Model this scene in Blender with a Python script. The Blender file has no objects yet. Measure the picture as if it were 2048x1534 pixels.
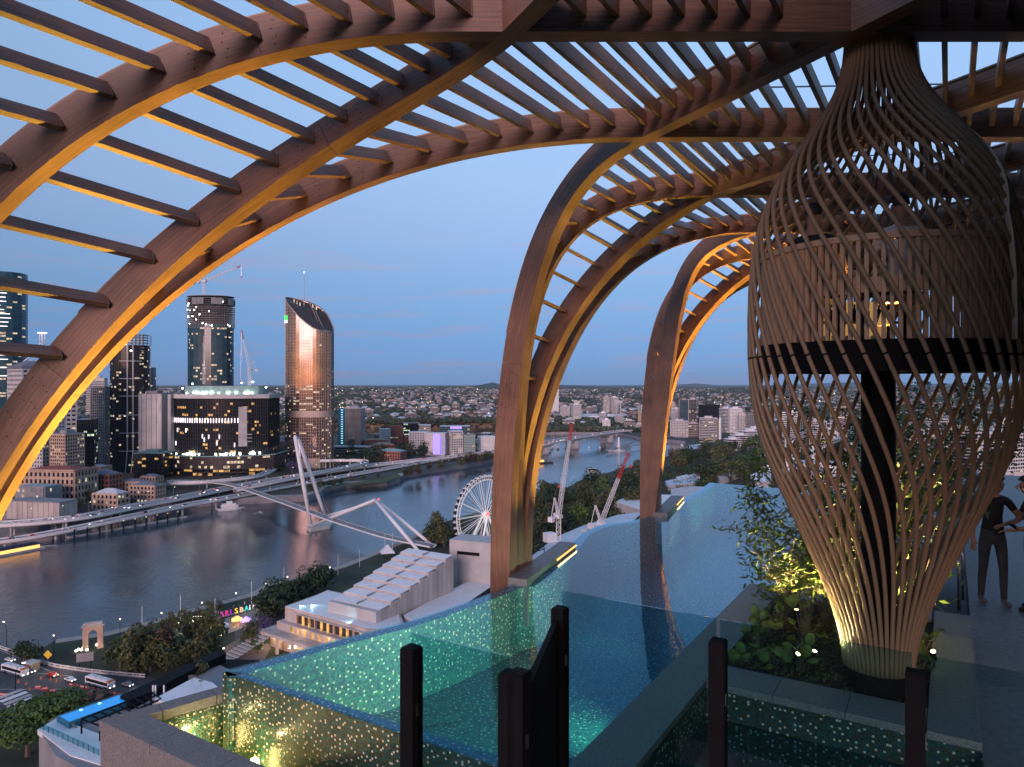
# dusk rooftop over a river city
SUN_EL = 3.0; SUN_ROT = 196.; SKY_STR = .15; SKY_TINT = (1, 1, 1)
SUN_STR = .45; SUN_LAMP_EL = 14.; SUN_LAMP_Z = -16.
EXPO = 2.4; LIT = .26; HAZE = 2.0e-5
UP_W = 420; POOL_W = 105; TROUGH_W = 1.0; LAMP_W = 5; SPOT_W = 22; STRIP_W = .3
WEST = (.35, .33, .42)
import bpy, math, random
import numpy as np
from mathutils import Vector, Matrix, noise
R = random.Random(7)
scene = bpy.context.scene
col = scene.collection
# ---------------------------------------------------------------- camera
cd = bpy.data.cameras.new('camera'); cam = bpy.data.objects.new('camera', cd); col.objects.link(cam)
cd.sensor_width = 36; cd.lens = 24.609; cd.clip_start = 0.05; cd.clip_end = 90000
cam.location = (0, 0, 0); cam.rotation_euler = (math.radians(90), 0, 0)
scene.camera = cam
# ---------------------------------------------------------------- sky
w = bpy.data.worlds.new('World'); scene.world = w; w.use_nodes = True
nt = w.node_tree; nt.nodes.clear()
wo = nt.nodes.new('ShaderNodeOutputWorld'); bg = nt.nodes.new('ShaderNodeBackground')
sky = nt.nodes.new('ShaderNodeTexSky'); sky.sky_type = 'NISHITA'; sky.sun_disc = False
sky.sun_elevation = math.radians(SUN_EL); sky.sun_rotation = math.radians(SUN_ROT)
sky.altitude = 100; sky.air_density = 1.0; sky.dust_density = .4; sky.ozone_density = 3.0
tc = nt.nodes.new('ShaderNodeTexCoord'); mp = nt.nodes.new('ShaderNodeMapping')
mp.inputs['Scale'].default_value = (6.5, 6.5, 62); mp.inputs['Location'].default_value = (3.1, 1.7, .4)
n1 = nt.nodes.new('ShaderNodeTexNoise'); n1.inputs['Scale'].default_value = 1.0; n1.inputs['Detail'].default_value = 5; n1.inputs['Roughness'].default_value = .55
rp = nt.nodes.new('ShaderNodeValToRGB'); rp.color_ramp.elements[0].position = .52; rp.color_ramp.elements[1].position = .64
rp.color_ramp.elements[1].color = (.9, .9, .9, 1)
hs = nt.nodes.new('ShaderNodeHueSaturation'); hs.inputs['Saturation'].default_value = 1.0
mx = nt.nodes.new('ShaderNodeMix'); mx.data_type = 'RGBA'; mx.inputs[7].default_value = (1.1, 1.02, 1.45, 1)
sx = nt.nodes.new('ShaderNodeSeparateXYZ'); mr = nt.nodes.new('ShaderNodeMapRange')
mr.inputs[1].default_value = .24; mr.inputs[2].default_value = .10; mr.inputs[3].default_value = 0; mr.inputs[4].default_value = 1
mu = nt.nodes.new('ShaderNodeMath'); mu.operation = 'MULTIPLY'
L = nt.links.new
L(tc.outputs['Generated'], mp.inputs[0]); L(mp.outputs[0], n1.inputs['Vector']); L(n1.outputs[0], rp.inputs[0])
L(tc.outputs['Generated'], sx.inputs[0]); L(sx.outputs[2], mr.inputs[0]); L(rp.outputs[0], mu.inputs[0]); L(mr.outputs[0], mu.inputs[1])
L(sky.outputs[0], hs.inputs['Color'])
# blue-hour balance of the clear sky by elevation; the warm afterglow in the west keeps its own balance
gr = nt.nodes.new('ShaderNodeValToRGB'); ce = gr.color_ramp.elements
GR = [(0, (.155, .483, 3.337)), (.004, (.149, .455, 3.097)), (.01, (.139, .402, 2.588)), (.02, (.134, .343, 1.887)), (.03, (.137, .31, 1.405)), (.045, (.151, .282, .972)), (.06, (.17, .272, .745)), (.08, (.202, .275, .595)), (.1, (.245, .288, .519)), (.13, (.322, .319, .471)), (.17, (.459, .374, .466)), (.22, (.671, .465, .501)), (.28, (.906, .59, .563)), (.36, (1.152, .745, .662)), (.48, (1.479, .997, .848)), (.7, (1.9, 1.3, 1.08)), (1, (2.6, 1.8, 1.45))]
ce[0].position = 0; ce[0].color = (*GR[0][1], 1); ce[1].position = 1; ce[1].color = (*GR[-1][1], 1)
for p_, c_ in GR[1:-1]: q = ce.new(p_); q.color = (*c_, 1)
L(sx.outputs[2], gr.inputs[0])
wy = nt.nodes.new('ShaderNodeMapRange'); wy.interpolation_type = 'SMOOTHSTEP'; wy.inputs[1].default_value = .15; wy.inputs[2].default_value = -.7
L(sx.outputs[1], wy.inputs[0])
wm = nt.nodes.new('ShaderNodeMix'); wm.data_type = 'RGBA'; wm.inputs[7].default_value = (*WEST, 1); L(wy.outputs[0], wm.inputs[0]); L(gr.outputs[0], wm.inputs[6])
SKYGAIN = nt.nodes.new('ShaderNodeVectorMath'); SKYGAIN.operation = 'MULTIPLY'; L(wm.outputs[2], SKYGAIN.inputs[1])
L(hs.outputs[0], SKYGAIN.inputs[0])
# thin dusk clouds low over the horizon: a little lighter than the sky behind them
cm = nt.nodes.new('ShaderNodeVectorMath'); cm.operation = 'MULTIPLY'; cm.inputs[1].default_value = (1.42, .93, .86)
L(SKYGAIN.outputs[0], cm.inputs[0])
L(mu.outputs[0], mx.inputs[0]); L(SKYGAIN.outputs[0], mx.inputs[6]); L(cm.outputs[0], mx.inputs[7])
L(mx.outputs[2], bg.inputs[0]); bg.inputs[1].default_value = SKY_STR; L(bg.outputs[0], wo.inputs[0])
# ---------------------------------------------------------------- sun (already set, a broad weak afterglow behind the camera)
sd = bpy.data.lights.new('afterglow_sun', 'SUN'); sd.energy = SUN_STR; sd.angle = math.radians(24); sd.color = (1, .68, .70)
so = bpy.data.objects.new('afterglow_sun', sd); col.objects.link(so)
so.rotation_euler = (math.radians(90 - SUN_LAMP_EL), 0, math.radians(SUN_LAMP_Z))
vs = scene.view_settings; vs.view_transform = 'Standard'; vs.look = 'None'; vs.gamma = 1; vs.exposure = EXPO
scene.cycles.use_denoising = True; scene.cycles.volume_bounces = 2
scene.cycles.max_bounces = 8; scene.cycles.diffuse_bounces = 3; scene.cycles.glossy_bounces = 3; scene.cycles.transparent_max_bounces = 12
scene.cycles.sample_clamp_indirect = 4.0; scene.cycles.caustics_reflective = False; scene.cycles.caustics_refractive = False

# ================================================================ helpers
F = 1400.; HV = 767.
GZ = -113.; WZ = -119.
def at(u, v, z):            # a point of the photograph that lies at height z
    Y = -z * F / (v - HV); return Vector(((u - 1024) / F * Y, Y, z))
def far(u, v, Y):           # a point of the photograph at distance Y
    return Vector(((u - 1024) / F * Y, Y, (HV - v) / F * Y))
def px(Y): return Y / F
D2 = Vector((.53, .848, 0)).normalized(); E2 = Vector((.848, -.53, 0)).normalized()
P1 = Vector((-3.03, 7.33, 0))
def pe(d, e, z=0.): return P1 + D2 * d + E2 * e + Vector((0, 0, z))   # pool coordinates

class MB:
    def __init__(s): s.v = []; s.f = []; s.m = []; s.uv = []; s.has = False
    def add(s, vs, fs, m=0, uvs=None):
        b = len(s.v); s.v += [tuple(p) for p in vs]
        for i, f in enumerate(fs):
            s.f.append(tuple(b + k for k in f)); s.m.append(m)
            if uvs: s.uv.append(uvs[i]); s.has = True
            else: s.uv.append(None)
    def box(s, a, b, m=0):
        x0, y0, z0 = a; x1, y1, z1 = b
        s.add([(x0,y0,z0),(x1,y0,z0),(x1,y1,z0),(x0,y1,z0),(x0,y0,z1),(x1,y0,z1),(x1,y1,z1),(x0,y1,z1)],
              [(0,3,2,1),(4,5,6,7),(0,1,5,4),(1,2,6,5),(2,3,7,6),(3,0,4,7)], m)
    def ob(s, c, ax, ay, az, m=0):     # oriented box: centre and three half axes
        c = Vector(c); ax = Vector(ax); ay = Vector(ay); az = Vector(az)
        P = [c+ax*i+ay*j+az*k for k in (-1,1) for (i,j) in ((-1,-1),(1,-1),(1,1),(-1,1))]
        s.add(P, [(0,3,2,1),(4,5,6,7),(0,1,5,4),(1,2,6,5),(2,3,7,6),(3,0,4,7)], m)
    def yb(s, c, sx, sy, z0, z1, yaw=0, m=0):
        cx, cy = math.cos(yaw), math.sin(yaw)
        s.ob((c[0], c[1], (z0+z1)/2), (cx*sx/2, cy*sx/2, 0), (-cy*sy/2, cx*sy/2, 0), (0, 0, (z1-z0)/2), m)
    def bar(s, p, q, wd, hg=None, m=0, up=(0,0,1)):
        p = Vector(p); q = Vector(q); hg = hg or wd; t = q - p; L_ = t.length
        if L_ < 1e-6: return
        t /= L_; u = Vector(up)
        if abs(t.dot(u)) > .97: u = Vector((1, 0, 0))
        a = t.cross(u).normalized(); b = a.cross(t)
        s.ob((p+q)/2, t*L_/2, a*wd/2, b*hg/2, m)
    def prism(s, poly, z0, z1, m=0, mt=None):
        n = len(poly); P = [(p[0], p[1], z0) for p in poly] + [(p[0], p[1], z1) for p in poly]
        a = sum(poly[i][0]*poly[(i+1) % n][1]-poly[(i+1) % n][0]*poly[i][1] for i in range(n))
        top = tuple(range(n, 2*n)); bot = tuple(range(n-1, -1, -1))
        if a < 0: top = top[::-1]; bot = bot[::-1]
        s.add(P, [top], m if mt is None else mt); s.add(P, [bot], m)
        s.add(P, [((i, (i+1) % n, n+(i+1) % n, n+i) if a > 0 else (i, n+i, n+(i+1) % n, (i+1) % n)) for i in range(n)], m)
    def tube(s, pts, r, n=8, m=0, cap=True):
        pts = [Vector(p) for p in pts]; k = len(pts); ring = []; ref = None
        for i, p in enumerate(pts):
            t = (pts[min(i+1, k-1)] - pts[max(i-1, 0)]).normalized()
            if ref is None:
                ref = t.cross(Vector((0, 0, 1)))
                if ref.length < .05: ref = Vector((1, 0, 0))
            a = (ref - t * ref.dot(t)).normalized(); ref = a; b = t.cross(a)
            rr = r[i] if isinstance(r, (list, tuple)) else r
            ring += [p + (a*math.cos(2*math.pi*j/n) + b*math.sin(2*math.pi*j/n))*rr for j in range(n)]
        fs = [(i*n+j, i*n+(j+1) % n, (i+1)*n+(j+1) % n, (i+1)*n+j) for i in range(k-1) for j in range(n)]
        if cap: fs += [tuple(range(n-1, -1, -1)), tuple((k-1)*n+j for j in range(n))]
        s.add(ring, fs, m)
    def cyl(s, c, r, z0, z1, n=12, m=0, r2=None):
        r2 = r if r2 is None else r2
        s.tube([(c[0], c[1], z0), (c[0], c[1], z1)], [r, r2], n, m)
    def lathe(s, c, prof, n=24, m=0):      # prof: (r, z) pairs
        P = [(c[0]+r*math.cos(2*math.pi*j/n), c[1]+r*math.sin(2*math.pi*j/n), z) for r, z in prof for j in range(n)]
        s.add(P, [(i*n+j, i*n+(j+1) % n, (i+1)*n+(j+1) % n, (i+1)*n+j) for i in range(len(prof)-1) for j in range(n)], m)
    def build(s, name, mats, parent=None, smooth=False):
        me = bpy.data.meshes.new(name); me.from_pydata(s.v, [], s.f)
        ms = mats if isinstance(mats, (list, tuple)) else [mats]
        for x in ms: me.materials.append(x)
        if len(ms) > 1: me.polygons.foreach_set('material_index', s.m)
        if s.has:
            ul = me.uv_layers.new(name='UVMap'); k = 0; arr = []
            for f, u in zip(s.f, s.uv):
                arr += (list(u) if u else [(0, 0)] * len(f))
            ul.data.foreach_set('uv', [c for p in arr for c in p])
        if smooth: me.polygons.foreach_set('use_smooth', [True] * len(me.polygons))
        me.update()
        o = bpy.data.objects.new(name, me); col.objects.link(o)
        if parent is not None: o.parent = parent
        return o
def tag(o, label=None, cat=None, group=None, kind=None):
    if label: o['label'] = label
    if cat: o['category'] = cat
    if group: o['group'] = group
    if kind: o['kind'] = kind
    return o
def thing(name, label, cat, group=None, loc=(0, 0, 0), rz=0):
    o = bpy.data.objects.new(name, None); o.empty_display_size = .2; col.objects.link(o); o.location = loc; o.rotation_euler = (0, 0, rz)
    return tag(o, label, cat, group)
def dup(o, parent=None):
    c = o.copy(); col.objects.link(c)
    if parent is not None: c.parent = parent
    for ch in KIDS.get(o.name, []):
        dup(ch, c)
    return c
KIDS = {}
def copy_thing(root, loc=None, rz=None, label=None, group=None, scale=None):
    c = root.copy(); col.objects.link(c)
    for ch in root.children:
        k = ch.copy(); col.objects.link(k); k.parent = c
        for g in ch.children:
            q = g.copy(); col.objects.link(q); q.parent = k
    if loc is not None: c.location = loc
    if rz is not None: c.rotation_euler = (0, 0, rz)
    if scale is not None: c.scale = scale if isinstance(scale, (tuple, list)) else (scale,)*3
    if label: c['label'] = label
    if group: c['group'] = group
    return c

# ---------------------------------------------------------------- materials
def node(nt, t, **k):
    n = nt.nodes.new(t)
    for a, b in k.items(): setattr(n, a, b)
    return n
def pm(name, c, rough=.6, var=.18, scale=3., metal=0., bump=0., spec=.5, detail=4, stretch=(1, 1, 1), emis=None, es=0., alpha=None):
    m = bpy.data.materials.new(name); m.use_nodes = True; t = m.node_tree; b = t.nodes['Principled BSDF']
    b.inputs['Roughness'].default_value = rough; b.inputs['Metallic'].default_value = metal
    b.inputs['Specular IOR Level'].default_value = spec
    co = node(t, 'ShaderNodeTexCoord'); mpn = node(t, 'ShaderNodeMapping'); mpn.inputs['Scale'].default_value = stretch
    no = node(t, 'ShaderNodeTexNoise'); no.inputs['Scale'].default_value = scale; no.inputs['Detail'].default_value = detail
    ge = node(t, 'ShaderNodeObjectInfo') if False else None
    mixn = node(t, 'ShaderNodeMix', data_type='RGBA'); lo = [max(0, x*(1-var)) for x in c]; hi = [min(1, x*(1+var)) for x in c]
    mixn.inputs[6].default_value = (*lo, 1); mixn.inputs[7].default_value = (*hi, 1)
    t.links.new(co.outputs['Object'], mpn.inputs[0]); t.links.new(mpn.outputs[0], no.inputs['Vector'])
    ra = node(t, 'ShaderNodeMapRange'); ra.inputs[1].default_value = .3; ra.inputs[2].default_value = .7
    t.links.new(no.outputs[0], ra.inputs[0]); t.links.new(ra.outputs[0], mixn.inputs[0]); t.links.new(mixn.outputs[2], b.inputs['Base Color'])
    if bump:
        bn = node(t, 'ShaderNodeBump'); bn.inputs['Strength'].default_value = bump; bn.inputs['Distance'].default_value = .05
        t.links.new(no.outputs[0], bn.inputs['Height']); t.links.new(bn.outputs[0], b.inputs['Normal'])
    if emis:
        b.inputs['Emission Color'].default_value = (*emis, 1); b.inputs['Emission Strength'].default_value = es
    return m
def em(name, c, s):
    m = bpy.data.materials.new(name); m.use_nodes = True; t = m.node_tree; b = t.nodes['Principled BSDF']
    b.inputs['Base Color'].default_value = (*[x*.3 for x in c], 1); b.inputs['Emission Color'].default_value = (*c, 1); b.inputs['Emission Strength'].default_value = s
    return m
def glow_windows(name, c, s, scale=.35):        # lit rooms: some bright, some dim
    m = em(name, c, s); t = m.node_tree; b = t.nodes['Principled BSDF']
    co = node(t, 'ShaderNodeTexCoord'); no = node(t, 'ShaderNodeTexNoise'); no.inputs['Scale'].default_value = scale; no.inputs['Detail'].default_value = 3
    ra = node(t, 'ShaderNodeMapRange'); ra.inputs[1].default_value = .35; ra.inputs[2].default_value = .7; ra.inputs[3].default_value = s*.12; ra.inputs[4].default_value = s*1.6
    t.links.new(co.outputs['Object'], no.inputs['Vector']); t.links.new(no.outputs[0], ra.inputs[0]); t.links.new(ra.outputs[0], b.inputs['Emission Strength'])
    return m
def wood(name, c, rough=.45):                      # UV: u along the grain in metres, v across
    m = bpy.data.materials.new(name); m.use_nodes = True; t = m.node_tree; b = t.nodes['Principled BSDF']; k = t.links.new
    uv = node(t, 'ShaderNodeUVMap'); mpn = node(t, 'ShaderNodeMapping'); mpn.inputs['Scale'].default_value = (1.1, 26, 1)
    n1 = node(t, 'ShaderNodeTexNoise'); n1.inputs['Scale'].default_value = 1.6; n1.inputs['Detail'].default_value = 6; n1.inputs['Roughness'].default_value = .65
    n2 = node(t, 'ShaderNodeTexNoise'); n2.inputs['Scale'].default_value = 1.3; n2.inputs['Detail'].default_value = 3
    sp = node(t, 'ShaderNodeSeparateXYZ'); md = node(t, 'ShaderNodeMath', operation='PINGPONG'); md.inputs[1].default_value = .02
    lt = node(t, 'ShaderNodeMath', operation='LESS_THAN'); lt.inputs[1].default_value = .0011
    r = node(t, 'ShaderNodeValToRGB'); r.color_ramp.elements[0].position = .36; r.color_ramp.elements[1].position = .64
    r.color_ramp.elements[0].color = (*[x*.50 for x in c], 1); r.color_ramp.elements[1].color = (*[min(1, x*1.5) for x in c], 1)
    k(uv.outputs[0], mpn.inputs[0]); k(mpn.outputs[0], n1.inputs['Vector']); k(uv.outputs[0], n2.inputs['Vector'])
    ad = node(t, 'ShaderNodeMath', operation='MULTIPLY_ADD'); ad.inputs[1].default_value = .45; k(n2.outputs[0], ad.inputs[0])
    sb = node(t, 'ShaderNodeMath', operation='MULTIPLY_ADD'); sb.inputs[1].default_value = .62; sb.inputs[2].default_value = -.03; k(n1.outputs[0], sb.inputs[0]); k(sb.outputs[0], ad.inputs[2])
    k(ad.outputs[0], r.inputs[0])
    k(uv.outputs[0], sp.inputs[0]); k(sp.outputs[1], md.inputs[0]); k(md.outputs[0], lt.inputs[0])
    dk = node(t, 'ShaderNodeMix', data_type='RGBA'); dk.inputs[7].default_value = (*[x*.45 for x in c], 1)
    ml = node(t, 'ShaderNodeMath', operation='MULTIPLY'); ml.inputs[1].default_value = .55; k(lt.outputs[0], ml.inputs[0]); k(ml.outputs[0], dk.inputs[0]); k(r.outputs[0], dk.inputs[6])
    vo = node(t, 'ShaderNodeTexVoronoi'); vo.inputs['Scale'].default_value = 7.; vo.feature = 'F1'; k(uv.outputs[0], vo.inputs['Vector'])     # knots and plugged bolt holes
    vl = node(t, 'ShaderNodeMath', operation='LESS_THAN'); vl.inputs[1].default_value = .055; k(vo.outputs['Distance'], vl.inputs[0])
    dk2 = node(t, 'ShaderNodeMix', data_type='RGBA'); dk2.inputs[7].default_value = (*[x*.35 for x in c], 1)
    mk = node(t, 'ShaderNodeMath', operation='MULTIPLY'); mk.inputs[1].default_value = .5; k(vl.outputs[0], mk.inputs[0])
    k(mk.outputs[0], dk2.inputs[0]); k(dk.outputs[2], dk2.inputs[6])
    k(dk2.outputs[2], b.inputs['Base Color'])
    ro = node(t, 'ShaderNodeMapRange'); ro.inputs[3].default_value = rough-.1; ro.inputs[4].default_value = rough+.2; k(n1.outputs[0], ro.inputs[0]); k(ro.outputs[0], b.inputs['Roughness'])
    bn = node(t, 'ShaderNodeBump'); bn.inputs['Strength'].default_value = .25; bn.inputs['Distance'].default_value = .004; k(n1.outputs[0], bn.inputs['Height']); k(bn.outputs[0], b.inputs['Normal'])
    return m
def mosaic(name, cols, size=.025, white=.085, rough=.18):  # UV in metres; every tile its own colour, grout recessed
    m = bpy.data.materials.new(name); m.use_nodes = True; t = m.node_tree; b = t.nodes['Principled BSDF']; k = t.links.new
    uv = node(t, 'ShaderNodeUVMap'); sc = node(t, 'ShaderNodeVectorMath', operation='SCALE'); sc.inputs['Scale'].default_value = 1/size
    fl = node(t, 'ShaderNodeVectorMath', operation='FLOOR'); fr = node(t, 'ShaderNodeVectorMath', operation='FRACTION')
    wn = node(t, 'ShaderNodeTexWhiteNoise', noise_dimensions='2D'); k(uv.outputs[0], sc.inputs[0]); k(sc.outputs[0], fl.inputs[0]); k(sc.outputs[0], fr.inputs[0]); k(fl.outputs[0], wn.inputs['Vector'])
    r = node(t, 'ShaderNodeValToRGB'); r.color_ramp.interpolation = 'CONSTANT'; e = r.color_ramp.elements
    n = len(cols); e[0].position = 0; e[0].color = (*cols[0], 1); e[1].position = (n-1)/n; e[1].color = (*cols[-1], 1)
    for i in range(1, n-1):
        q = e.new(i/n); q.color = (*cols[i], 1)
    k(wn.outputs['Value'], r.inputs[0])
    c3 = node(t, 'ShaderNodeVectorMath', operation='SCALE'); c3.inputs['Scale'].default_value = 1/3; k(fl.outputs[0], c3.inputs[0]); f3 = node(t, 'ShaderNodeVectorMath', operation='FLOOR'); k(c3.outputs[0], f3.inputs[0]); w3 = node(t, 'ShaderNodeTexWhiteNoise', noise_dimensions='2D'); k(f3.outputs[0], w3.inputs['Vector'])
    s3 = node(t, 'ShaderNodeVectorMath', operation='SCALE'); s3.inputs['Scale'].default_value = 2.999; k(w3.outputs['Color'], s3.inputs[0]); o3 = node(t, 'ShaderNodeVectorMath', operation='FLOOR'); k(s3.outputs[0], o3.inputs[0])
    b3 = node(t, 'ShaderNodeVectorMath', operation='SCALE'); b3.inputs['Scale'].default_value = 3; k(f3.outputs[0], b3.inputs[0]); a3 = node(t, 'ShaderNodeVectorMath', operation='ADD'); k(b3.outputs[0], a3.inputs[0]); k(o3.outputs[0], a3.inputs[1])
    d3 = node(t, 'ShaderNodeVectorMath', operation='SUBTRACT'); k(fl.outputs[0], d3.inputs[0]); k(a3.outputs[0], d3.inputs[1]); z3 = node(t, 'ShaderNodeVectorMath', operation='MULTIPLY'); z3.inputs[1].default_value = (1, 1, 0); k(d3.outputs[0], z3.inputs[0])
    l3 = node(t, 'ShaderNodeVectorMath', operation='LENGTH'); k(z3.outputs[0], l3.inputs[0]); q3 = node(t, 'ShaderNodeMath', operation='LESS_THAN'); q3.inputs[1].default_value = .3; k(l3.outputs['Value'], q3.inputs[0])
    p3 = node(t, 'ShaderNodeMath', operation='LESS_THAN'); p3.inputs[1].default_value = white*9; k(w3.outputs['Value'], p3.inputs[0]); h3 = node(t, 'ShaderNodeMath', operation='MULTIPLY'); k(q3.outputs[0], h3.inputs[0]); k(p3.outputs[0], h3.inputs[1])
    wm3 = node(t, 'ShaderNodeMix', data_type='RGBA'); wm3.inputs[7].default_value = (.66, .62, .48, 1); k(h3.outputs[0], wm3.inputs[0]); k(r.outputs[0], wm3.inputs[6])
    sp = node(t, 'ShaderNodeSeparateXYZ'); k(fr.outputs[0], sp.inputs[0])
    def edge(o):
        a = node(t, 'ShaderNodeMath', operation='PINGPONG'); a.inputs[1].default_value = .5; k(o, a.inputs[0]); return a.outputs[0]
    mn = node(t, 'ShaderNodeMath', operation='MINIMUM'); k(edge(sp.outputs[0]), mn.inputs[0]); k(edge(sp.outputs[1]), mn.inputs[1])
    lt = node(t, 'ShaderNodeMath', operation='LESS_THAN'); lt.inputs[1].default_value = .07; k(mn.outputs[0], lt.inputs[0])
    mixn = node(t, 'ShaderNodeMix', data_type='RGBA'); mixn.inputs[7].default_value = (.05, .06, .055, 1); k(lt.outputs[0], mixn.inputs[0]); k(wm3.outputs[2], mixn.inputs[6]); k(mixn.outputs[2], b.inputs['Base Color'])
    b.inputs['Roughness'].default_value = rough
    sm = node(t, 'ShaderNodeMapRange', interpolation_type='SMOOTHSTEP'); sm.inputs[1].default_value = 0; sm.inputs[2].default_value = .14; k(mn.outputs[0], sm.inputs[0])
    bn = node(t, 'ShaderNodeBump'); bn.inputs['Strength'].default_value = .6; bn.inputs['Distance'].default_value = .002; k(sm.outputs[0], bn.inputs['Height'])
    # each tile tilts a touch
    sv = node(t, 'ShaderNodeVectorMath', operation='SUBTRACT'); sv.inputs[1].default_value = (.5, .5, .5); k(wn.outputs['Color'], sv.inputs[0])
    s2 = node(t, 'ShaderNodeVectorMath', operation='SCALE'); s2.inputs['Scale'].default_value = .10; k(sv.outputs[0], s2.inputs[0])
    av = node(t, 'ShaderNodeVectorMath', operation='ADD'); k(bn.outputs[0], av.inputs[0]); k(s2.outputs[0], av.inputs[1])
    nv = node(t, 'ShaderNodeVectorMath', operation='NORMALIZE'); k(av.outputs[0], nv.inputs[0]); k(nv.outputs[0], b.inputs['Normal'])
    return m
def clearwater(name, tint, bump=.15, scale=2.2, f0=.02, rough=.0):   # still water: sky mirrored by Fresnel, tinted view of what lies below
    m = bpy.data.materials.new(name); m.use_nodes = True; t = m.node_tree; t.nodes.clear(); k = t.links.new
    o = node(t, 'ShaderNodeOutputMaterial'); mixs = node(t, 'ShaderNodeMixShader'); tr = node(t, 'ShaderNodeBsdfTransparent'); gl = node(t, 'ShaderNodeBsdfGlossy')
    tr.inputs[0].default_value = (*tint, 1); gl.inputs['Roughness'].default_value = rough; gl.inputs['Color'].default_value = (.95, .97, 1, 1)
    fr = node(t, 'ShaderNodeFresnel'); fr.inputs[0].default_value = 1.33
    co = node(t, 'ShaderNodeTexCoord'); no = node(t, 'ShaderNodeTexNoise'); no.inputs['Scale'].default_value = scale; no.inputs['Detail'].default_value = 3
    bn = node(t, 'ShaderNodeBump'); bn.inputs['Strength'].default_value = bump; bn.inputs['Distance'].default_value = .02
    k(co.outputs['Object'], no.inputs['Vector']); k(no.outputs[0], bn.inputs['Height']); k(bn.outputs[0], gl.inputs['Normal']); k(bn.outputs[0], fr.inputs['Normal'])
    gm_ = node(t, 'ShaderNodeNewGeometry'); om = node(t, 'ShaderNodeMath', operation='SUBTRACT'); om.inputs[0].default_value = 1; k(gm_.outputs['Backfacing'], om.inputs[1]); mm_ = node(t, 'ShaderNodeMath', operation='MULTIPLY'); k(om.outputs[0], mm_.inputs[0]); k(fr.outputs[0], mm_.inputs[1])
    k(mm_.outputs[0], mixs.inputs[0]); k(tr.outputs[0], mixs.inputs[1]); k(gl.outputs[0], mixs.inputs[2]); k(mixs.outputs[0], o.inputs[0])
    return m
def sheet_glass(name, tint, ior=1.5):
    m = clearwater(name, tint, 0.0); 
    for n in m.node_tree.nodes:
        if n.type == 'FRESNEL': n.inputs[0].default_value = ior
    return m
def leaf(name, c, var=.45):
    m = pm(name, c, .55, var, .9, spec=.3); t = m.node_tree
    return m

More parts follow.
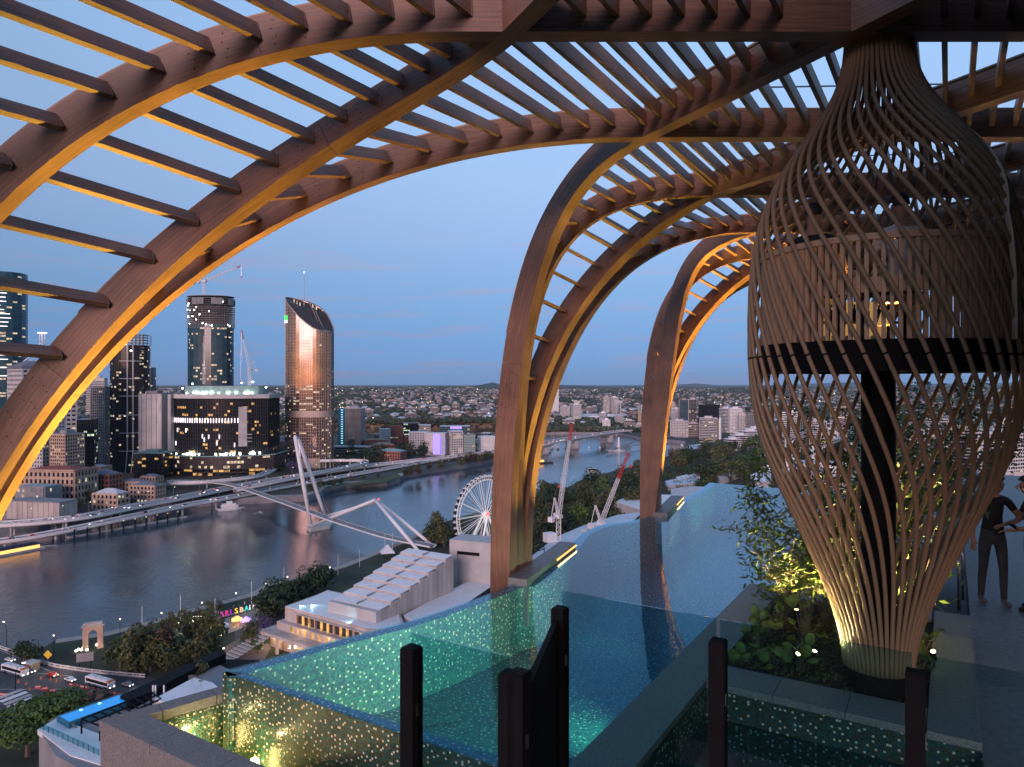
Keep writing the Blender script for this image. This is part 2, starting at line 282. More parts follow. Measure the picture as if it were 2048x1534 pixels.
M = dict(
    timber=wood('timber_glulam', (.205, .108, .070)), timber_lite=wood('timber_pale', (.36, .20, .11)), rod=wood('rod_timber', (.40, .265, .155), .5), plank=wood('plank_timber', (.66, .45, .30)),
    black=pm('black_powdercoat', (.006, .006, .007), .7, .2, 8, spec=.12), steel=pm('brushed_steel', (.45, .45, .46), .3, .1, 6, metal=1.),
    stone=pm('pale_granite', (.20, .19, .182), .65, .35, 55, bump=.15, detail=7), deckstone=pm('deck_stone', (.15, .15, .155), .55, .25, 14, bump=.08),
    soil=pm('dark_mulch', (.035, .022, .015), .95, .6, 30, bump=.9), concrete=pm('concrete', (.46, .44, .42), .8, .16, .12, detail=8), conc_pink=pm('warm_concrete', (.47, .41, .37), .8, .24, .16, detail=9, stretch=(1, 1, .25)),
    conc_dark=pm('grey_concrete', (.24, .235, .24), .8, .2, .15), white=pm('white_paint', (.74, .73, .72), .5, .07, .3), offwhite=pm('off_white_render', (.53, .505, .485), .7, .14, .12, detail=8),
    asphalt=pm('asphalt', (.055, .056, .06), .75, .25, .4), darkglass=pm('dark_glass', (.014, .017, .022), .12, .4, .25, spec=.22), blueglass=pm('blue_glass', (.02, .07, .10), .10, .3, .12, spec=.35),
    bronze=pm('bronze_glass', (.17, .115, .10), .10, .4, .05, metal=.75), brown=pm('brown_cladding', (.045, .032, .028), .5, .25, .4), mull=pm('mullion_metal', (.30, .25, .22), .45, .15, .5, metal=.3),
    sand=pm('sandstone', (.47, .33, .24), .85, .18, .25, detail=8), brick=pm('red_brick', (.30, .12, .085), .85, .22, .6), redroof=pm('red_roof', (.24, .06, .05), .7, .25, .3), slate=pm('slate_roof', (.15, .155, .185), .7, .2, .5),
    metalroof=pm('pale_metal_roof', (.50, .52, .56), .45, .12, .15), greenroof=pm('verdigris_roof', (.23, .38, .36), .6, .2, .4), tanroof=pm('tan_roof', (.30, .22, .14), .8, .2, .3),
    grass=pm('lawn_grass', (.06, .085, .022), .95, .3, .5, bump=.3), park=pm('park_ground', (.034, .040, .020), .95, .4, .06, detail=8), paving=pm('brick_paving', (.17, .125, .12), .85, .25, .3), promenade=pm('promenade_paving', (.36, .31, .26), .8, .15, .15),
    city=pm('city_ground', (.05, .052, .038), .9, .4, .02, detail=8), cliff=pm('cliff_rock', (.26, .15, .085), .95, .45, .05, detail=9, bump=.6),
    leafA=leaf('leaf_dark_green', (.028, .048, .014)), leafB=leaf('leaf_olive', (.078, .082, .026)), leafC=leaf('leaf_bright_green', (.075, .125, .026)), leafD=leaf('leaf_rust', (.085, .045, .02)), leafJ=leaf('leaf_violet', (.10, .065, .17)),
    leafP=leaf('leaf_planter', (.075, .12, .025)), bark=pm('bark', (.11, .085, .065), .9, .3, 4), orange=pm('orange_plastic', (.62, .16, .04), .5, .1, 2), red=pm('red_paint', (.5, .035, .03), .5, .12, 1), yellow=pm('yellow_paint', (.65, .42, .03), .5, .1, 1), blue=pm('blue_paint', (.03, .12, .32), .5, .1, 1), teal=pm('teal_panel', (.02, .13, .20), .4, .1, 1),
    navy=pm('navy_canvas', (.03, .045, .075), .7, .2, 1), cabin=pm('cabin_metal', (.62, .62, .63), .4, .08, 2), wake=pm('wake_foam', (.5, .55, .6), .6, .4, .3),
    win_w=glow_windows('lit_window_white', (1, .80, .54), .5*LIT), win_y=glow_windows('lit_window_amber', (1, .56, .18), .55*LIT), win_g=glow_windows('lit_window_cool', (.82, 1, .72), .7*LIT),
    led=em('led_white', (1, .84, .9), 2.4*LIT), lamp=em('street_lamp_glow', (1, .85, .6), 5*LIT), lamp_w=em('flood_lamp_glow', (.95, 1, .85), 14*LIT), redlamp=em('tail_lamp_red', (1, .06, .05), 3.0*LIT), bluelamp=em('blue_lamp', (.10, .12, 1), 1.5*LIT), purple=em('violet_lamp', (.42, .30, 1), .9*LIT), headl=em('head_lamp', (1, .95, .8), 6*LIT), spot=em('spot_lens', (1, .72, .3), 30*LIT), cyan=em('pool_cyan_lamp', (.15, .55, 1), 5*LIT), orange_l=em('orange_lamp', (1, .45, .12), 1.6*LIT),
)
# ================================================================ 1. the roof terrace: timber pergola
def bezier(P, n):
    P = [Vector(p) for p in P]; out = []
    for i in range(n+1):
        t = i/n; out.append(P[0]*(1-t)**3 + P[1]*3*(1-t)**2*t + P[2]*3*(1-t)*t*t + P[3]*t**3)
    return out
HR = 3.1; RW = .19; RD = .35
R1 = Vector((1, 0, 0)); R2 = Vector((.454, -.891, 0)).normalized()
N11 = Vector((-.084, 6.165, HR)); N12 = Vector((1.641, 8.803, HR)); N22 = Vector((3.297, 11.512, HR)); N23 = Vector((5.023, 14.323, HR))
T3 = N23 - N12
def shift(P, v): return [Vector(p) + v*s for p, s in zip(P, (.945, .95, 1, 1))]
RIBS = {
 'a1': ([(-6.7, 6.0, -4), (-6.6, 5.0, 2.2), (-3.4, 4.4, 3.1), (-2.0, 2.9, 3.1)], R2),
 'b1': ([(-6.6, 6.4, -4.0), (-5.96, 5.79, 3.16), (-1.32, 6.165, 3.1), N11], R1),
 'c1': ([(-6.63, 7.48, -4.0), (-5.33, 7.03, 1.3), (-.96, 7.89, 3.1), N11], R2),
 'd1': ([(-6.69, 7.94, -4.0), (-5.56, 7.44, .92), (-2.13, 8.80, 3.1), N12], R1),
 'a2': ([(-.04, 10.6, -3.6), (-.06, 10.37, 1.55), (.63, 10.78, 3.1), N12], R2),
 'b2': ([(.06, 10.8, -3.6), (.06, 10.92, 1.07), (.12, 11.51, 3.1), N22], R1),
 'c2': ([(.25, 10.9, -3.6), (-.56, 11.5, 1.16), (2.9, 12.29, 3.1), N22], R2),
 'd2': ([(.25, 11.1, -3.6), (-.06, 11.09, 1.23), (2.68, 14.32, 3.1), N23], R1),
 'a3': ([(3.14, 15.81, -3.6), (3.83, 15.53, 2.07), (3.78, 16.77, 3.1), N23], R2),
}
for k in 'bcd': RIBS[k+'3'] = (shift(RIBS[k+'2'][0], T3), RIBS[k+'2'][1])
# far ends of the lattice that the photo shows beyond the basket
pergola = thing('timber_pergola', 'curved timber pergola of twisting arched ribs and slatted rafters over the rooftop pool', 'pergola')
def frames(K, r, beam=False, ea=None):
    ea = math.atan2(E2.y, E2.x) if ea is None else ea; ra = math.atan2(r.y, r.x); n = len(K)-1; out = []
    for i, p in enumerate(K):
        s = i/n; s = max(0, min(1, (s-.25)/.7)); s = 1 if beam else s*s*(3-2*s)
        a = ea + (ra-ea)*s; S = Vector((-math.sin(a), math.cos(a), 0))
        T = (K[min(i+1, n)] - K[max(i-1, 0)]).normalized()
        S = (S - T*S.dot(T)).normalized(); N = T.cross(S); out.append((p, S, N, T))
    return out
def sweep(mb, fr, wd, dp, n0=0., s0=0., m=0, cap=True):
    u = 0; vs = []; us = []
    for i, (p, S, N, T) in enumerate(fr):
        if i: u += (p - fr[i-1][0]).length
        q = p + N*n0 + S*s0; vs += [q, q+S*wd, q+S*wd+N*dp, q+N*dp]; us.append(u)
    fs = []; uv = []; pr = [0, wd, wd+dp, wd*2+dp, 2*wd+2*dp]; off = R.random()*37
    for i in range(len(fr)-1):
        for j in range(4):
            a = i*4+j; b = i*4+(j+1) % 4
            fs.append((a, b, b+4, a+4)); uv.append([(us[i]+off, pr[j]), (us[i]+off, pr[j+1]), (us[i+1]+off, pr[j+1]), (us[i+1]+off, pr[j])])
    if cap:
        k = (len(fr)-1)*4; fs += [(3, 2, 1, 0), (k, k+1, k+2, k+3)]; uv += [[(0, 0), (wd, 0), (wd, dp), (0, dp)]]*2
    mb.add(vs, fs, m, uv)
CURVE = {}
def make_rib(key, P, r, roof=13.):
    K = bezier(P, 60); fr = frames(K, r, False, .04 if key[1] == '1' else None); CURVE[key] = (fr, r)
    cuts = [0, 19, 40, 60]; root = None
    for a, b in zip(cuts[:-1], cuts[1:]):
        mb = MB(); seg = fr[a:b+1]
        if a: p, S, N, T = seg[0]; seg = [(p+T*.004, S, N, T)] + seg[1:]
        sweep(mb, seg, RW, RD)
        if root is None: root = mb.build('arch_rib', M['timber'], pergola)
        else: mb.build('rib_segment', M['timber'], root)
    bo = MB()
    for c_ in cuts[1:3]:
        for di in range(1, 6):
            p, S, N, T = fr[c_-(di if c_ == 19 else -di)+0] if di % 2 else fr[c_-di]
            for j in range(4): bo.tube([p+N*(.07+.07*j)+T*(.03*(j % 2))-S*.0015, p+N*(.07+.07*j)+T*(.03*(j % 2))+S*.004], .0075, 6)
    tag(bo.build('bolt_plugs', M['black'], root), kind='stuff')
    mb = MB(); sweep(mb, fr[22:], RW-.03, .022, RD+.002, .015); mb.build('capping_strip', M['timber_lite'], root)
    if roof:
        Kb = [Vector(P[3]) + r*(.006 + roof*i/6) for i in range(7)]; fb = frames(Kb, r, True); CURVE[key+'_r'] = (fb, r)
        z = .0 if r is R1 else -.003; w_ = RW if r is R1 else RW-.004
        mb = MB(); sweep(mb, [(p+Vector((0, 0, z)), S, N, T) for p, S, N, T in fb], w_, RD); mb.build('roof_beam', M['timber'], root)
        mb = MB(); sweep(mb, fb, RW-.03, .022, RD+.004+(0 if r is R1 else .024), .015); mb.build('capping_strip', M['timber_lite'], root)
for k, (P, r) in RIBS.items(): make_rib(k, P, r, 14. if r is R1 else 12.)
# two more families of beams carry the lattice on behind the basket
for k, base in (('x4', N23 + T3*.5), ('x5', N23 + T3), ('x6', N23 + T3*1.5)):
    for r, s in ((R1, 'p'), (R2, 'q')):
        st = Vector(base) - r*(.0 if r is R1 else .0)
        Kb = [st + r*(12.*i/6) for i in range(7)]; fb = frames(Kb, r, True); CURVE[k+s+'_r'] = (fb, r)
        mb = MB(); sweep(mb, [(p+Vector((0, 0, 0 if r is R1 else -.003)), S, N, T) for p, S, N, T in fb], RW if r is R1 else RW-.004, RD); mb.build('roof_beam', M['timber'], pergola)
# rafters
def gval(p): return (p-P1).dot(E2) + p.z
def raft_pts(key):
    fr, r = CURVE[key]; return [(gval(p+N*.20), p, S, N, T) for p, S, N, T in fr]
def find(L_, g):
    for a, b in zip(L_[:-1], L_[1:]):
        if (a[0]-g)*(b[0]-g) <= 0 and a[0] != b[0]:
            t = (g-a[0])/(b[0]-a[0]); return (a[1].lerp(b[1], t), a[2].lerp(b[2], t), a[3].lerp(b[3], t))
    return None
more = MB()
def rafter(p, q, N):
    mb = MB() if NR < 295 else more; t = (q-p).normalized(); a = t.cross(N).normalized(); b = a.cross(t)
    fr = [(p.lerp(q, i/2)-b*.078-a*.025, a, b, t) for i in range(3)]
    sweep(mb, fr, .05, .156)
    if mb is not more: mb.build('rafter', M['timber'], pergola)
gn = gval(N12+Vector((0, 0, .2))); NR = 0
brk = MB()
for x, y in (('a1','b1'), ('b1','c1'), ('c1','d1'), ('a2','b2'), ('b2','c2'), ('c2','d2'), ('a3','b3'), ('b3','c3'), ('c3','d3')):
    A_, B_ = raft_pts(x), raft_pts(y); g = gn - .05; k = 0
    while g > -2.8:
        a = find(A_, g); b = find(B_, g)
        if a and b:
            p = a[0] + a[1]*RW + a[2]*.21; q = b[0] + b[2]*.21
            if (q-p).dot(D2) > .10 and min(p.z, q.z) > -1.2 and (p.z > -.3 or x[1] != '1'):
                nn = (a[2]+b[2]).normalized(); rafter(p, q, nn); NR += 1
                t = (q-p).normalized(); brk.bar(q-t*.010, q-t*.004, .057, .164, up=nn)
        g -= .26*1.105**k; k += 1
beams = [k for k in CURVE if k.endswith('_r')]
s = .10
while s < 8.2:
    hit = []
    for k in beams:
        fr, r = CURVE[k]; p0 = fr[0][0]; p1 = fr[-1][0]; e0 = (p0-P1).dot(E2); e1 = (p1-P1).dot(E2); ee = 3.13 + s
        if e0-.02 <= ee <= e1:
            t = (ee-e0)/(e1-e0); p = p0.lerp(p1, t); hit.append(((p-P1).dot(D2), p))
    hit.sort(key=lambda h: h[0])
    for (d0, p), (d1, q) in zip(hit[:-1], hit[1:]):
        if .5 < d1-d0 < 4.3 :
            m_ = (p+q)/2
            if m_.x/m_.y < .80 and HV - HR*F/m_.y > -90:
                rafter(p + D2*(RW*.9) + Vector((0, 0, .21)), q + D2*.05 + Vector((0, 0, .21)), Vector((0, 0, 1))); NR += 1
                t = D2; brk.bar(q-t*.03, q-t*.02, .07, .19) if False else None
    s += .245
if more.v: tag(more.build('rafter', M['timber'], pergola), kind='stuff')
brk.build('rafter_bracket', M['mull'], pergola)['kind'] = 'stuff'
print('rafters', NR)
for a, b in ((N12, 9.), (N22, 7.)):     # steel stays above the rafters
    mb = MB(); p = a + R2*.35 + Vector((0, 0, .47)); mb.tube([p, p + Vector((b, b*.05, .35))], .011, 5); mb.build('stay_rod', M['steel'], pergola)

# ================================================================ 2. pool, troughs, planters, deck
MOS = mosaic('pool_mosaic_teal', [(.012, .13, .16), (.02, .20, .21), (.008, .09, .13), (.03, .25, .22), (.015, .15, .21)], .026, .08)
MOSW = mosaic('wall_mosaic_green', [(.015, .085, .075), (.03, .06, .03), (.01, .06, .065), (.06, .06, .028), (.012, .10, .085), (.03, .04, .02)], .021, .085)
WATER = clearwater('pool_water', (.42, .78, .95), .10, 1.6)
DWATER = clearwater('spa_water', (.30, .55, .62), .25, 3.0)
edge_w = [(-3.03, 7.33), (-2.81, 7.5), (-2.07, 8.2), (-1.17, 8.99), (-.245, 10.1), (-.04, 10.42), (.30, 10.74), (.66, 11.6), (1.12, 13.1), (1.45, 14.15), (1.96, 14.95), (2.54, 15.3), (2.99, 15.7), (3.2, 16.1), (3.75, 17.1), (5.0, 19.2), (5.98, 21.2)]
def smooth_poly(pts, n=6):
    pts = [Vector((p[0], p[1], 0)) for p in pts]; out = []
    for i in range(len(pts)-1):
        p0 = pts[max(i-1, 0)]; p1 = pts[i]; p2 = pts[i+1]; p3 = pts[min(i+2, len(pts)-1)]
        for j in range(n):
            t = j/n; out.append(.5*((2*p1) + (p2-p0)*t + (2*p0-5*p1+4*p2-p3)*t*t + (3*p1-p0-3*p2+p3)*t*t*t))
    out.append(pts[-1]); return out
OUT = smooth_poly(edge_w); ZW = -3.0
INN = []
for i, p in enumerate(OUT):
    t = (OUT[min(i+1, len(OUT)-1)] - OUT[max(i-1, 0)]).normalized(); INN.append(p + Vector((t.y, -t.x, 0))*.17)
INN[0] = INN[0] + D2*.16
pool = thing('infinity_pool', 'infinity edge rooftop pool lined with teal mosaic tiles and white flecks', 'pool')
def wall(mb, pts, z0, z1, m=0, flip=False):
    u = 0
    for a, b in zip(pts[:-1], pts[1:]):
        l = (Vector(b)-Vector(a)).length
        P = [(a[0], a[1], z0), (b[0], b[1], z0), (b[0], b[1], z1), (a[0], a[1], z1)]; U = [(u, z0), (u+l, z0), (u+l, z1), (u, z1)]
        if flip: P = P[::-1]; U = U[::-1]
        mb.add(P, [(0, 1, 2, 3)], m, [U]); u += l
def flat(mb, pts, z, m=0):
    ar = sum(pts[i][0]*pts[(i+1) % len(pts)][1]-pts[(i+1) % len(pts)][0]*pts[i][1] for i in range(len(pts)))
    if ar < 0: pts = list(pts)[::-1]
    mb.add([(p[0], p[1], z) for p in pts], [tuple(range(len(pts)))], m, [[((Vector((p[0], p[1], 0))-P1).dot(D2), (Vector((p[0], p[1], 0))-P1).dot(E2)) for p in pts]])
ZF = -3.95
rest = [pe(16.3, 6.2), pe(5.4, 6.2), pe(5.4, 4.1), pe(0, 4.1)]
nearin = [pe(.16, 4.1), INN[0]]
mb = MB(); flat(mb, INN + [pe(16.3, 6.2), pe(5.4, 6.2), pe(5.4, 4.1), pe(.16, 4.1)], ZF); mb.build('pool_floor', MOS, pool)
mb = MB(); wall(mb, INN, ZF, ZW-.02); wall(mb, [INN[-1]] + rest[:3] + [pe(.16, 4.1), INN[0]], ZF, ZW-.02)
mb.build('inner_wall', MOS, pool)
mb = MB()
u = 0
for i in range(len(OUT)-1):
    l = (OUT[i+1]-OUT[i]).length
    mb.add([(*OUT[i][:2], ZW-.02), (*INN[i][:2], ZW-.02), (*INN[i+1][:2], ZW-.02), (*OUT[i+1][:2], ZW-.02)], [(0, 1, 2, 3)], 0, [[(u, 0), (u, .17), (u+l, .17), (u+l, 0)]]); u += l
mb.add([(*pe(0, 0)[:2], ZW-.02), (*pe(0, 4.1)[:2], ZW-.02), (*pe(.16, 4.1)[:2], ZW-.02), (*INN[0][:2], ZW-.02)], [(0, 1, 2, 3)], 0, [[(0, 0), (4.1, 0), (4.1, .17), (.2, .17)]])
mb.build('overflow_rim', MOS, pool)
mb = MB(); wall(mb, [pe(0, 0), pe(0, 4.1)], -4.9, ZW-.021); wall(mb, OUT, -4.9, ZW-.021, flip=True); mb.build('outer_wall', MOSW, pool)
mb = MB(); flat(mb, [p for p in OUT] + rest, ZW); wsurf = mb.build('water_surface', WATER, pool)
lamps = []
def spot_light(name, loc, aim, energy, color, size=1.4, blend=.6, rad=.04):
    l = bpy.data.lights.new(name, 'SPOT'); l.energy = energy; l.color = color; l.spot_size = size; l.spot_blend = blend; l.shadow_soft_size = rad
    o = bpy.data.objects.new(name, l); col.objects.link(o); o.location = loc
    o.rotation_euler = (Vector(aim)-Vector(loc)).to_track_quat('-Z', 'Y').to_euler(); return o
def point_light(name, loc, energy, color, rad=.05):
    l = bpy.data.lights.new(name, 'POINT'); l.energy = energy; l.color = color; l.shadow_soft_size = min(rad, .02) if Vector(loc).length < 40 and 'underwater' not in name else rad
    o = bpy.data.objects.new(name, l); col.objects.link(o); o.location = loc; return o
GREEN = (1., .93, .42)
for d_, en in ((.9, .9), (2.5, 1.1), (5.0, .8), (8.2, 1.6), (11.6, .9), (14.0, 1.4), (15.6, 1.0)):
    ww = 4.05 if d_ < 5.3 else 6.15
    mb = MB(); c = pe(d_, ww-.02, -3.6); mb.tube([c, c-E2*.03], .06, 12); mb.build('pool_lamp', M['win_w'], pool)
    aim = pe(d_+.05, .5, -3.30); spot_light('underwater_spot', pe(d_, ww-.12, -3.6), aim, en*POOL_W*(1 if ww < 5 else 1.9), GREEN, 1.5 if d_ < 3 else (.8 if d_ < 6 else .42), 1., .012)
# lap-lane marking letters on the floor (a faint sign set in the tiles)
def parapet(o, label):
    a = Vector((.22, 10.35, 0)) + o; b = Vector((1.16, 12.75, 0)) + o; t = (b-a).normalized(); n = Vector((t.y, -t.x, 0))
    mb = MB(); mb.prism([a, b, b-n*.30, a-n*.30], -3.6, -2.90); pr = mb.build('column_parapet', M['deckstone']); tag(pr, label, 'parapet', 'low parapets beside the pergola columns')
    mb = MB(); q = a.lerp(b, .56); mb.prism([q+n*.001, b+n*.001, b+n*.022, q+n*.022], -2.96, -2.935); mb.build('light_strip', M['spot_strip'], pr)
    l = bpy.data.lights.new('strip_lamp', 'AREA'); l.shape = 'RECTANGLE'; l.size = (b-q).length; l.size_y = .03; l.energy = STRIP_W; l.color = (1, .72, .28)
    lo = bpy.data.objects.new('strip_lamp', l); col.objects.link(lo); zz = n.cross(t).normalized(); mt = Matrix((t, (-n).cross(t), -n)).transposed().to_4x4(); mt.translation = q.lerp(b, .5)+n*.026+Vector((0, 0, -2.945)); lo.matrix_world = mt
    mb = MB(); mb.prism([a-n*.3, b-n*.3, b-n*1.1, a-n*1.1-t*.5], -3.9, -3.45); f = mb.build('column_footing', M['black'], pr)
M['spot_strip'] = em('warm_strip', (1, .62, .18), 1.0*LIT)
parapet(Vector((0, 0, 0)), 'low stone parapet with warm light strip beside the nearer column in view')
parapet(Vector((3.25, 5.3, 0)), 'low stone parapet with warm light strip beside the farther column')
# amber uplights at the foot of the ribs (their lit undersides are in the photo)
AMB = (1, .60, .09)
for l0, aim, en in (((-5.0, 9.3, -3.4), (-4.0, 8.1, 3.), 2.6), ((-6.0, 8.8, -3.4), (-5.4, 7.6, 1.5), 1.6), ((.86, 11.25, -3.0), (1.0, 11.6, 3.), 1.0), ((.50, 10.78, -3.0), (.9, 10.2, 3.), .45), ((4.1, 16.4, -2.9), (4.6, 17.2, 3.), 3.2), ((3.75, 15.9, -2.9), (4.4, 15.7, 3.), 1.6)):
    spot_light('column_uplight', l0, aim, en*UP_W, AMB, 1.0, .9, .02)
# trough outside the near edge, with granite coping
DP = Vector((.75, .66, 0)).normalized()
O = Vector((-3.99, 6.76, 0)); zc = -3.25
trough = thing('overflow_trough', 'granite coped overflow trough lit gold below the tiled pool wall', 'trough')
ia = O + E2*.30 + D2*.0 + DP*.32
def cop(mb, a, b, wv): mb.prism([a, b, b+wv, a+wv], -6.5, zc)
nrm = Vector((DP.y, -DP.x, 0))
s2 = O + E2*6
IC = O + D2*.31 + E2*((.20-.31*D2.dot(nrm))/E2.dot(nrm))
mb = MB(); nb = 7
for i in range(nb):                       # coping stones
    a = O.lerp(s2, i/nb) + E2*.004; b = O.lerp(s2, (i+1)/nb) - E2*.004
    k = MB(); cc = [a, b, b+D2*.31, a+D2*.31]
    if i == 0: cc[0] = O + E2*.004; cc[3] = IC + E2*.004
    k.prism(cc, zc-.10, zc); k.build('coping_stone', M['stone'], trough)
s1 = O + DP*2.6
for i in range(5):
    a = O.lerp(s1, i/5) + DP*.004; b = O.lerp(s1, (i+1)/5) - DP*.004
    k = MB(); k.prism([a, b, b+nrm*.20, IC+DP*.004 if i == 0 else a+nrm*.20], zc-.10, zc); k.build('coping_stone', M['stone'], trough)
mb = MB(); mb.prism([O+E2*.01+D2*.01, s2, s2+D2*.29, O+D2*.29+E2*.01], -8.5, zc-.104); mb.prism([O+DP*.35, s1, s1+nrm*.185, O+DP*.35+nrm*.185], -8.5, zc-.104); mb.build('trough_wall', M['stone'], trough)
mb = MB(); c0 = O + D2*.312 + E2*.40
wall(mb, [c0, O + D2*.312 + E2*6], -4.2, zc-.10, flip=True); wall(mb, [O+DP*.3+nrm*.203, O+DP*1.12+nrm*.203], -4.2, zc-.1); mb.build('trough_lining', MOSW, trough)
mb = MB(); flat(mb, [O+D2*.30, O+D2*.30+E2*6, pe(0, 5), pe(0, 0), O+DP*1.1+nrm*.2, O+DP*.3], -4.05); mb.build('trough_floor', MOSW, trough)
mb = MB(); flat(mb, [O+D2*.30+E2*.3, O+D2*.30+E2*6, pe(0, 5), pe(0, 0), O+DP*1.1+nrm*.2, O+DP*.3+nrm*.2], -3.66); mb.build('trough_water', clearwater('trough_water', (.75, .80, .62), .5, 5), trough)
for p in (Vector((-3.20, 7.12, -3.70)), Vector((-2.53, 6.88, -3.72))):
    mb = MB(); mb.lathe(p, [(0, p.z-.0+.03), (.035, p.z+.03), (.045, p.z), (.045, p.z-.2)], 12); mb.build('trough_lamp', M['spot'], trough)
    point_light('trough_light', p + Vector((-.02, -.08, .16)), TROUGH_W, (1, .80, .32), .04)
# planter with spa pool in front
planter = thing('stone_planter', 'square granite planter of dark mulch and shrubs around the foot of the basket', 'planter')
zp = -2.78
def slabs(parent, c0, c1, wv, n, z0, z1, mat):
    for i in range(n):
        t = (c1-c0).normalized(); a = c0.lerp(c1, i/n)+t*.003; b = c0.lerp(c1, (i+1)/n)-t*.003
        k = MB(); k.prism([a, b, b+wv, a+wv], z0, z1); k.build('coping_slab', mat, parent)
slabs(planter, pe(-3.2, 4.1), pe(5.4, 4.1), E2*.42, 8, zp-.06, zp, M['stone'])
slabs(planter, pe(5.05, 4.525), pe(5.05, 6.28), D2*.35, 2, zp-.06, zp, M['stone'])
slabs(planter, pe(1.9, 6.30), pe(5.4, 6.30), E2*.37, 4, zp-.06, zp, M['stone'])
slabs(planter, pe(1.9, 4.525), pe(1.9, 6.295), D2*.46, 3, zp-.06, zp, M['stone'])
mb = MB(); mb.prism([pe(-3.2, 4.105), pe(5.39, 4.105), pe(5.39, 4.51), pe(-3.2, 4.51)], -4.6, zp-.064); mb.prism([pe(5.06, 4.52), pe(5.39, 4.52), pe(5.39, 6.29), pe(5.06, 6.29)], -4.6, zp-.064)
mb.prism([pe(1.91, 6.31), pe(5.39, 6.31), pe(5.39, 6.66), pe(1.91, 6.66)], -4.6, zp-.064); mb.prism([pe(1.91, 4.52), pe(2.35, 4.52), pe(2.35, 6.29), pe(1.91, 6.29)], -4.6, zp-.064); mb.build('planter_wall', M['stone'], planter)
mb = MB(); n = 22
vs_ = []; fs_ = []
for i in range(n+1):
    for j in range(n+1):
        p = pe(2.34+2.73*i/n, 4.50+1.82*j/n); vs_.append((p.x, p.y, zp-.05+.035*noise.noise(p*3.1)+.03*noise.noise(p*11)))
for i in range(n):
    for j in range(n): fs_.append((i*(n+1)+j, i*(n+1)+j+1, (i+1)*(n+1)+j+1, (i+1)*(n+1)+j))
mb.add(vs_, fs_); so_ = mb.build('mulch_bed', M['soil'], planter, True)
spa = thing('spa_pool', 'dark tiled spa pool in front of the planter behind the glass fence', 'spa pool')
mb = MB(); wall(mb, [pe(1.905, 4.52), pe(1.905, 6.67)], -4.0, zp-.066); wall(mb, [pe(-3, 4.525), pe(1.9, 4.525)], -4.0, zp-.066, flip=True); wall(mb, [pe(1.9, 6.67), pe(-3, 6.67)], -4., zp-.066, flip=True); mb.build('spa_wall', MOSW, spa)
mb = MB(); flat(mb, [pe(-3, 4.5), pe(1.9, 4.5), pe(1.9, 6.68), pe(-3, 6.68)], -3.95); mb.build('spa_floor', MOSW, spa)
for i in range(3):
    k = MB(); k.prism([pe(1.2-.4*i, 4.53), pe(1.89, 4.53), pe(1.89, 4.53+.55-.12*i), pe(1.2-.4*i, 4.53+.55-.12*i)], -3.9, -3.75+.18*i); k.build('spa_step', M['deckstone'], spa)
mb = MB(); flat(mb, [pe(-3, 4.52), pe(1.9, 4.52), pe(1.9, 6.67), pe(-3, 6.67)], -3.10); mb.build('spa_water', DWATER, spa)
# second planter out in the pool
pl2 = thing('pool_planter', 'granite planter box standing in the pool beyond the basket', 'planter')
slabs(pl2, pe(7.0, 4.15), pe(9.1, 4.15), E2*.3, 2, zp-.06, zp, M['stone']); slabs(pl2, pe(7.0, 4.46), pe(7.0, 6.2), D2*.3, 2, zp-.06, zp, M['stone']); slabs(pl2, pe(8.8, 4.46), pe(8.8, 6.2), D2*.3, 2, zp-.06, zp, M['stone'])
mb = MB(); wall(mb, [pe(7.02, 6.2), pe(7.02, 4.17), pe(9.08, 4.17), pe(9.08, 6.2)], -4., zp-.064, flip=True); mb.build('planter_wall', MOSW, pl2)
mb = MB(); mb.prism([pe(7.3, 4.45), pe(8.8, 4.45), pe(8.8, 6.2), pe(7.3, 6.2)], -3.3, zp-.05); mb.build('mulch_bed', M['soil'], pl2)
# deck
deck = thing('pool_deck', 'grey stone pool deck', 'deck'); deck['kind'] = 'structure'; del deck['category']; del deck['label']
for i in range(-3, 16):
    for j in range(0, 8):
        a = 6.68 + j*.9; k = MB(); k.prism([pe(i*1.4+.002, a+.002), pe(i*1.4+1.398, a+.002), pe(i*1.4+1.398, a+.898), pe(i*1.4+.002, a+.898)], -3.06, -3.0)
        c = pe(i*1.4+.7, a+.45)
        if c.y > 3.2 and c.x/c.y < .82: k.build('deck_tile', M['deckstone'], deck)
mb = MB(); mb.prism([pe(-6, 6.69), pe(24, 6.69), pe(24, 15), pe(-6, 15)], -3.5, -3.065); mb.build('deck_slab', M['conc_dark'], deck)
# hotel behind: upper storey at the right edge, shaft below
hotel = thing('hotel_storey', 'glazed upper storey of the hotel at the end of the basket bridge', 'building')
mb = MB(); mb.prism([pe(-6, 7.05), pe(3.4, 7.05), pe(3.4, 16), pe(-6, 16)], 3.0, 8.); mb.build('unseen_upper_wall', M['brown'], hotel)  # unseen upper storeys, added to shade the right of the pergola
mb = MB(); mb.prism([pe(-6, 7.4), pe(3.2, 7.4), pe(3.2, 16), pe(-6, 16)], .42, 3.0); mb.build('inner_wall', M['brown'], hotel)
mb = MB(); mb.prism([pe(-6, 7.05), pe(3.4, 7.05), pe(3.4, 16), pe(-6, 16)], .10, .42); mb.build('floor_slab', M['black'], hotel)
for i in range(4):
    mb = MB(); a = pe(-4+1.85*i+.03, 7.1); b = pe(-4+1.85*(i+1)-.03, 7.1); mb.prism([a, b, b+E2*.03, a+E2*.03], .42, 3.0); mb.build('glass_pane', M['blueglass'], hotel)
    mb = MB(); c = pe(-4+1.85*(i+1), 7.12); mb.yb(c, .06, .10, .42, 3.0, 0); mb.build('mullion', M['mull'], hotel)
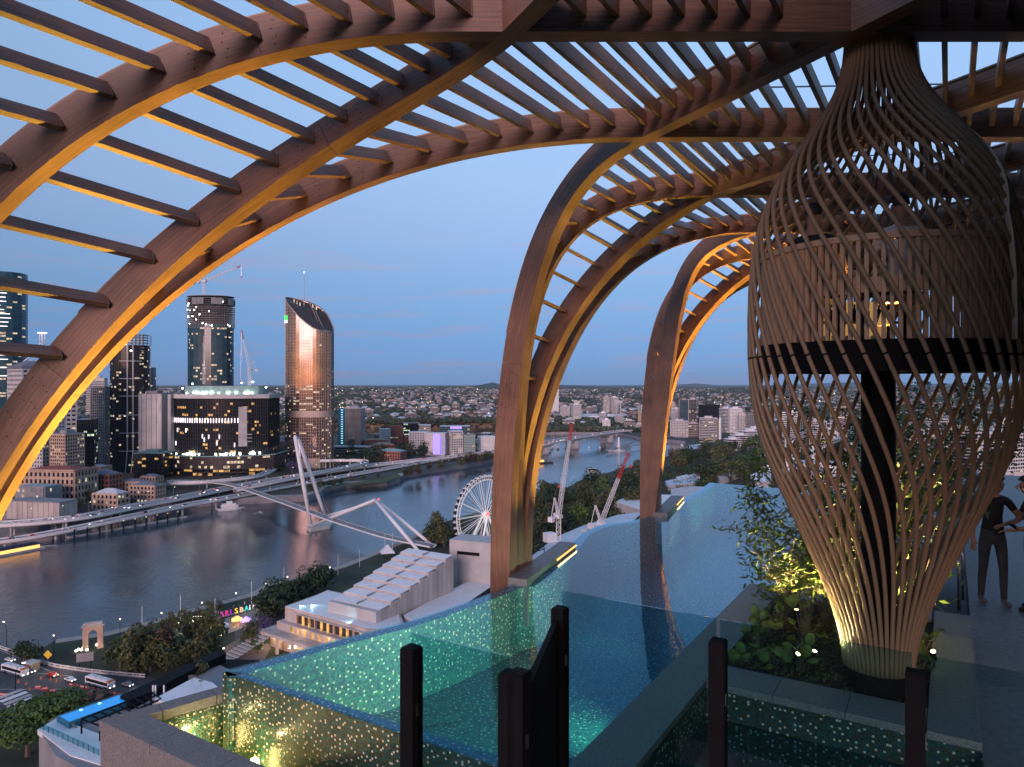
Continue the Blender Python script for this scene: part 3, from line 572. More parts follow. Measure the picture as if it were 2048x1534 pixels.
mb = MB(); mb.prism([pe(-4, 9.6), pe(3.4, 9.6), pe(3.4, 13), pe(-4, 13)], -3.0, .1); mb.build('lower_wall', M['brown'], hotel)
shaft = thing('hotel_tower', 'hotel tower below the rooftop terrace', 'building'); mb = MB(); mb.box((-7.4, 5.8, -112), (-6.36, 8.25, -3.98))
mb.prism([pe(-7, .9), pe(-.9, .9), pe(.0+.02, .02), OUT[24]+Vector((.1, 0, 0)), pe(16, .6), pe(17.5, 5), pe(17.5, 16), pe(-7, 16)], -112, -4.95); mb.build('tower_body', M['conc_dark'], shaft)
# ================================================================ 3. the basket, fence, plants, people
BC = Vector((3.40, 6.50, 0))
basket = thing('woven_basket_pod', 'tall bulb shaped timber basket of twisting rods hanging from the pergola around a lounge pod', 'basket pod', None, BC)
prof = [(3.09, .27), (2.98, .272), (2.82, .30), (2.6, .41), (2.4, .55), (2.18, .73), (1.93, .89), (1.69, 1.0), (1.40, 1.08), (1.1, 1.12), (.7, 1.135), (.3, 1.135), (-.05, 1.12), (-.3, 1.085), (-.55, 1.03), (-.85, .92), (-1.2, .76), (-1.6, .575), (-2.0, .41), (-2.35, .305), (-2.62, .27)]
def rz(z):
    for (z0, r0), (z1, r1) in zip(prof[:-1], prof[1:]):
        if z <= z0 and z >= z1: t = (z0-z)/(z0-z1); return r0+(r1-r0)*t
    return prof[-1][1]
def rs(z): return sum(rz(max(-2.62, min(3.09, z+.05*k))) for k in range(-6, 7))/13
def tw(z):
    a = 0; zz = 3.09
    while zz > z:
        k = 0.02 if zz > 2.75 else (.62 if zz > 1.2 else (.42 if zz > .2 else (.34 if zz > -1 else .20)))
        k2 = min(1, max(.02, (2.85-zz)/.5)); a += (k if zz < 2.3 else .62*k2)*.05; zz -= .05
    return a
def tw_s(z): return sum(tw(max(-2.62, min(3.09, z+.06*k))) for k in range(-7, 8))/15
NRD = 48; ZS = [3.24-5.86*i/54 for i in range(55)]; TW = [tw_s(z) for z in ZS]; RS = [rs(z) for z in ZS]
portal_a = math.radians(-8)
mb = MB(); pts = [Vector((RS[i]*math.cos(TW[i]), RS[i]*math.sin(TW[i]), ZS[i])) for i in range(55)]
mb.tube(pts, .0195, 8); rod = mb.build('timber_rod', M['rod'], basket, True)
for i in range(1, NRD):
    c = rod.copy(); col.objects.link(c); c.rotation_euler = (0, 0, 2*math.pi*i/NRD)
k = MB(); k.tube([pts[27]+(pts[28]-pts[27])*.6, pts[27]+(pts[28]-pts[27])*.74], .0205, 8); cl = k.build('rod_collar', M['black'], basket)
for i in range(1, NRD):
    c = cl.copy(); col.objects.link(c); c.rotation_euler = (0, 0, 2*math.pi*i/NRD)
def ring(name, r0, r1, z0, z1, mat, n=72, a0=0, a1=2*math.pi):
    k = MB(); P = []
    for i in range(n+1):
        a = a0+(a1-a0)*i/n
        for r, z in ((r0, z0), (r1, z0), (r1, z1), (r0, z1)): P.append((r*math.cos(a), r*math.sin(a), z))
    F_ = [(i*4+j, i*4+(j+1) % 4, i*4+4+(j+1) % 4, i*4+4+j) for i in range(n) for j in range(4)]
    if a1-a0 < 6.28: F_ += [(3, 2, 1, 0), (n*4, n*4+1, n*4+2, n*4+3)]
    k.add(P, F_); return k.build(name, mat, basket)
ring('floor_band', .90, 1.055, .10, .355, M['black'])
k = MB(); k.lathe((0, 0, 0), [(0, .12), (1.0, .12), (1.0, .34), (0, .34)], 48); k.build('pod_floor', M['brown'], basket)
ring('top_rail', .965, 1.045, 1.155, 1.205, M['plank'], 72, math.radians(25), math.radians(345))
ring('mid_panel', .955, .985, .74, .86, M['plank'], 72, math.radians(25), math.radians(345))
k = MB(); k.ob((1.012, 0, .755), (.016, 0, 0), (0, .0155, 0), (0, 0, .40)); sl = k.build('balustrade_slat', M['plank'], basket)
NS = 106
for i in range(NS):
    a = 2*math.pi*i/NS
    if math.radians(345) > a > math.radians(25):
        c = sl if not sl.rotation_euler.z else sl.copy()
        if c is not sl: col.objects.link(c)
        c.rotation_euler = (0, 0, a + 1e-4)
k = MB(); k.lathe((0, 0, 0), [(0, -2.60), (.285, -2.60), (.285, -2.88), (0, -2.88)], 32); k.build('base_drum', M['black'], basket)
k = MB(); k.lathe((0, 0, 0), [(0, 3.30), (.255, 3.30), (.255, 3.22), (0, 3.22)], 32); k.build('hanging_collar', M['black'], basket)
k = MB(); k.lathe((0, 0, 0), [(.145, -2.9), (.145, .12)], 24); k.build('steel_post', M['black'], basket, True)
# curved timber portal panel where the rods run out at the bridge
k = MB(); P = []; n = 30
for i in range(n+1):
    z = 2.25 - 1.9*i/n; a = math.radians(-34 - 28*min(1, (i/14)**.8)); b = math.radians(-24)
    for aa, r in ((a, rs(z)-.005), (b, rs(z)-.005), (b, rs(z)+.035), (a, rs(z)+.035)): P.append((r*math.cos(aa), r*math.sin(aa), z))
k.add(P, [(i*4+j, i*4+4+j, i*4+4+(j+1) % 4, i*4+(j+1) % 4) for i in range(n) for j in range(4)]+[(0, 1, 2, 3), (n*4+3, n*4+2, n*4+1, n*4)], 0, [[(.06*i, .1*j), (.06*i+.06, .1*j), (.06*i+.06, .1*j+.1), (.06*i, .1*j+.1)] for i in range(n) for j in range(4)]+[[(0, 0)]*4]*2); k.build('portal_panel', M['plank'], basket)
bridge = thing('basket_bridge', 'short black steel footbridge from the basket pod to the hotel storey', 'footbridge')
mb = MB(); a = BC + Vector((.98, -.30, 0)); mb.prism([a-D2*.0, a+E2*1.15, a+E2*1.15+D2*.75, a+D2*.75], .10, .36); mb.build('bridge_deck', M['black'], bridge)
# added lamp and glowing shelf give the amber glow of the bar beyond
lampq = thing('bar_glow_lamp', 'small brass lamp glowing on a table inside the basket pod', 'lamp', None, BC+Vector((-.12, -.35, .36)))
k = MB(); k.lathe((0, 0, 0), [(0, 0), (.06, 0), (.06, .015), (.012, .02), (.012, .16), (0, .16)], 14); k.build('lamp_base', M['mull'], lampq)
k = MB(); k.lathe((0, 0, 0), [(.03, .28), (.07, .15)], 14); k.build('lamp_shade', M['win_y'], lampq)
point_light('bar_glow_light', BC+Vector((-.12, -.35, .62)), LAMP_W, (1, .6, .16), .06)
bs = thing('bar_glow_shelf', 'amber lit bar shelf with small bottles inside the basket pod', 'shelf', None, BC + Vector((-.05, .35, .345)))
k = MB(); k.box((-.42, .06, 0), (.42, .09, .46)); k.build('glow_panel', M['win_y'], bs)  # emissive panel put in for the amber glow of the bar beyond the pod
for zz in (.02, .24): k = MB(); k.box((-.44, -.06, zz), (.44, .055, zz+.02)); k.build('shelf_board', M['plank'], bs)
for i in range(7): k = MB(); k.lathe((-.36+.12*i, 0), [(0, .26), (.028, .26), (.028, .36), (.010, .39), (.010, .43), (0, .43)], 10); k.build('bottle', M['darkglass'], bs)
for i in range(6): k = MB(); k.lathe((-.32+.125*i, 0), [(0, .04), (.03, .04), (.03, .12), (.02, .12)], 10); k.build('glass', M['steel'], bs)
# ---------------------------------------------------------------- glass fence
FG = sheet_glass('fence_glass', (.62, .80, .82))
fence = thing('pool_fence', 'glass pool fence of clear panels held between black posts before the pool', 'fence')
def panel(d_, e0, e1, zt):
    a = pe(d_, e0); b = pe(d_, e1); mb = MB(); mb.prism([a, b, b+D2*.012, a+D2*.012], -2.75, zt); mb.build('glass_panel', FG, fence)
def post(d_, e_, zt, s_=.078):
    p = pe(d_, e_); k = MB(); ex = E2*s_/2; dy = D2*s_/2; k.ob((p.x, p.y, (zt-2.756)/2), ex, dy, (0, 0, (zt+2.744)/2)); o = k.build('post', M['black'], fence)
    k = MB(); k.ob((p.x, p.y, zt-.003), ex*.9, dy*.9, (0, 0, .003)); k.build('post_cap', M['black'], o)
    k = MB(); k.ob((p.x, p.y, zt-.30)+0*p if False else (p.x, p.y, zt-.30), ex*1.06, dy*.3, (0, 0, .03)); k.build('glass_clamp', M['steel'], o)
def e_on(u, d_):      # where a sight line meets a fence line
    k = (u-1024)/F; q = P1 + D2*d_; return (k*q.y - q.x)/(E2.x - k*E2.y)
for u0, u1 in ((1124, 1432), (1440, 1824), (1840, 2300)): panel(-1.0, e_on(u0, -1.), e_on(u1, -1.), -1.21)
panel(-1.97, e_on(822, -1.97), e_on(1016, -1.97), -1.22)
for u, d_, zt in ((1120, -1.0, -1.305), (1436, -1.0, -1.315), (1831, -1.0, -1.285), (823, -1.97, -1.285), (1020, -1.97, -1.285), (1039, -1.97, -1.27)): post(d_, e_on(u, d_), zt)
a = pe(-1.9, e_on(1046, -1.9)); b = pe(-1.05, e_on(1106, -1.05)); mb = MB(); n_ = (b-a).normalized(); n_ = Vector((n_.y, -n_.x, 0)); mb.prism([a, b, b+n_*.03, a+n_*.03], -2.75, -1.37); gp_ = mb.build('gate_panel', M['black'], fence)
mb = MB(); mb.ob(a.lerp(b, .12)-n_*.02+Vector((0, 0, -1.5)), n_*.02, (b-a).normalized()*.03, (0, 0, .07)); mb.build('gate_latch', M['steel'], gp_)
# handrails by the deck steps
for i, (u, lb) in enumerate(((1918, 'nearer chrome handrail rising from the deck edge'), (1926, 'farther chrome handrail rising from the deck edge'))):
    p = at(u, 1222 if i == 0 else 1200, -3.0); mb = MB(); pp = [p, p+Vector((0, 0, .62)), p+Vector((-.03, .02, .70)), p+Vector((-.14, .10, .72)), p-E2*.32+Vector((0, 0, .66)), p-E2*.38+Vector((0, 0, .5)), p-E2*.38+Vector((0, 0, -.3))]
    mb.tube(pp, .02, 8); tag(mb.build('pool_handrail', M['steel'], None, True), lb, 'handrail', 'chrome handrails by the pool')
# planter spot lamps
for i, (u, v, aim, en, lb) in enumerate(((1590, 1325, BC+Vector((-.25, -.1, -1.9)), 1.0, 'spike spotlight shining at the left foot of the basket'), (1627, 1322, BC+Vector((-.1, 0, -.6)), 1.5, 'spike spotlight beside the first, aimed up the rods'), (1868, 1322, BC+Vector((.4, .1, -1.7)), .8, 'spike spotlight right of the basket foot'), (1590, 1180, pe(4.6, 4.9, -1.2), 2.6, 'spike spotlight hidden among leaves at the back of the planter'), (1700, 1215, pe(4.5, 5.5, -1.2), 4., 'spike spotlight behind the basket foot lighting the trees'), (1830, 1215, pe(4.6, 6.0, -1.2), 3.5, 'spike spotlight at the right back of the planter'))):
    p = at(u, v, -2.72)
    if v < 1300: p = pe(*{1590: (4.0, 4.95), 1700: (4.05, 5.7), 1830: (4.1, 6.12)}[u], -2.72)
    g = thing('spike_spotlight', lb, 'garden light', 'spike spotlights in the planter', p); dr = (Vector(aim)-p).normalized()
    k = MB(); k.tube([Vector((0, 0, -.1)), Vector((0, 0, .05))], .008, 6); k.tube([Vector((0, 0, .05))-dr*.04, Vector((0, 0, .05))+dr*.05], .022, 10); k.build('lamp_body', M['black'], g)
    k = MB(); k.tube([Vector((0, 0, .05))+dr*.05, Vector((0, 0, .05))+dr*.056], .02, 10); k.build('lens', M['spot'], g)
    spot_light('garden_spot', p+Vector((0, 0, .05))+dr*.08, aim, en*SPOT_W, (1, .72, .30), 1.25 if v > 1300 else 2.3, .7, .02)
spot_light('garden_spot', pe(7.5, 5.0, -2.7), pe(8.0, 5.4, 0.), SPOT_W*5, (1, .72, .30), 1.4, .8, .02)
# ---------------------------------------------------------------- planting
def leafy(mb, c, dr, n, spread, ls, lw, rr, m=0):
    for _ in range(n):
        o = Vector((rr.gauss(0, 1), rr.gauss(0, 1), rr.gauss(0, .8)))*spread; p = Vector(c)+o
        a = Vector((rr.gauss(0, 1), rr.gauss(0, 1), rr.gauss(-.25, .6))).normalized(); b = a.cross(Vector((rr.gauss(0, .5), rr.gauss(0, .5), 1))).normalized()
        s_ = rr.uniform(.7, 1.25); q = p+a*ls*s_
        mb.add([p, p+a*ls*.45*s_+b*lw*s_, q, p+a*ls*.45*s_-b*lw*s_], [(0, 1, 2, 3)], m)
def shrub_tree(base, h, lean, n_stem, seed, label, dens=1., ls=.105, lw=.019, sp=.15):
    rr = random.Random(seed); g = thing('planter_tree', label, 'small tree', 'slender trees in the rooftop planters', base); st = MB(); lf = MB()
    for s_ in range(n_stem):
        a = rr.uniform(0, 6.28); p = Vector((rr.uniform(-.1, .1), rr.uniform(-.1, .1), -.05)); dr = Vector((math.cos(a)*.28, math.sin(a)*.28, 1)) + Vector(lean); pts_ = [p.copy()]; hh = h*rr.uniform(.65, 1.)
        for i in range(9):
            dr = dr + Vector((rr.gauss(0, .12), rr.gauss(0, .12), rr.gauss(0, .05))); p = p + dr.normalized()*hh/9; pts_.append(p.copy())
        st.tube(pts_, [.013*(1-i/11) for i in range(10)], 5)
        for i in range(2, 10):
            for _ in range(3):
                bd = Vector((rr.gauss(0, 1), rr.gauss(0, 1), rr.uniform(-.1, .7))).normalized(); q = pts_[i] + bd*rr.uniform(.14, .38); st.tube([pts_[i], q], [.005, .002], 4, 0, False)
                for f_ in (.5, .8, 1.): leafy(lf, pts_[i].lerp(q, f_), bd, max(1, int(9*dens)), sp*.5, ls, lw, rr)
    st.build('stem', M['bark'], g); o = lf.build('foliage', M['leafP'], g); o['kind'] = 'stuff'
shrub_tree(pe(4.55, 4.75, -2.82), 1.75, (-.22, .05, 0), 5, 3, 'loose leafy tree reaching left over the pool beside the basket', .45)
shrub_tree(pe(4.5, 5.4, -2.82), 2.4, (.0, .05, 0), 5, 5, 'leafy tree behind the basket, lit gold from below', 1.2)
shrub_tree(pe(7.9, 4.9, -2.82), 3.0, (-.02, 0, 0), 6, 8, 'tall leafy tree in the second planter, left behind the rods', 1.1)
shrub_tree(pe(8.1, 5.8, -2.82), 3.2, (.05, 0, 0), 6, 9, 'tall leafy tree in the second planter behind the black post', 1.3)
shrub_tree(pe(4.6, 6.0, -2.82), 2.1, (.1, .1, 0), 4, 12, 'leafy tree behind the right side of the basket', 1.)
shrub_tree(pe(12., 6.3, -3.0), 3.3, (.1, 0, 0), 6, 14, 'dark leafy tree far right behind the basket', 1.2)
HL = leaf('heart_leaf', (.10, .15, .03))
def heart_shrub(base, h, n, seed, label):
    rr = random.Random(seed); g = thing('planter_shrub', label, 'shrub', 'low shrubs in the planter', base); st = MB()
    hm = MB(); pts_ = []
    for i in range(12):
        t = 2*math.pi*i/12; r_ = .5*(1-.35*math.sin(t))*(1+.15*math.cos(2*t)); pts_.append((r_*math.cos(t), r_*math.sin(t)+.1, .06*math.cos(t)**2))
    hm.add([(0, .05, -.03)]+pts_, [(0, i+1, (i+1) % 12+1) for i in range(12)])
    proto = None
    for i in range(n):
        a = rr.uniform(0, 6.28); d_ = abs(rr.gauss(0, .13)); p = Vector((d_*math.cos(a), d_*math.sin(a), rr.uniform(.06, h))); st.tube([Vector((0, 0, -.04)), p*.6+Vector((0, 0, .03)), p], .004, 4, 0, False)
        if proto is None: o = hm.build('leaf', HL, g); proto = o
        else: o = proto.copy(); col.objects.link(o)
        o.location = p; s_ = rr.uniform(.06, .13); o.scale = (s_,)*3; o.rotation_euler = (rr.uniform(-.9, .9), rr.uniform(-.9, .9), rr.uniform(0, 6.28))
    st.build('stem', M['bark'], g)
for i, (d_, e_, h, n, lb) in enumerate(((3.35, 5.15, .75, 26, 'bright heart leaved shrub left of the basket foot'), (3.0, 4.75, .3, 16, 'low broad leaved plant at the left of the mulch bed'), (3.9, 4.8, .42, 16, 'broad leaved plant by the pool side coping'), (2.75, 5.2, .25, 16, 'low plant in front of the two spotlights'), (3.6, 6.0, .62, 18, 'shrub right behind the basket foot'), (2.95, 6.2, .42, 18, 'shrub right of the basket foot by the coping'), (2.6, 4.65, .24, 10, 'small plant at the near corner of the mulch bed'), (4.3, 5.2, .7, 18, 'shrub at the back of the planter'), (3.2, 5.5, .5, 22, 'bright shrub close behind the left side of the basket foot'), (3.75, 5.5, .85, 26, 'tall bright shrub behind the basket foot'), (2.65, 4.95, .2, 14, 'low leafy plant near the front coping'), (3.4, 4.62, .35, 16, 'leafy plant along the pool side coping'), (4.6, 4.7, .5, 18, 'leafy plant at the far pool corner of the planter'), (3.3, 6.2, .6, 20, 'tall shrub right of the basket by the deck'))):
    heart_shrub(pe(d_, e_, -2.82), h, n, 40+i, lb)
gc = MB(); rr = random.Random(5)
for _ in range(900):
    p = pe(rr.uniform(2.4, 5.0), rr.uniform(4.55, 6.25), -2.80); leafy(gc, p, None, 4, .03, .05, .012, rr)
tag(gc.build('ground_cover', M['leafB']), kind='stuff')
# ---------------------------------------------------------------- people
SKIN = pm('skin', (.36, .20, .14), .55, .08, 6); BLK = pm('black_cloth', (.014, .014, .017), .85, .25, 9); JEAN = pm('grey_denim', (.05, .055, .065), .85, .2, 14); WHT = pm('white_shirt', (.62, .61, .60), .75, .06, 7); HAIR = pm('dark_hair', (.012, .009, .008), .6, .3, 30); SHOE = pm('grey_shoe', (.12, .12, .12), .6, .15, 9); TAN = pm('khaki_cloth', (.22, .17, .12), .85, .15, 9)
def person(label, J, loc, rz, mats, group=None, hair=True):
    """J: dict joint -> (x, y, z, r, matkey, parent)."""
    names = list(J); idx = {n: i for i, n in enumerate(names)}
    me = bpy.data.meshes.new('person'); me.from_pydata([J[n][:3] for n in names], [(idx[J[n][5]], idx[n]) for n in names if J[n][5]], [])
    o = bpy.data.objects.new('person', me); col.objects.link(o); sk = o.modifiers.new('skin', 'SKIN'); sk.use_smooth_shade = True
    if not me.skin_vertices: me.attributes.new('x', 'FLOAT', 'POINT')
    try: sv = me.skin_vertices[0].data
    except Exception:
        import bmesh
        b = bmesh.new(); b.from_mesh(me); ly = b.verts.layers.skin.verify(); b.verts.ensure_lookup_table()
        for i, n in enumerate(names): b.verts[i][ly].radius = (J[n][3], J[n][3]*(J[n][6] if len(J[n]) > 6 else 1)); b.verts[i][ly].use_root = (i == 0)
        b.to_mesh(me); b.free(); sv = None
    if sv is not None:
        for i, n in enumerate(names): r_ = J[n][3]; sv[i].radius = (r_, r_*(J[n][6] if len(J[n]) > 6 else 1)); sv[i].use_root = (i == 0)
    sb = o.modifiers.new('sub', 'SUBSURF'); sb.levels = 1; sb.render_levels = 1
    dg = bpy.context.evaluated_depsgraph_get(); dg.update(); m2 = bpy.data.meshes.new_from_object(o.evaluated_get(dg)); o.modifiers.clear(); o.data = m2
    m2.materials.clear(); ks = list(mats)
    for k_ in ks: m2.materials.append(mats[k_])
    JP = [Vector(J[n][:3]) for n in names]; seg = []
    for n in names:
        if J[n][5]: seg.append((Vector(J[J[n][5]][:3]), Vector(J[n][:3]), J[n][4]))
    for p in m2.polygons:
        c = p.center; best = None
        for a_, b_, k_ in seg:
            ab = b_-a_; t = max(0, min(1, (c-a_).dot(ab)/max(ab.length_squared, 1e-9))); d_ = (a_+ab*t-c).length
            if best is None or d_ < best[0]: best = (d_, k_)
        p.material_index = ks.index(best[1]); p.use_smooth = True
    o.location = loc; o.rotation_euler = (0, 0, rz); tag(o, label, 'person', group)
    hd = Vector(J['head'][:3])
    if hair:
        k = MB(); P = []; n = 14
        for i in range(8):
            f_ = i/7*1.75; 
            for j in range(n):
                a_ = 2*math.pi*j/n; back = max(0, -math.sin(a_)); ff = f_*(1. if back > .2 else .72)
                P.append((hd.x+.083*math.sin(ff)*math.cos(a_), hd.y-.008+.098*math.sin(ff)*math.sin(a_), hd.z+.03+.112*math.cos(ff)))
        k.add(P, [(i*n+j, i*n+(j+1) % n, (i+1)*n+(j+1) % n, (i+1)*n+j) for i in range(7) for j in range(n)]); k.build('hair', HAIR, o, True)
    k = MB(); f0 = hd + Vector((0, .085, 0))
    for s_ in (-1, 1): k.lathe((hd.x+s_*.033, f0.y-.004), [(.0, hd.z+.008), (.010, hd.z), (0, hd.z-.008)], 8)
    k.ob((hd.x, f0.y+.006, hd.z-.028), (.010, 0, 0), (0, .014, -.006), (0, .004, .020)); k.ob((hd.x, f0.y-.004, hd.z-.068), (.022, 0, 0), (0, .004, 0), (0, 0, .005)); k.build('face_features', SKIN, o)
    return o
def hand(J, side, w_, fw, curl, par):
    w_ = Vector(w_); fw = Vector(fw).normalized(); sd = fw.cross(Vector((0, 0, 1)))
    if sd.length < .1: sd = Vector((0, 1, 0))
    sd.normalize(); dn = fw.cross(sd)
    J[side+'palm'] = (*(w_+fw*.05), .030, 'skin', par, .55)
    for i, (l_, o_) in enumerate(((.068, -.03), (.078, -.010), (.072, .011), (.056, .030))):
        k1 = w_+fw*.092+sd*o_; k2 = k1+fw*l_*.5+dn*l_*.2*curl; k3 = k2+fw*l_*.35+dn*l_*.4*curl
        J[f'{side}f{i}a'] = (*k1, .0095, 'skin', side+'palm'); J[f'{side}f{i}b'] = (*k2, .009, 'skin', f'{side}f{i}a'); J[f'{side}f{i}c'] = (*k3, .007, 'skin', f'{side}f{i}b')
    t1 = w_+fw*.035-sd*.036; J[side+'t1'] = (*t1, .012, 'skin', side+'palm'); J[side+'t2'] = (*(t1+fw*.03-sd*.018+dn*.01), .010, 'skin', side+'t1')
def standing(armL, armR, stride=.1, headdrop=.03):
    J = {}
    J['pelvis'] = (0, 0, .96, .125, 'legs', None, .75); J['waist'] = (0, 0, 1.10, .125, 'top', 'pelvis', .72); J['chest'] = (0, .005, 1.29, .148, 'top', 'waist', .72); J['nb'] = (0, .0, 1.44, .085, 'top', 'chest', .85)
    J['neck'] = (0, .015, 1.51, .052, 'skin', 'nb'); J['head0'] = (0, .03+headdrop, 1.575, .066, 'skin', 'neck', 1.1); J['head'] = (0, .035+headdrop*1.6, 1.65, .082, 'skin', 'head0', 1.15); J['crown'] = (0, .025+headdrop*1.5, 1.715, .062, 'skin', 'head', 1.1)
    for s_, sx, st in (('L', -1, stride), ('R', 1, -stride)):
        J[s_+'hip'] = (sx*.095, 0, .90, .095, 'legs', 'pelvis'); J[s_+'knee'] = (sx*.10, st*.6+.02, .50, .062, 'legs', s_+'hip'); J[s_+'calf'] = (sx*.10, st*.85, .30, .055, 'legs', s_+'knee'); J[s_+'ank'] = (sx*.10, st, .085, .042, 'legs', s_+'calf'); J[s_+'heel'] = (sx*.10, st-.02, .045, .042, 'shoe', s_+'ank'); J[s_+'toe'] = (sx*.115, st+.15, .034, .034, 'shoe', s_+'heel')
    for s_, sx, (el, wr) in (('L', -1, armL), ('R', 1, armR)):
        J[s_+'sh'] = (sx*.185, 0, 1.40, .062, 'top', 'nb'); J[s_+'elm'] = ((sx*.185+el[0])/2, el[1]/2, (1.40+el[2])/2, .050, 'top', s_+'sh'); J[s_+'el'] = (*el, .040, 'skin', s_+'elm'); J[s_+'wr'] = (*wr, .028, 'skin', s_+'el'); hand(J, s_, wr, Vector(wr)-Vector(el), .6, s_+'wr')
    return J
ms_ = lambda t, l, s: {'top': t, 'legs': l, 'skin': SKIN, 'shoe': s}
p = at(1985, 1206, -3.0)
person('person in black shirt and grey jeans standing on the deck with head bowed', standing(((-.33, .04, 1.18), (-.52, .14, 1.20)), ((.25, -.01, 1.13), (.27, .05, .88)), .09, .07), p, math.radians(172), ms_(BLK, JEAN, SHOE), 'people on the pool deck')
p2 = at(2066, 1222, -3.0)
person('person in black top and khaki trousers at the right edge holding a phone', standing(((-.25, .05, 1.14), (-.16, .28, 1.08)), ((.24, .10, 1.14), (.10, .30, 1.10)), .05, .03), p2, math.radians(70), ms_(BLK, TAN, BLK), 'people on the pool deck')
def seated(sh=0.):
    J = standing(((-.26, .05, 1.15), (-.2, .28, 1.05)), ((.26, .05, 1.15), (.2, .28, 1.05)), 0, .02)
    for s_, sx in (('L', -1), ('R', 1)):
        J[s_+'hip'] = (sx*.10, .05, .93, .09, 'legs', 'pelvis'); J[s_+'knee'] = (sx*.12, .45, .95, .062, 'legs', s_+'hip'); J[s_+'calf'] = (sx*.12, .47, .72, .055, 'legs', s_+'knee'); J[s_+'ank'] = (sx*.12, .45, .53, .042, 'legs', s_+'calf'); J[s_+'heel'] = (sx*.12, .43, .495, .04, 'shoe', s_+'ank'); J[s_+'toe'] = (sx*.12, .58, .485, .034, 'shoe', s_+'heel')
    return J
for q, rzz, tp, lb in ((BC+Vector((.04, -.34, -.09)), 0, WHT, 'person in white shirt seated with back turned inside the basket pod'), (BC+Vector((-.62, -.02, -.10)), -.7, BLK, 'person with dark hair and black top seated at the left inside the basket pod')):
    person(lb, seated(), q, rzz, ms_(tp, JEAN, BLK), 'people seated in the basket pod')
    st = thing('stool', 'round stool under the ' + ('white shirted' if tp is WHT else 'black clothed') + ' person in the basket pod', 'stool', None, (q.x, q.y, .345)); k = MB(); k.lathe((0, 0, 0), [(0, .42), (.2, .42), (.2, .36), (0, .36)], 20); k.build('seat', M['plank'], st); k = MB(); k.lathe((0, 0, 0), [(.03, .36), (.03, .01), (.16, .01), (.16, 0)], 14); k.build('stem', M['black'], st)
ph = MB(); ph.ob(p2+Vector((-.28, -.06, 1.12)), (.035, 0, 0), (0, .07, .02), (0, 0, .004)); tag(ph.build('phone', M['black']), 'black phone held by the person at the right edge', 'phone')
# ================================================================ 4. river, banks, hills
def sst(a, b, x): t = max(0, min(1, (x-a)/(b-a))); return t*t*(3-2*t)
north = [(-420, 1030), (0, 1040), (150, 1030), (300, 1018), (430, 1012), (470, 1010), (560, 1005), (613, 1003), (640, 995), (652, 985), (692, 976), (774, 971), (800, 965), (812, 956), (860, 947), (938, 935), (988, 924), (1064, 905), (1047, 884), (1043, 874)]
NB = [at(u, v, WZ) for u, v in north]
south = [(1070, 868.2), (1150, 869), (1237, 870), (1287, 881), (1372, 888), (1368, 905), (1361, 914), (1334, 920), (1287, 935), (1214, 955), (1155, 973), (1138, 985), (1097, 993), (1055, 996), (960, 1036), (865, 1066), (849, 1072), (808, 1097), (753, 1120), (678, 1152), (596, 1176), (534, 1188), (500, 1210), (377, 1243), (291, 1270), (212, 1291), (113, 1306), (89, 1322), (20, 1334), (-300, 1350)]
SB = [at(u, v, WZ) for u, v in south]
water = MB(); water.add([(-50000, -40000, WZ), (60000, -40000, WZ), (60000, 60000, WZ), (-50000, 60000, WZ)], [(0, 1, 2, 3)])
rm = bpy.data.materials.new('river_water'); rm.use_nodes = True; t = rm.node_tree; b = t.nodes['Principled BSDF']
b.inputs['Base Color'].default_value = (.018, .042, .062, 1); b.inputs['Roughness'].default_value = .10; b.inputs['Specular IOR Level'].default_value = .62
co = node(t, 'ShaderNodeTexCoord'); mpn = node(t, 'ShaderNodeMapping'); mpn.inputs['Scale'].default_value = (1, 1.3, 1); na = node(t, 'ShaderNodeTexNoise'); na.inputs['Scale'].default_value = .22; na.inputs['Detail'].default_value = 5; na.inputs['Roughness'].default_value = .62
n2_ = node(t, 'ShaderNodeTexNoise'); n2_.inputs['Scale'].default_value = .012; n2_.inputs['Detail'].default_value = 3
bn = node(t, 'ShaderNodeBump'); bn.inputs['Distance'].default_value = 1.; mrr = node(t, 'ShaderNodeMapRange'); mrr.inputs[1].default_value = .35; mrr.inputs[2].default_value = .65; mrr.inputs[3].default_value = .10; mrr.inputs[4].default_value = .34
k = t.links.new; k(co.outputs['Object'], mpn.inputs[0]); k(mpn.outputs[0], na.inputs['Vector']); k(co.outputs['Object'], n2_.inputs['Vector']); k(na.outputs[0], bn.inputs['Height']); k(n2_.outputs[0], mrr.inputs[0]); k(mrr.outputs[0], bn.inputs['Strength']); k(bn.outputs[0], b.inputs['Normal'])
tag(water.build('river_water', rm), kind='structure')
def bank(name, poly, mats):
    m = MB(); m.prism([(p[0], p[1]) for p in poly], WZ-4, GZ, 1, 0); return tag(m.build(name, mats), kind='structure')
bank('north_bank_ground', NB + [Vector((-6000, 1520, 0)), Vector((-6000, 560, 0))], [M['city'], M['conc_dark']])
bank('south_bank_ground', SB + [Vector((-4000, 290, 0)), Vector((-45000, -3000, 0)), Vector((-45000, -38000, 0)), Vector((55000, -38000, 0)), Vector((55000, 45000, 0)), Vector((-45000, 45000, 0)), Vector((-6000, 1645, 0))], [M['park'], M['conc_dark']])
def th(x, y):            # the suburbs' ground: a cliff-edged plateau, then rolling hills
    if y < 1640: return GZ
    u = 1024 + x/y*F
    pl = 19*sst(1652, 1672, y)*(1-sst(1015, 1090, u)) + 9*sst(1700, 1950, y)*sst(1015, 1090, u)
    n = noise.noise(Vector((x*.0014, y*.0011, 3.3)))*sst(1900, 3400, y)*20 + noise.noise(Vector((x*.004, y*.003, 1.3)))*sst(1900, 2600, y)*6
    return GZ + .12 + pl + max(-8, n) + sst(1900, 7800, y)*36
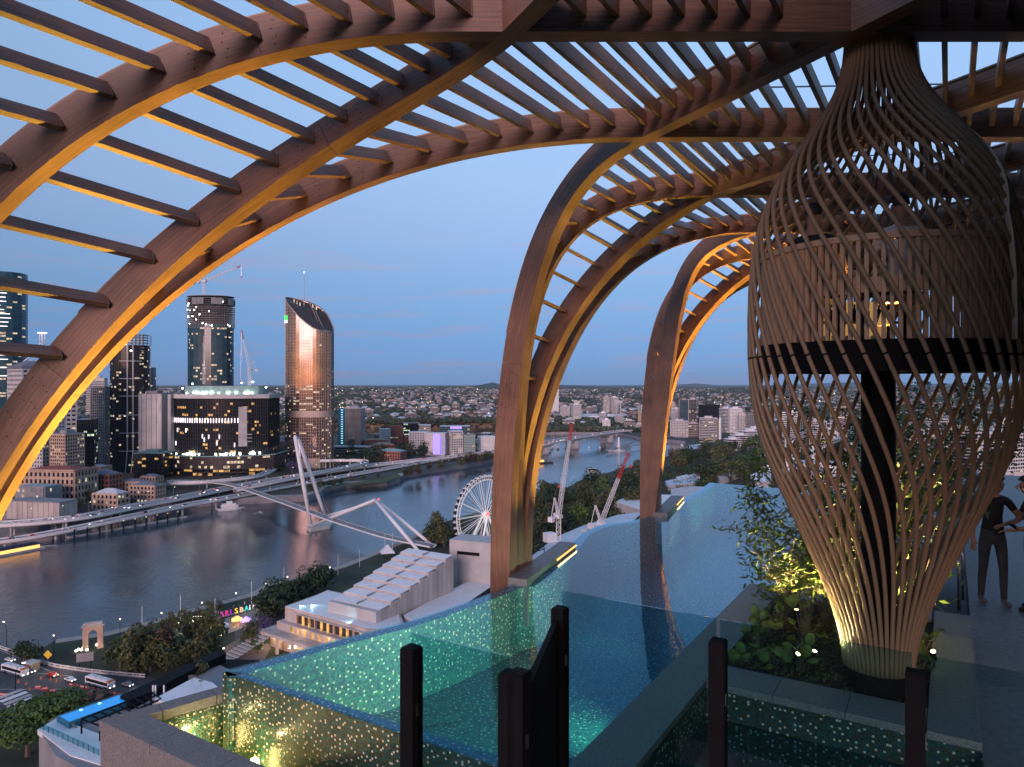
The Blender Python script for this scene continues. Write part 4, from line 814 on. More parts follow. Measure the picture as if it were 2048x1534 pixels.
tm = MB(); rows = [1640, 1652, 1658, 1664, 1672, 1690, 1750, 1820] + [1900*1.055**i for i in range(42)]; nc = 110
for y in rows:
    for i in range(nc+1):
        x = y*(-1.0+2.1*i/nc); tm.v.append((x, y, th(x, y)))
for r_ in range(len(rows)-1):
    for i in range(nc): a = r_*(nc+1)+i; tm.f.append((a, a+1, a+nc+2, a+nc+1)); tm.m.append(1 if r_ < 4 and i < 60 else 0); tm.uv.append(None)
M['bush'] = pm('suburb_bush', (.040, .050, .028), .95, .45, .01, detail=9)
tag(tm.build('suburb_terrain', [M['bush'], M['cliff']], None, True), kind='structure')
hillm = pm('hill_forest', (.022, .040, .026), .95, .35, .004, detail=8)
def ridge(crest, Y, name, depth, seed):
    m = MB(); n = 240; us = [c[0] for c in crest]; vs2 = [c[1] for c in crest]
    for j, (dy, hf) in enumerate(((-depth, 0), (-depth*.6, .35), (-depth*.3, .72), (0, 1), (depth*.5, .6), (depth, 0))):
        for i in range(n+1):
            u = us[0] + (us[-1]-us[0])*i/n; v = float(np.interp(u, us, vs2)); v += .9*noise.noise(Vector((u*.02, seed, j*.4))) + .5*noise.noise(Vector((u*.09, seed, j*.7)))
            zc_ = (HV-v)/F*Y; x = (u-1024)/F*(Y+dy); m.v.append((x, Y+dy, -118 + (zc_+118)*hf + hf*(1-hf)*60*noise.noise(Vector((u*.05, j*.9, seed)))))
    for j in range(5):
        for i in range(n): a = j*(n+1)+i; m.f.append((a, a+1, a+n+2, a+n+1)); m.m.append(0); m.uv.append(None)
    tag(m.build(name, hillm, None, True), kind='structure')
ridge([(-900, 776), (0, 776), (310, 775), (560, 777), (700, 779), (860, 777), (930, 774), (962, 770), (984, 764.5), (1003, 770), (1040, 774), (1080, 771.5), (1110, 769), (1160, 771), (1200, 775), (1250, 776.5), (1310, 774), (1345, 776), (1450, 777), (1500, 773), (1540, 770), (1580, 772), (1700, 775), (2100, 770), (3000, 774)], 9800, 'wooded_hills', 1500, 1.)
ridge([(-900, 772), (0, 773), (330, 771.5), (560, 772.5), (760, 774), (940, 774), (1250, 774.5), (1330, 771), (1365, 768.5), (1400, 766.5), (1440, 771), (1510, 773), (1600, 768), (1720, 764), (1800, 769), (2100, 764), (3000, 770)], 24000, 'far_hills', 2500, 5.)
def sheet(name, pts, z, mat, kind='structure'):
    m = MB(); P = [at(u, v, z) if not isinstance(u, Vector) else u for u, v in pts]; m.add([(p.x, p.y, z) for p in P], [tuple(range(len(P)))]); o = m.build(name, mat); 
    if o.data.polygons[0].normal.z < 0: o.data.flip_normals()
    return tag(o, kind=kind)
def strip(name, line, wd, z, mat):       # a path that follows a bank at a given width
    m = MB(); L_ = []; 
    for i, p in enumerate(line):
        t = (line[min(i+1, len(line)-1)] - line[max(i-1, 0)]); t.z = 0; t.normalize(); n = Vector((t.y, -t.x, 0)); L_.append((p, p+n*wd))
    for (a, b_), (c, d) in zip(L_[:-1], L_[1:]): m.add([(a.x, a.y, z), (c.x, c.y, z), (d.x, d.y, z), (b_.x, b_.y, z)], [(0, 1, 2, 3)])
    return tag(m.build(name, mat), kind='structure')
strip('riverside_path', SB[16:27][::-1], 5.5, GZ+.06, M['promenade'])
strip('riverside_path', NB[4:14], -9, GZ+.06, M['promenade'])
sheet('park_lawn', [(256, 1291), (330, 1260), (356, 1262), (362, 1275), (290, 1312), (268, 1305)], GZ+.10, M['grass'])
sheet('park_lawn', [(620, 990), (690, 968), (770, 955), (795, 948), (805, 953), (770, 964), (690, 972), (650, 981)], GZ+.10, M['grass'])
sheet('park_plaza', [(440, 1300), (480, 1275), (545, 1290), (520, 1335), (470, 1350), (430, 1330)], GZ+.08, M['paving'])
sheet('park_road', [(470, 1262), (560, 1235), (580, 1245), (530, 1280), (470, 1280)], GZ+.07, M['asphalt'])
sheet('park_path', [(350, 1262), (440, 1240), (560, 1205), (580, 1212), (470, 1262), (360, 1300)], GZ+.05, M['promenade'])
rd = MB(); rd.prism([at(u, v, GZ)[:2] for u, v in ((-260, 1215), (0, 1288), (60, 1312), (110, 1330), (200, 1343), (290, 1352), (345, 1368), (250, 1410), (120, 1420), (0, 1440), (-260, 1460))], GZ-3.2, GZ+.15); tag(rd.build('bridge_road', M['asphalt']), kind='structure')
for i, (a, b_) in enumerate((((-200, 1380), (120, 1378)), ((0, 1340), (140, 1352)), ((0, 1300), (100, 1342)), ((60, 1395), (240, 1388)))):
    p = at(*a, GZ+.17); q = at(*b_, GZ+.17); m = MB(); t = (q-p).normalized(); n = Vector((-t.y, t.x, 0))*.09; m.add([p-n, q-n, q+n, p+n], [(0, 1, 2, 3)]); tag(m.build('lane_marking', M['white']), kind='structure')
# ---------------------------------------------------------------- building kit
def rect(cx, cy, sx, sy, yaw):
    c, s = math.cos(yaw), math.sin(yaw); return [(cx+c*a-s*b, cy+s*a+c*b) for a, b in ((-sx/2, -sy/2), (sx/2, -sy/2), (sx/2, sy/2), (-sx/2, sy/2))]
def ellip(cx, cy, rx, ry, yaw, n=20, pw=1.):
    out = []
    for i in range(n):
        a = 2*math.pi*i/n; x = abs(math.cos(a))**pw*math.copysign(1, math.cos(a))*rx; y = abs(math.sin(a))**pw*math.copysign(1, math.sin(a))*ry
        out.append((cx+math.cos(yaw)*x-math.sin(yaw)*y, cy+math.sin(yaw)*x+math.cos(yaw)*y))
    return out
def px_rect(u0, u1, Y, dep, yaw):      # footprint whose silhouette spans u0..u1 at distance Y
    span = (u1-u0)*Y/F; w_ = max(4, (span-dep*abs(math.sin(yaw)))/abs(math.cos(yaw))); return rect(((u0+u1)/2-1024)/F*Y, Y, w_, dep, yaw)
def facade(root, poly, z0, z1, fl, bay, style, core, skin, seed=0, lit=.08, litm='win_w', band=.42, pier=.5, proud=.35, roofm=None):
    rr = random.Random(seed); n = len(poly); m = MB(); m.prism(poly, z0, z1); m.build('wall', core, root)
    g = MB(); lw_ = MB(); nf = max(1, int((z1-z0)/fl)); fh = (z1-z0)/nf
    for i in range(n):
        a = Vector((*poly[i], 0)); b = Vector((*poly[(i+1) % n], 0)); t = b-a; l = t.length; t.normalize(); nn = Vector((t.y, -t.x, 0)); mid = (a+b)/2
        if nn.dot(Vector((0, 0, 0))-mid) < -.15*mid.length: continue
        nb_ = max(1, round(l/bay)); bw = l/nb_
        def slab(z, h, pr): g.ob((mid.x+nn.x*pr/2, mid.y+nn.y*pr/2, z), t*(l/2+(pr if n < 9 else .02)), nn*(pr/2+.02), (0, 0, h/2))
        if style in ('bands', 'grid', 'cage'):
            for f_ in range(nf+1): slab(z0+f_*fh, fh*band, proud)
        elif style in ('glass', 'fins'):
            for f_ in range(nf+1): slab(z0+f_*fh, .22, .10)
        if style in ('grid', 'fins', 'glass', 'cage'):
            pw_, pp = {'grid': (bay*pier, proud-.06), 'fins': (.35, proud+.1), 'glass': (.14, .13), 'cage': (.3, proud+.05)}[style]
            for j in range(nb_+1):
                c = a + t*(bw*j); g.ob((c.x+nn.x*pp/2, c.y+nn.y*pp/2, (z0+z1)/2), t*pw_/2, nn*(pp/2+.01), (0, 0, (z1-z0)/2))
        for f_ in range(nf):
            on = set()
            if rr.random() < min(.9, lit*3.2):
                for _ in range(1 + (rr.random() < .5)):
                    j0 = rr.randrange(nb_); on |= set(range(j0, min(nb_, j0+rr.choice((1, 1, 1, 2, 3)))))
            for j in range(nb_):
                if j in on and rr.random() < .85:
                    c = a + t*(bw*(j+.5)) + nn*.06; hw = bw*.44*(1 if style != 'grid' else 1-pier*.7); h0 = z0+f_*fh+fh*(band/2+.02 if style not in ('glass', 'fins') else .25); h1 = z0+(f_+1)*fh-fh*(band/2+.02 if style not in ('glass', 'fins') else .18)
                    lw_.add([(c.x-t.x*hw, c.y-t.y*hw, h0), (c.x+t.x*hw, c.y+t.y*hw, h0), (c.x+t.x*hw, c.y+t.y*hw, h1), (c.x-t.x*hw, c.y-t.y*hw, h1)], [(0, 1, 2, 3)])
    tag(g.build('facade_grid', skin, root), kind='stuff')
    if lw_.v: tag(lw_.build('lit_windows', M[litm], root), kind='stuff')
    if roofm is not None:
        m = MB(); c = Vector((sum(p[0] for p in poly)/n, sum(p[1] for p in poly)/n)); m.prism([tuple(c+(Vector(p)-c)*1.012) for p in poly], z1, z1+.9); m.build('roof', roofm, root)
        m = MB(); m.prism([tuple(c+(Vector(p)-c)*.45) for p in poly], z1+.9, z1+4.2); m.build('plant_room', roofm, root)
def building(name, label, poly, z1, fl, bay, style, core, skin, group=None, z0=GZ, **kw):
    c = Vector((sum(p[0] for p in poly)/len(poly), sum(p[1] for p in poly)/len(poly), 0)); g = thing(name, label, 'building', group, (c.x, c.y, 0))
    facade(g, [(p[0]-c.x, p[1]-c.y) for p in poly], z0, z1, fl, bay, style, core, skin, seed=hash(label) % 999 if False else len(label)*7+int(abs(c.x)), **kw); return g
_fac = facade
def facade(root, poly, z0, z1, fl, bay, style, core, skin, **kw):
    global MBLOC; MBLOC = Vector(root.location); return _facade_local(root, poly, z0, z1, fl, bay, style, core, skin, **kw)
def _facade_local(root, poly, z0, z1, *a, **kw):
    # faces are culled by their real position: shift back to the world, then into the thing's space
    L0 = Vector((root.location.x, root.location.y, 0)); n0 = len(root.children)
    _fac(root, [(p[0]+L0.x, p[1]+L0.y) for p in poly], z0, z1, *a, **kw)
    for ch in root.children:
        if not ch.get('moved'):
            for v in ch.data.vertices: v.co -= L0
            ch['moved'] = 1
def hz(v, Y): return (HV-v)/F*Y
# ================================================================ 5. the towers and streets across the river
g = building('glass_tower', 'tall blue glass tower with white ribbon lights cut by the left edge', ellip((-12-1024)/F*1000, 1010, 34, 26, .2, 24, .8), hz(545, 1000), 4, 6, 'glass', M['blueglass'], M['teal'], lit=.05)
rr = random.Random(3); m = MB(); c = Vector(((-12-1024)/F*1000, 1010, 0)) - g.location
for i in range(26):
    z = hz(760-8.2*i, 1000); a0 = -1.9+rr.uniform(0, .4); P = [c+Vector((34.6*math.cos(a0+.09*j), 26.6*math.sin(a0+.09*j), z)) for j in range(10+rr.randint(-4, 3))]; m.tube(P, .35, 4)
tag(m.build('ribbon_lights', M['led'], g), kind='stuff')
# white concrete office with pyramid roof and lit crown
Y = 770; cx = (54-1024)/F*Y; P_ = rect(cx, Y+25, 52, 52, math.radians(50))
g = building('concrete_office', 'white gridded office block with a grey pyramid roof and lit mast', P_, hz(738, Y), 4.9, 5.2, 'grid', M['darkglass'], M['offwhite'], band=.55, pier=.28, proud=.7, lit=.05)
L0 = g.location
m = MB(); zb = hz(738, Y); Q = [Vector((p[0]-L0.x, p[1]-L0.y, zb)) for p in P_]; cc = Vector((0, 0, 0)); Q2 = [Vector((q.x*.55, q.y*.55, zb+9)) for q in Q]; Q1 = [Vector((q.x*1.04, q.y*1.04, zb)) for q in Q]; Q1b = [q+Vector((0, 0, 3)) for q in Q1]
for i in range(4):
    j = (i+1) % 4; m.add([Q1[i], Q1[j], Q1b[j], Q1b[i]], [(0, 1, 2, 3)]); m.add([Q1b[i], Q1b[j], Q2[j], Q2[i]], [(0, 1, 2, 3)])
m.add(Q2, [(0, 1, 2, 3)]); m.build('pyramid_roof', M['slate'], g)
m = MB(); z2 = zb+9
for q in Q2: m.bar(q+(q*.0), Vector((q.x*.12, q.y*.12, z2+14)), .8)
for i in range(4):
    a = math.pi/4+i*math.pi/2; m.bar((3*math.cos(a), 3*math.sin(a), z2), (2.4*math.cos(a), 2.4*math.sin(a), z2+32), .6)
for k_ in range(7): m.yb((0, 0), 4.6, 4.6, z2+4*k_, z2+4*k_+.35)
m.build('mast_frame', M['white'], g); m = MB(); m.yb((0, 0), 6.5, 6.5, z2+32, z2+33); m.build('crown_light', M['led'], g)
building('apartment_tower', 'white apartment tower behind the dark tower, striped with balconies', px_rect(174, 214, 980, 22, .35), hz(757, 980), 3.1, 4, 'bands', M['conc_dark'], M['offwhite'], lit=.05, roofm=M['offwhite'], band=.5)
building('office_block', 'grey office block of horizontal window bands left of the brown block', px_rect(70, 118, 700, 24, -.3), hz(835, 700), 3.7, 3.5, 'grid', M['darkglass'], M['offwhite'], band=.5, lit=.03)
building('office_block', 'low beige office block with many lit small windows', px_rect(112, 158, 690, 22, -.25), hz(868, 690), 3.3, 2.6, 'grid', M['darkglass'], M['sand'], band=.45, pier=.4, lit=.25, litm='win_w', roofm=M['conc_dark'])
building('office_block', 'dark glass office wedge with green tint beside the beige block', px_rect(152, 198, 760, 26, .4), hz(838, 760), 3.6, 3, 'glass', M['darkglass'], M['brown'], lit=.08, litm='win_g')
building('office_block', 'pale blank office slab behind the dark glass wedge', px_rect(126, 172, 860, 20, .1), hz(832, 860), 3.6, 5, 'bands', M['conc_dark'], M['offwhite'], band=.75, lit=.02)
building('office_block', 'pink stone tower in front of the white apartment tower', px_rect(186, 216, 900, 20, .2), hz(775, 900), 3.4, 2.4, 'grid', M['darkglass'], M['conc_pink'], band=.45, lit=.06)
# dark residential tower with white ribs
Yd = 890
g = building('dark_tower', 'dark glass tower with two long white ribs, its top floors under construction', ellip((247-1024)/F*Yd, Yd+16, 23, 18, .15, 22, .85), hz(690, Yd), 3.6, 3.4, 'glass', M['darkglass'], M['brown'], lit=.05)
L0 = g.location; zt = hz(668, Yd); m = MB()
for f_ in range(9): m.yb((8, 0), 26, 26, zt-3.4*f_-.3, zt-3.4*f_, .2)
for i in range(-2, 4):
    for j in (-1, 1): m.yb((6+i*5, j*11), .8, .8, hz(690, Yd), zt)
m.build('open_floors', M['concrete'], g)
m = MB()
for u in (254.5, 266):
    m.tube([Vector(((u-1024)/F*(Yd-4)-L0.x, Yd-4-L0.y, hz(690, Yd))), Vector(((u-1024)/F*(Yd-4)-L0.x, Yd-4-L0.y, hz(900, Yd))), Vector(((u-3-1024)/F*(Yd-4)-L0.x, Yd-4-L0.y, hz(935, Yd))), Vector(((u-5-1024)/F*(Yd-6)-L0.x, Yd-6-L0.y, hz(952, Yd)))], .55, 6)
m.build('white_rib', M['white'], g); m = MB()
for v in (722, 757, 792, 830, 866, 902): m.tube([Vector((23.3*math.cos(-2.8+.15*j), 18.3*math.sin(-2.8+.15*j)+0, hz(v, Yd))) for j in range(16)], .4, 5)
m.build('white_ledge', M['white'], g); m = MB()
for x_, dz in ((5, -6), (8, -8), (3, -14), (10, -22)): m.yb((x_, -17), 1.6, .6, zt+dz, zt+dz+1.4)
m.build('site_lights', M['lamp_w'], g)
building('dark_block', 'narrow dark brown tower with an orange reflection behind the white slab', px_rect(282, 298, 1150, 18, .2), hz(722, 1150), 4, 4, 'glass', M['bronze'], M['brown'], lit=.04)
building('dark_block', 'small blue glass tower stepped down beside the brown one', px_rect(296, 309, 1180, 14, .1), hz(735, 1180), 4, 4, 'glass', M['blueglass'], M['brown'], lit=.02)
building('office_block', 'pale slab building with tall blank panels left of the casino podium', px_rect(282, 334, 905, 24, -.05), hz(788, 905), 3.6, 6.5, 'fins', M['offwhite'], M['offwhite'], lit=.0, roofm=M['conc_dark'], proud=.8)
building('office_block', 'dark low link building with a green deck at its foot', px_rect(280, 338, 850, 30, 0), hz(905, 850), 4, 5, 'glass', M['darkglass'], M['brown'], lit=.15, litm='win_y', roofm=M['greenroof'])
# casino podium: curved dark hall with white light strips, on a wider base
Yp = 855; cx = (428-1024)/F*Yp
g = thing('casino_podium', 'broad dark curved podium building with white light strips and a green roof deck', 'building', None, (cx, Yp+40, 0))
def arc_poly(hw, bulge, dep, n=18):
    return [(hw*(-1+2*i/n), -bulge*(1-(-1+2*i/n)**2)-dep/2) for i in range(n+1)] + [(hw, dep/2), (-hw, dep/2)]
s_ = Yp/F
facade(g, arc_poly(59, 20, 45), hz(922, Yp), hz(797, Yp), 4.4, 3, 'fins', M['darkglass'], M['brown'], lit=.045, litm='win_y', proud=.4)
facade(g, arc_poly(68, 26, 50), GZ+9, hz(910, Yp), 5, 4, 'fins', M['brown'], M['brown'], lit=.10, litm='win_w', proud=.2)
facade(g, arc_poly(60, 21, 44), GZ, GZ+9, 4.4, 5, 'cage', M['darkglass'], M['brown'], lit=.16, litm='win_y', band=.3)
for (hw, bu, dp, z0_, z1_, mt, nm) in ((70, 27, 52, hz(912, Yp), hz(910, Yp), 'greenroof', 'terrace_deck'), (62, 22, 48, hz(797, Yp), hz(789, Yp), 'offwhite', 'roof_slab'), (46, 12, 34, hz(789, Yp), hz(772, Yp), 'greenroof', 'roof_deck'), (66, 25, 48, GZ+8.6, GZ+9.6, 'white', 'canopy')):
    m = MB(); m.prism(arc_poly(hw, bu, dp), z0_, z1_); m.build(nm, M[mt], g)
m = MB(); hw = 57
for i in range(27):
    x = -1+2*(i+.3)/34; m.yb((59*x, -20.8*(1-x*x)-23.2), .9, .3, hz(845.5, Yp), hz(836.5, Yp))
for u, v in ((348, 861), (370, 861), (408, 872), (412, 879), (421, 873), (442, 873), (437, 886), (470, 890), (343, 888)): m.yb((((u-1024)/F*(Yp+1)-cx)*1.0, -21*(1-(((u-1024)/F*Yp-cx)/59)**2)-23.3), .9, .3, hz(v+4, Yp), hz(v-4, Yp))
m.build('light_strip', M['led'], g)
m = MB()
for i in range(26):
    x = rr.uniform(-60, 60); m.yb((x, -26.3*(1-(x/68)**2)-24+rr.uniform(1.5, 4)), rr.uniform(.8, 3), .5, hz(909, Yp), hz(909, Yp)+rr.uniform(.6, 3.4))
for i in range(22): x = rr.uniform(-44, 44); m.yb((x, -12.6*(1-(x/46)**2)-18), rr.uniform(.6, 2.5), .3, hz(787, Yp), hz(787, Yp)+rr.uniform(.6, 2.5))
for u, v in ((365, 768), (467, 766), (490, 764), (517, 775), (345, 777)): m.yb(((u-1024)/F*Yp-cx, -14), 1.6, .8, hz(v+1, Yp), hz(v-1.5, Yp))
m.build('site_lights', M['lamp_w'], g)
m = MB(); m.prism([(-62, -29), (-56, -34), (-56, 20), (-62, 20)], hz(924, Yp), hz(789, Yp)); m.build('end_wall', M['concrete'], g)
m = MB(); x0 = (478-1024)/F*Yp-cx; m.prism([(x0-1, -39.5), (x0+8, -36), (x0+8, -28), (x0-1, -28)], hz(893, Yp), hz(814, Yp)); m.build('lift_core', M['concrete'], g)
for v in (870, 877, 884): m = MB(); m.yb((x0+9, -35), 10, 1.6, hz(v, Yp), hz(v-1.4, Yp)); m.build('open_slab', M['concrete'], g)
# tower under construction above it
Yt = 930; c_ = ((410-1024)/F*Yt, Yt+18)
g = building('unfinished_tower', 'round glass tower under construction with scaffolded bare top floors', ellip(c_[0], c_[1], 29.5, 20, 0, 24, .9), hz(648, Yt), 3.7, 3.2, 'glass', M['blueglass'], M['brown'], lit=.06)
m = MB()
for f_ in range(14):
    z = hz(648, Yt)+2.9*f_; m.prism(ellip(0, 0, 30.2 if f_ < 12 else 31, 20.6, 0, 24, .9), z, z+.5)
m.prism(ellip(0, 0, 14, 10, 0, 12), hz(648, Yt), hz(600, Yt)); m.build('bare_floors', M['conc_dark'], g)
m = MB(); E_ = ellip(0, 0, 30.9, 21.3, 0, 46, .9)
for i, p in enumerate(E_): m.yb(p, .22, .22, hz(655, Yt), hz(611, Yt))
for f_ in range(9): 
    z = hz(655, Yt)+3.2*f_
    for i in range(len(E_)): m.bar((*E_[i], z), (*E_[(i+1) % len(E_)], z), .16)
tag(m.build('scaffold', M['conc_pink'], g), kind='stuff')
m = MB(); E_ = ellip(0, 0, 31.6, 22, 0, 24, .9)
for i in range(24):
    a = Vector((*E_[i], 0)); b_ = Vector((*E_[(i+1) % 24], 0))
    if i % 3: m.ob((a+b_)/2+Vector((0, 0, hz(602, Yt))), (b_-a)/2*.94, Vector((0, .15, 0)), (0, 0, 4.2))
m.build('screen_panels', M['conc_dark'], g); m = MB()
for i in range(20):
    a = rr.uniform(3.4, 6.0); m.yb((30*math.cos(a), 20.5*math.sin(a)), 1., .4, *(lambda z_: (z_, z_+1.3))(hz(rr.uniform(603, 660), Yt)))
m.build('site_lights', M['lamp_w'], g)
# the tall tower with the raked top
Y1 = 930; cx = (612-1024)/F*Y1; hw = 31.2; dp = 17
g = thing('raked_tower', 'tall bronze glass tower with a raked crown, roof mast and sunset reflection', 'building', None, (cx, Y1+dp, 0))
zl = hz(592, Y1); zr = hz(662, Y1)
def top_z(x, y): t = (x+hw)/(2*hw); f_ = (y+dp)/(2*dp); lo = np.interp(t, [0, .12, .35, .6, .8, 1], [hz(594, Y1), hz(610, Y1), hz(634, Y1), hz(654, Y1), hz(662, Y1), hz(664, Y1)]); hi = np.interp(t, [0, .4, .6, .8, .95, 1], [hz(590, Y1), hz(598, Y1), hz(606, Y1), hz(622, Y1), hz(648, Y1), hz(662, Y1)]); return float(lo + (hi-lo)*sst(.05, .95, f_))
E_ = ellip(0, 0, hw, dp, 0, 48, .62); cz = GZ+14
m = MB(); n = len(E_); m.add([(x, y, cz) for x, y in E_] + [(x, y, top_z(x, y)) for x, y in E_], [(i, (i+1) % n, n+(i+1) % n, n+i) for i in range(n)]); m.build('glass_wall', M['bronze'], g)
m = MB(); m.add([(0, 0, top_z(0, 0)-1.0)] + [(x*.985, y*.985, top_z(x, y)-1.2) for x, y in E_], [(0, i+1, (i+1) % n+1) for i in range(n)]); m.build('raked_roof', M['brown'], g)
m = MB(); m.tube([(x, y, top_z(x, y)+.2) for x, y in E_] + [(E_[0][0], E_[0][1], top_z(*E_[0])+.2)], .8, 6); m.build('crown_rim', M['mull'], g)
m = MB()
for f_ in (.35, .42):
    m.tube([Vector((-hw+2*hw*(f_+.55*t), dp*.9-1.75*dp*t, top_z(-hw+2*hw*(f_+.55*t), dp*.9-1.75*dp*t)+.4)) for t in [j/10 for j in range(11)]], .55, 5)
m.build('roof_spine', M['mull'], g); m = MB()
for x, y in ((-22, 3), (-18, 3), (-14, 3), (2, 8), (7, 8)): m.yb((x, y), 1.2, 1, top_z(x, y)-1, top_z(x, y)+3.4)
m.build('roof_lights', M['win_w'], g)
m = MB(); zz = cz; fz = []
while zz < zl: fz.append(zz); zz += 3.9
for z in fz:
    for i in range(n):
        x0, y0 = E_[i]; x1, y1 = E_[(i+1) % n]
        if (y0+y1)/2 < 9 and z < min(top_z(x0, y0), top_z(x1, y1))-1: m.bar((x0*1.006, y0*1.006, z), (x1*1.006, y1*1.006, z), .34, .30)
for i in range(n):
    x0, y0 = E_[i]; x1, y1 = E_[(i+1) % n]; sub = max(1, int(math.hypot(x1-x0, y1-y0)/2.4))
    for j in range(sub):
        x = (x0+(x1-x0)*j/sub)*1.008; y = (y0+(y1-y0)*j/sub)*1.008
        if y < 9: m.yb((x, y), .32, .32, cz, top_z(x/1.008, y/1.008))
tag(m.build('sunshade_grid', M['mull'], g), kind='stuff')
m = MB(); E2_ = ellip(0, 0, hw-.6, dp-.6, 0, 48, .62)
for z in fz:
    if z > hz(745, Y1) and rr.random() < .8: continue
    for i in range(n):
        x0, y0 = E_[i]; x1, y1 = E_[(i+1) % n]
        if (y0+y1)/2 < 0 and z+3 < min(top_z(x0, y0), top_z(x1, y1)) and rr.random() < (.16 if z < hz(770, Y1) else .03): m.add([(x0*1.002, y0*1.002, z+1), (x1*1.002, y1*1.002, z+1), (x1*1.002, y1*1.002, z+2.6), (x0*1.002, y0*1.002, z+2.6)], [(0, 1, 2, 3)])
tag(m.build('lit_windows', M['win_w'], g), kind='stuff')
m = MB()
for z0_, z1_ in ((hz(835, Y1), hz(822, Y1)),): m.prism([(x*1.012, y*1.012) for x, y in E_], z0_, z1_)
m.build('plant_band', M['mull'], g)
m = MB()
for i in range(0, n, 3):
    x, y = E_[i]; m.bar((x*1.0, y*1.0, cz), (x*1.02, y*1.02, GZ), 1.1)
m.prism([(x*.8, y*.8) for x, y in E_], GZ, cz); m.build('base_columns', M['mull'], g)
m = MB(); m.cyl((-hw*.28, 4), .55, top_z(-hw*.28, 4), hz(541, Y1), 6, 0, .3); m.build('roof_mast', M['mull'], g); m = MB(); m.cyl((-hw*.28, 4), .8, hz(541, Y1), hz(538.5, Y1), 6); m.build('mast_light', M['led'], g)
m = MB(); xx = (572.5-1024)/F*Y1-cx; m.ob((xx, -dp+4.1, hz(635, Y1)), (4.2, -1.6, 0), (.1, .3, 0), (0, 0, 3.2)); m.build('sign_panel', em('green_sign', (.06, .75, .12), 1.1*LIT), g); m = MB(); m.ob((xx, -dp+4.1, hz(642.5, Y1)), (4.2, -1.6, 0), (.1, .3, 0), (0, 0, 1.9)); m.build('sign_panel', em('white_sign', (.7, .9, .95), 1.1*LIT), g)
# blue-flanked slab and the campus
Yb = 1180
g = building('slab_block', 'brown louvred slab block with a bright blue flank of lights', px_rect(693, 728, Yb, 22, -.12), hz(817, Yb), 1.9, 8, 'bands', M['darkglass'], M['conc_pink'], lit=.0, band=.55, roofm=M['offwhite'])
L0 = g.location; m = MB(); p = far(676, 860, Yb-4)-L0; q = far(694, 860, Yb-9)-L0; m.prism([(p.x, p.y), (q.x, q.y), (q.x, q.y+22), (p.x, p.y+22)], GZ, hz(818, Yb)); m.build('blue_flank', M['teal'], g)
m = MB()
for i in range(15): f_ = .45; pp = p.lerp(q, f_); m.yb((pp.x, pp.y-.3), 3.4, .4, hz(886-4.7*i, Yb), hz(886-4.7*i, Yb)+1.1)
m.build('flank_lights', em('flank_cyan', (.35, .8, 1), 1.4*LIT), g)
def low(name, label, u0, u1, vt, Y, dep, yaw, core, roof, style='grid', fl=3.5, bay=4, skin=None, lit=.08, litm='win_w', hip=0., group='campus buildings by the expressway'):
    P_ = px_rect(u0, u1, Y, dep, yaw); g = building(name, label, P_, hz(vt, Y), fl, bay, style, core, skin or core, group, lit=lit, litm=litm, proud=.25)
    L0 = g.location; zt = hz(vt, Y); Q = [Vector((p[0]-L0.x, p[1]-L0.y)) for p in P_]; m = MB()
    if hip:
        a = [(q*1.06) for q in Q]; ln = (Q[0]-Q[1]).length > (Q[1]-Q[2]).length
        m1 = (Q[0]+Q[3])/2*.35 if ln else (Q[0]+Q[1])/2*.35; m2 = -m1; V_ = [(*q, zt) for q in a] + [(*m1, zt+hip), (*m2, zt+hip)]
        m.add(V_, [(0, 1, 5, 4), (2, 3, 4, 5), (1, 2, 5), (3, 0, 4)] if ln else [(1, 2, 5, 4), (3, 0, 4, 5), (0, 1, 4), (2, 3, 5)]); m.add(V_[:4], [(3, 2, 1, 0)])
    else: m.prism([tuple(q*1.02) for q in Q], zt, zt+.8)
    m.build('roof', roof, g); return g
low('campus_building', 'low beige concrete campus hall right of the raked tower', 660, 745, 893, 1085, 26, -.1, M['darkglass'], M['conc_pink'], 'bands', skin=M['conc_pink'], bay=6)
low('campus_building', 'brick campus building with tan hip roof', 742, 790, 889, 1110, 26, .3, M['darkglass'], M['tanroof'], skin=M['brick'], hip=4)
low('campus_building', 'brick campus building with wide grey green hip roof', 752, 812, 902, 1040, 26, -.25, M['darkglass'], M['greenroof'], skin=M['brick'], hip=4)
low('campus_building', 'long low hall with tan roof behind the brick buildings', 728, 776, 880, 1180, 20, .2, M['brick'], M['tanroof'], hip=3)
low('campus_building', 'white block with blue window grid at the campus centre', 816, 855, 864, 1150, 24, .2, M['teal'], M['metalroof'], 'grid', skin=M['offwhite'], lit=.05)
low('campus_building', 'pale block stepped behind the white campus block', 838, 862, 850, 1230, 20, .1, M['conc_dark'], M['white'], 'bands', skin=M['offwhite'])
g = low('campus_building', 'curved white building washed in violet light', 852, 895, 866, 1110, 20, -.15, M['offwhite'], M['metalroof'], 'fins', skin=M['offwhite'], lit=.0)
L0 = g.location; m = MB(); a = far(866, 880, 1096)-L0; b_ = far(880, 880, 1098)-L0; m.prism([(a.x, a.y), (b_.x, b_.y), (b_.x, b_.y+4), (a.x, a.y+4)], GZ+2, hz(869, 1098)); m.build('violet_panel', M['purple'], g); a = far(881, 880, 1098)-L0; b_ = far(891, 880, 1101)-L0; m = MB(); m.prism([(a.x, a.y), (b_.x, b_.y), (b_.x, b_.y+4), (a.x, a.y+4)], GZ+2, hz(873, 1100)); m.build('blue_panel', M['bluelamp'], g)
low('campus_building', 'white hospital style block with square windows beside the violet building', 895, 926, 862, 1115, 22, .35, M['darkglass'], M['white'], 'grid', skin=M['offwhite'], lit=.12, bay=3.4)
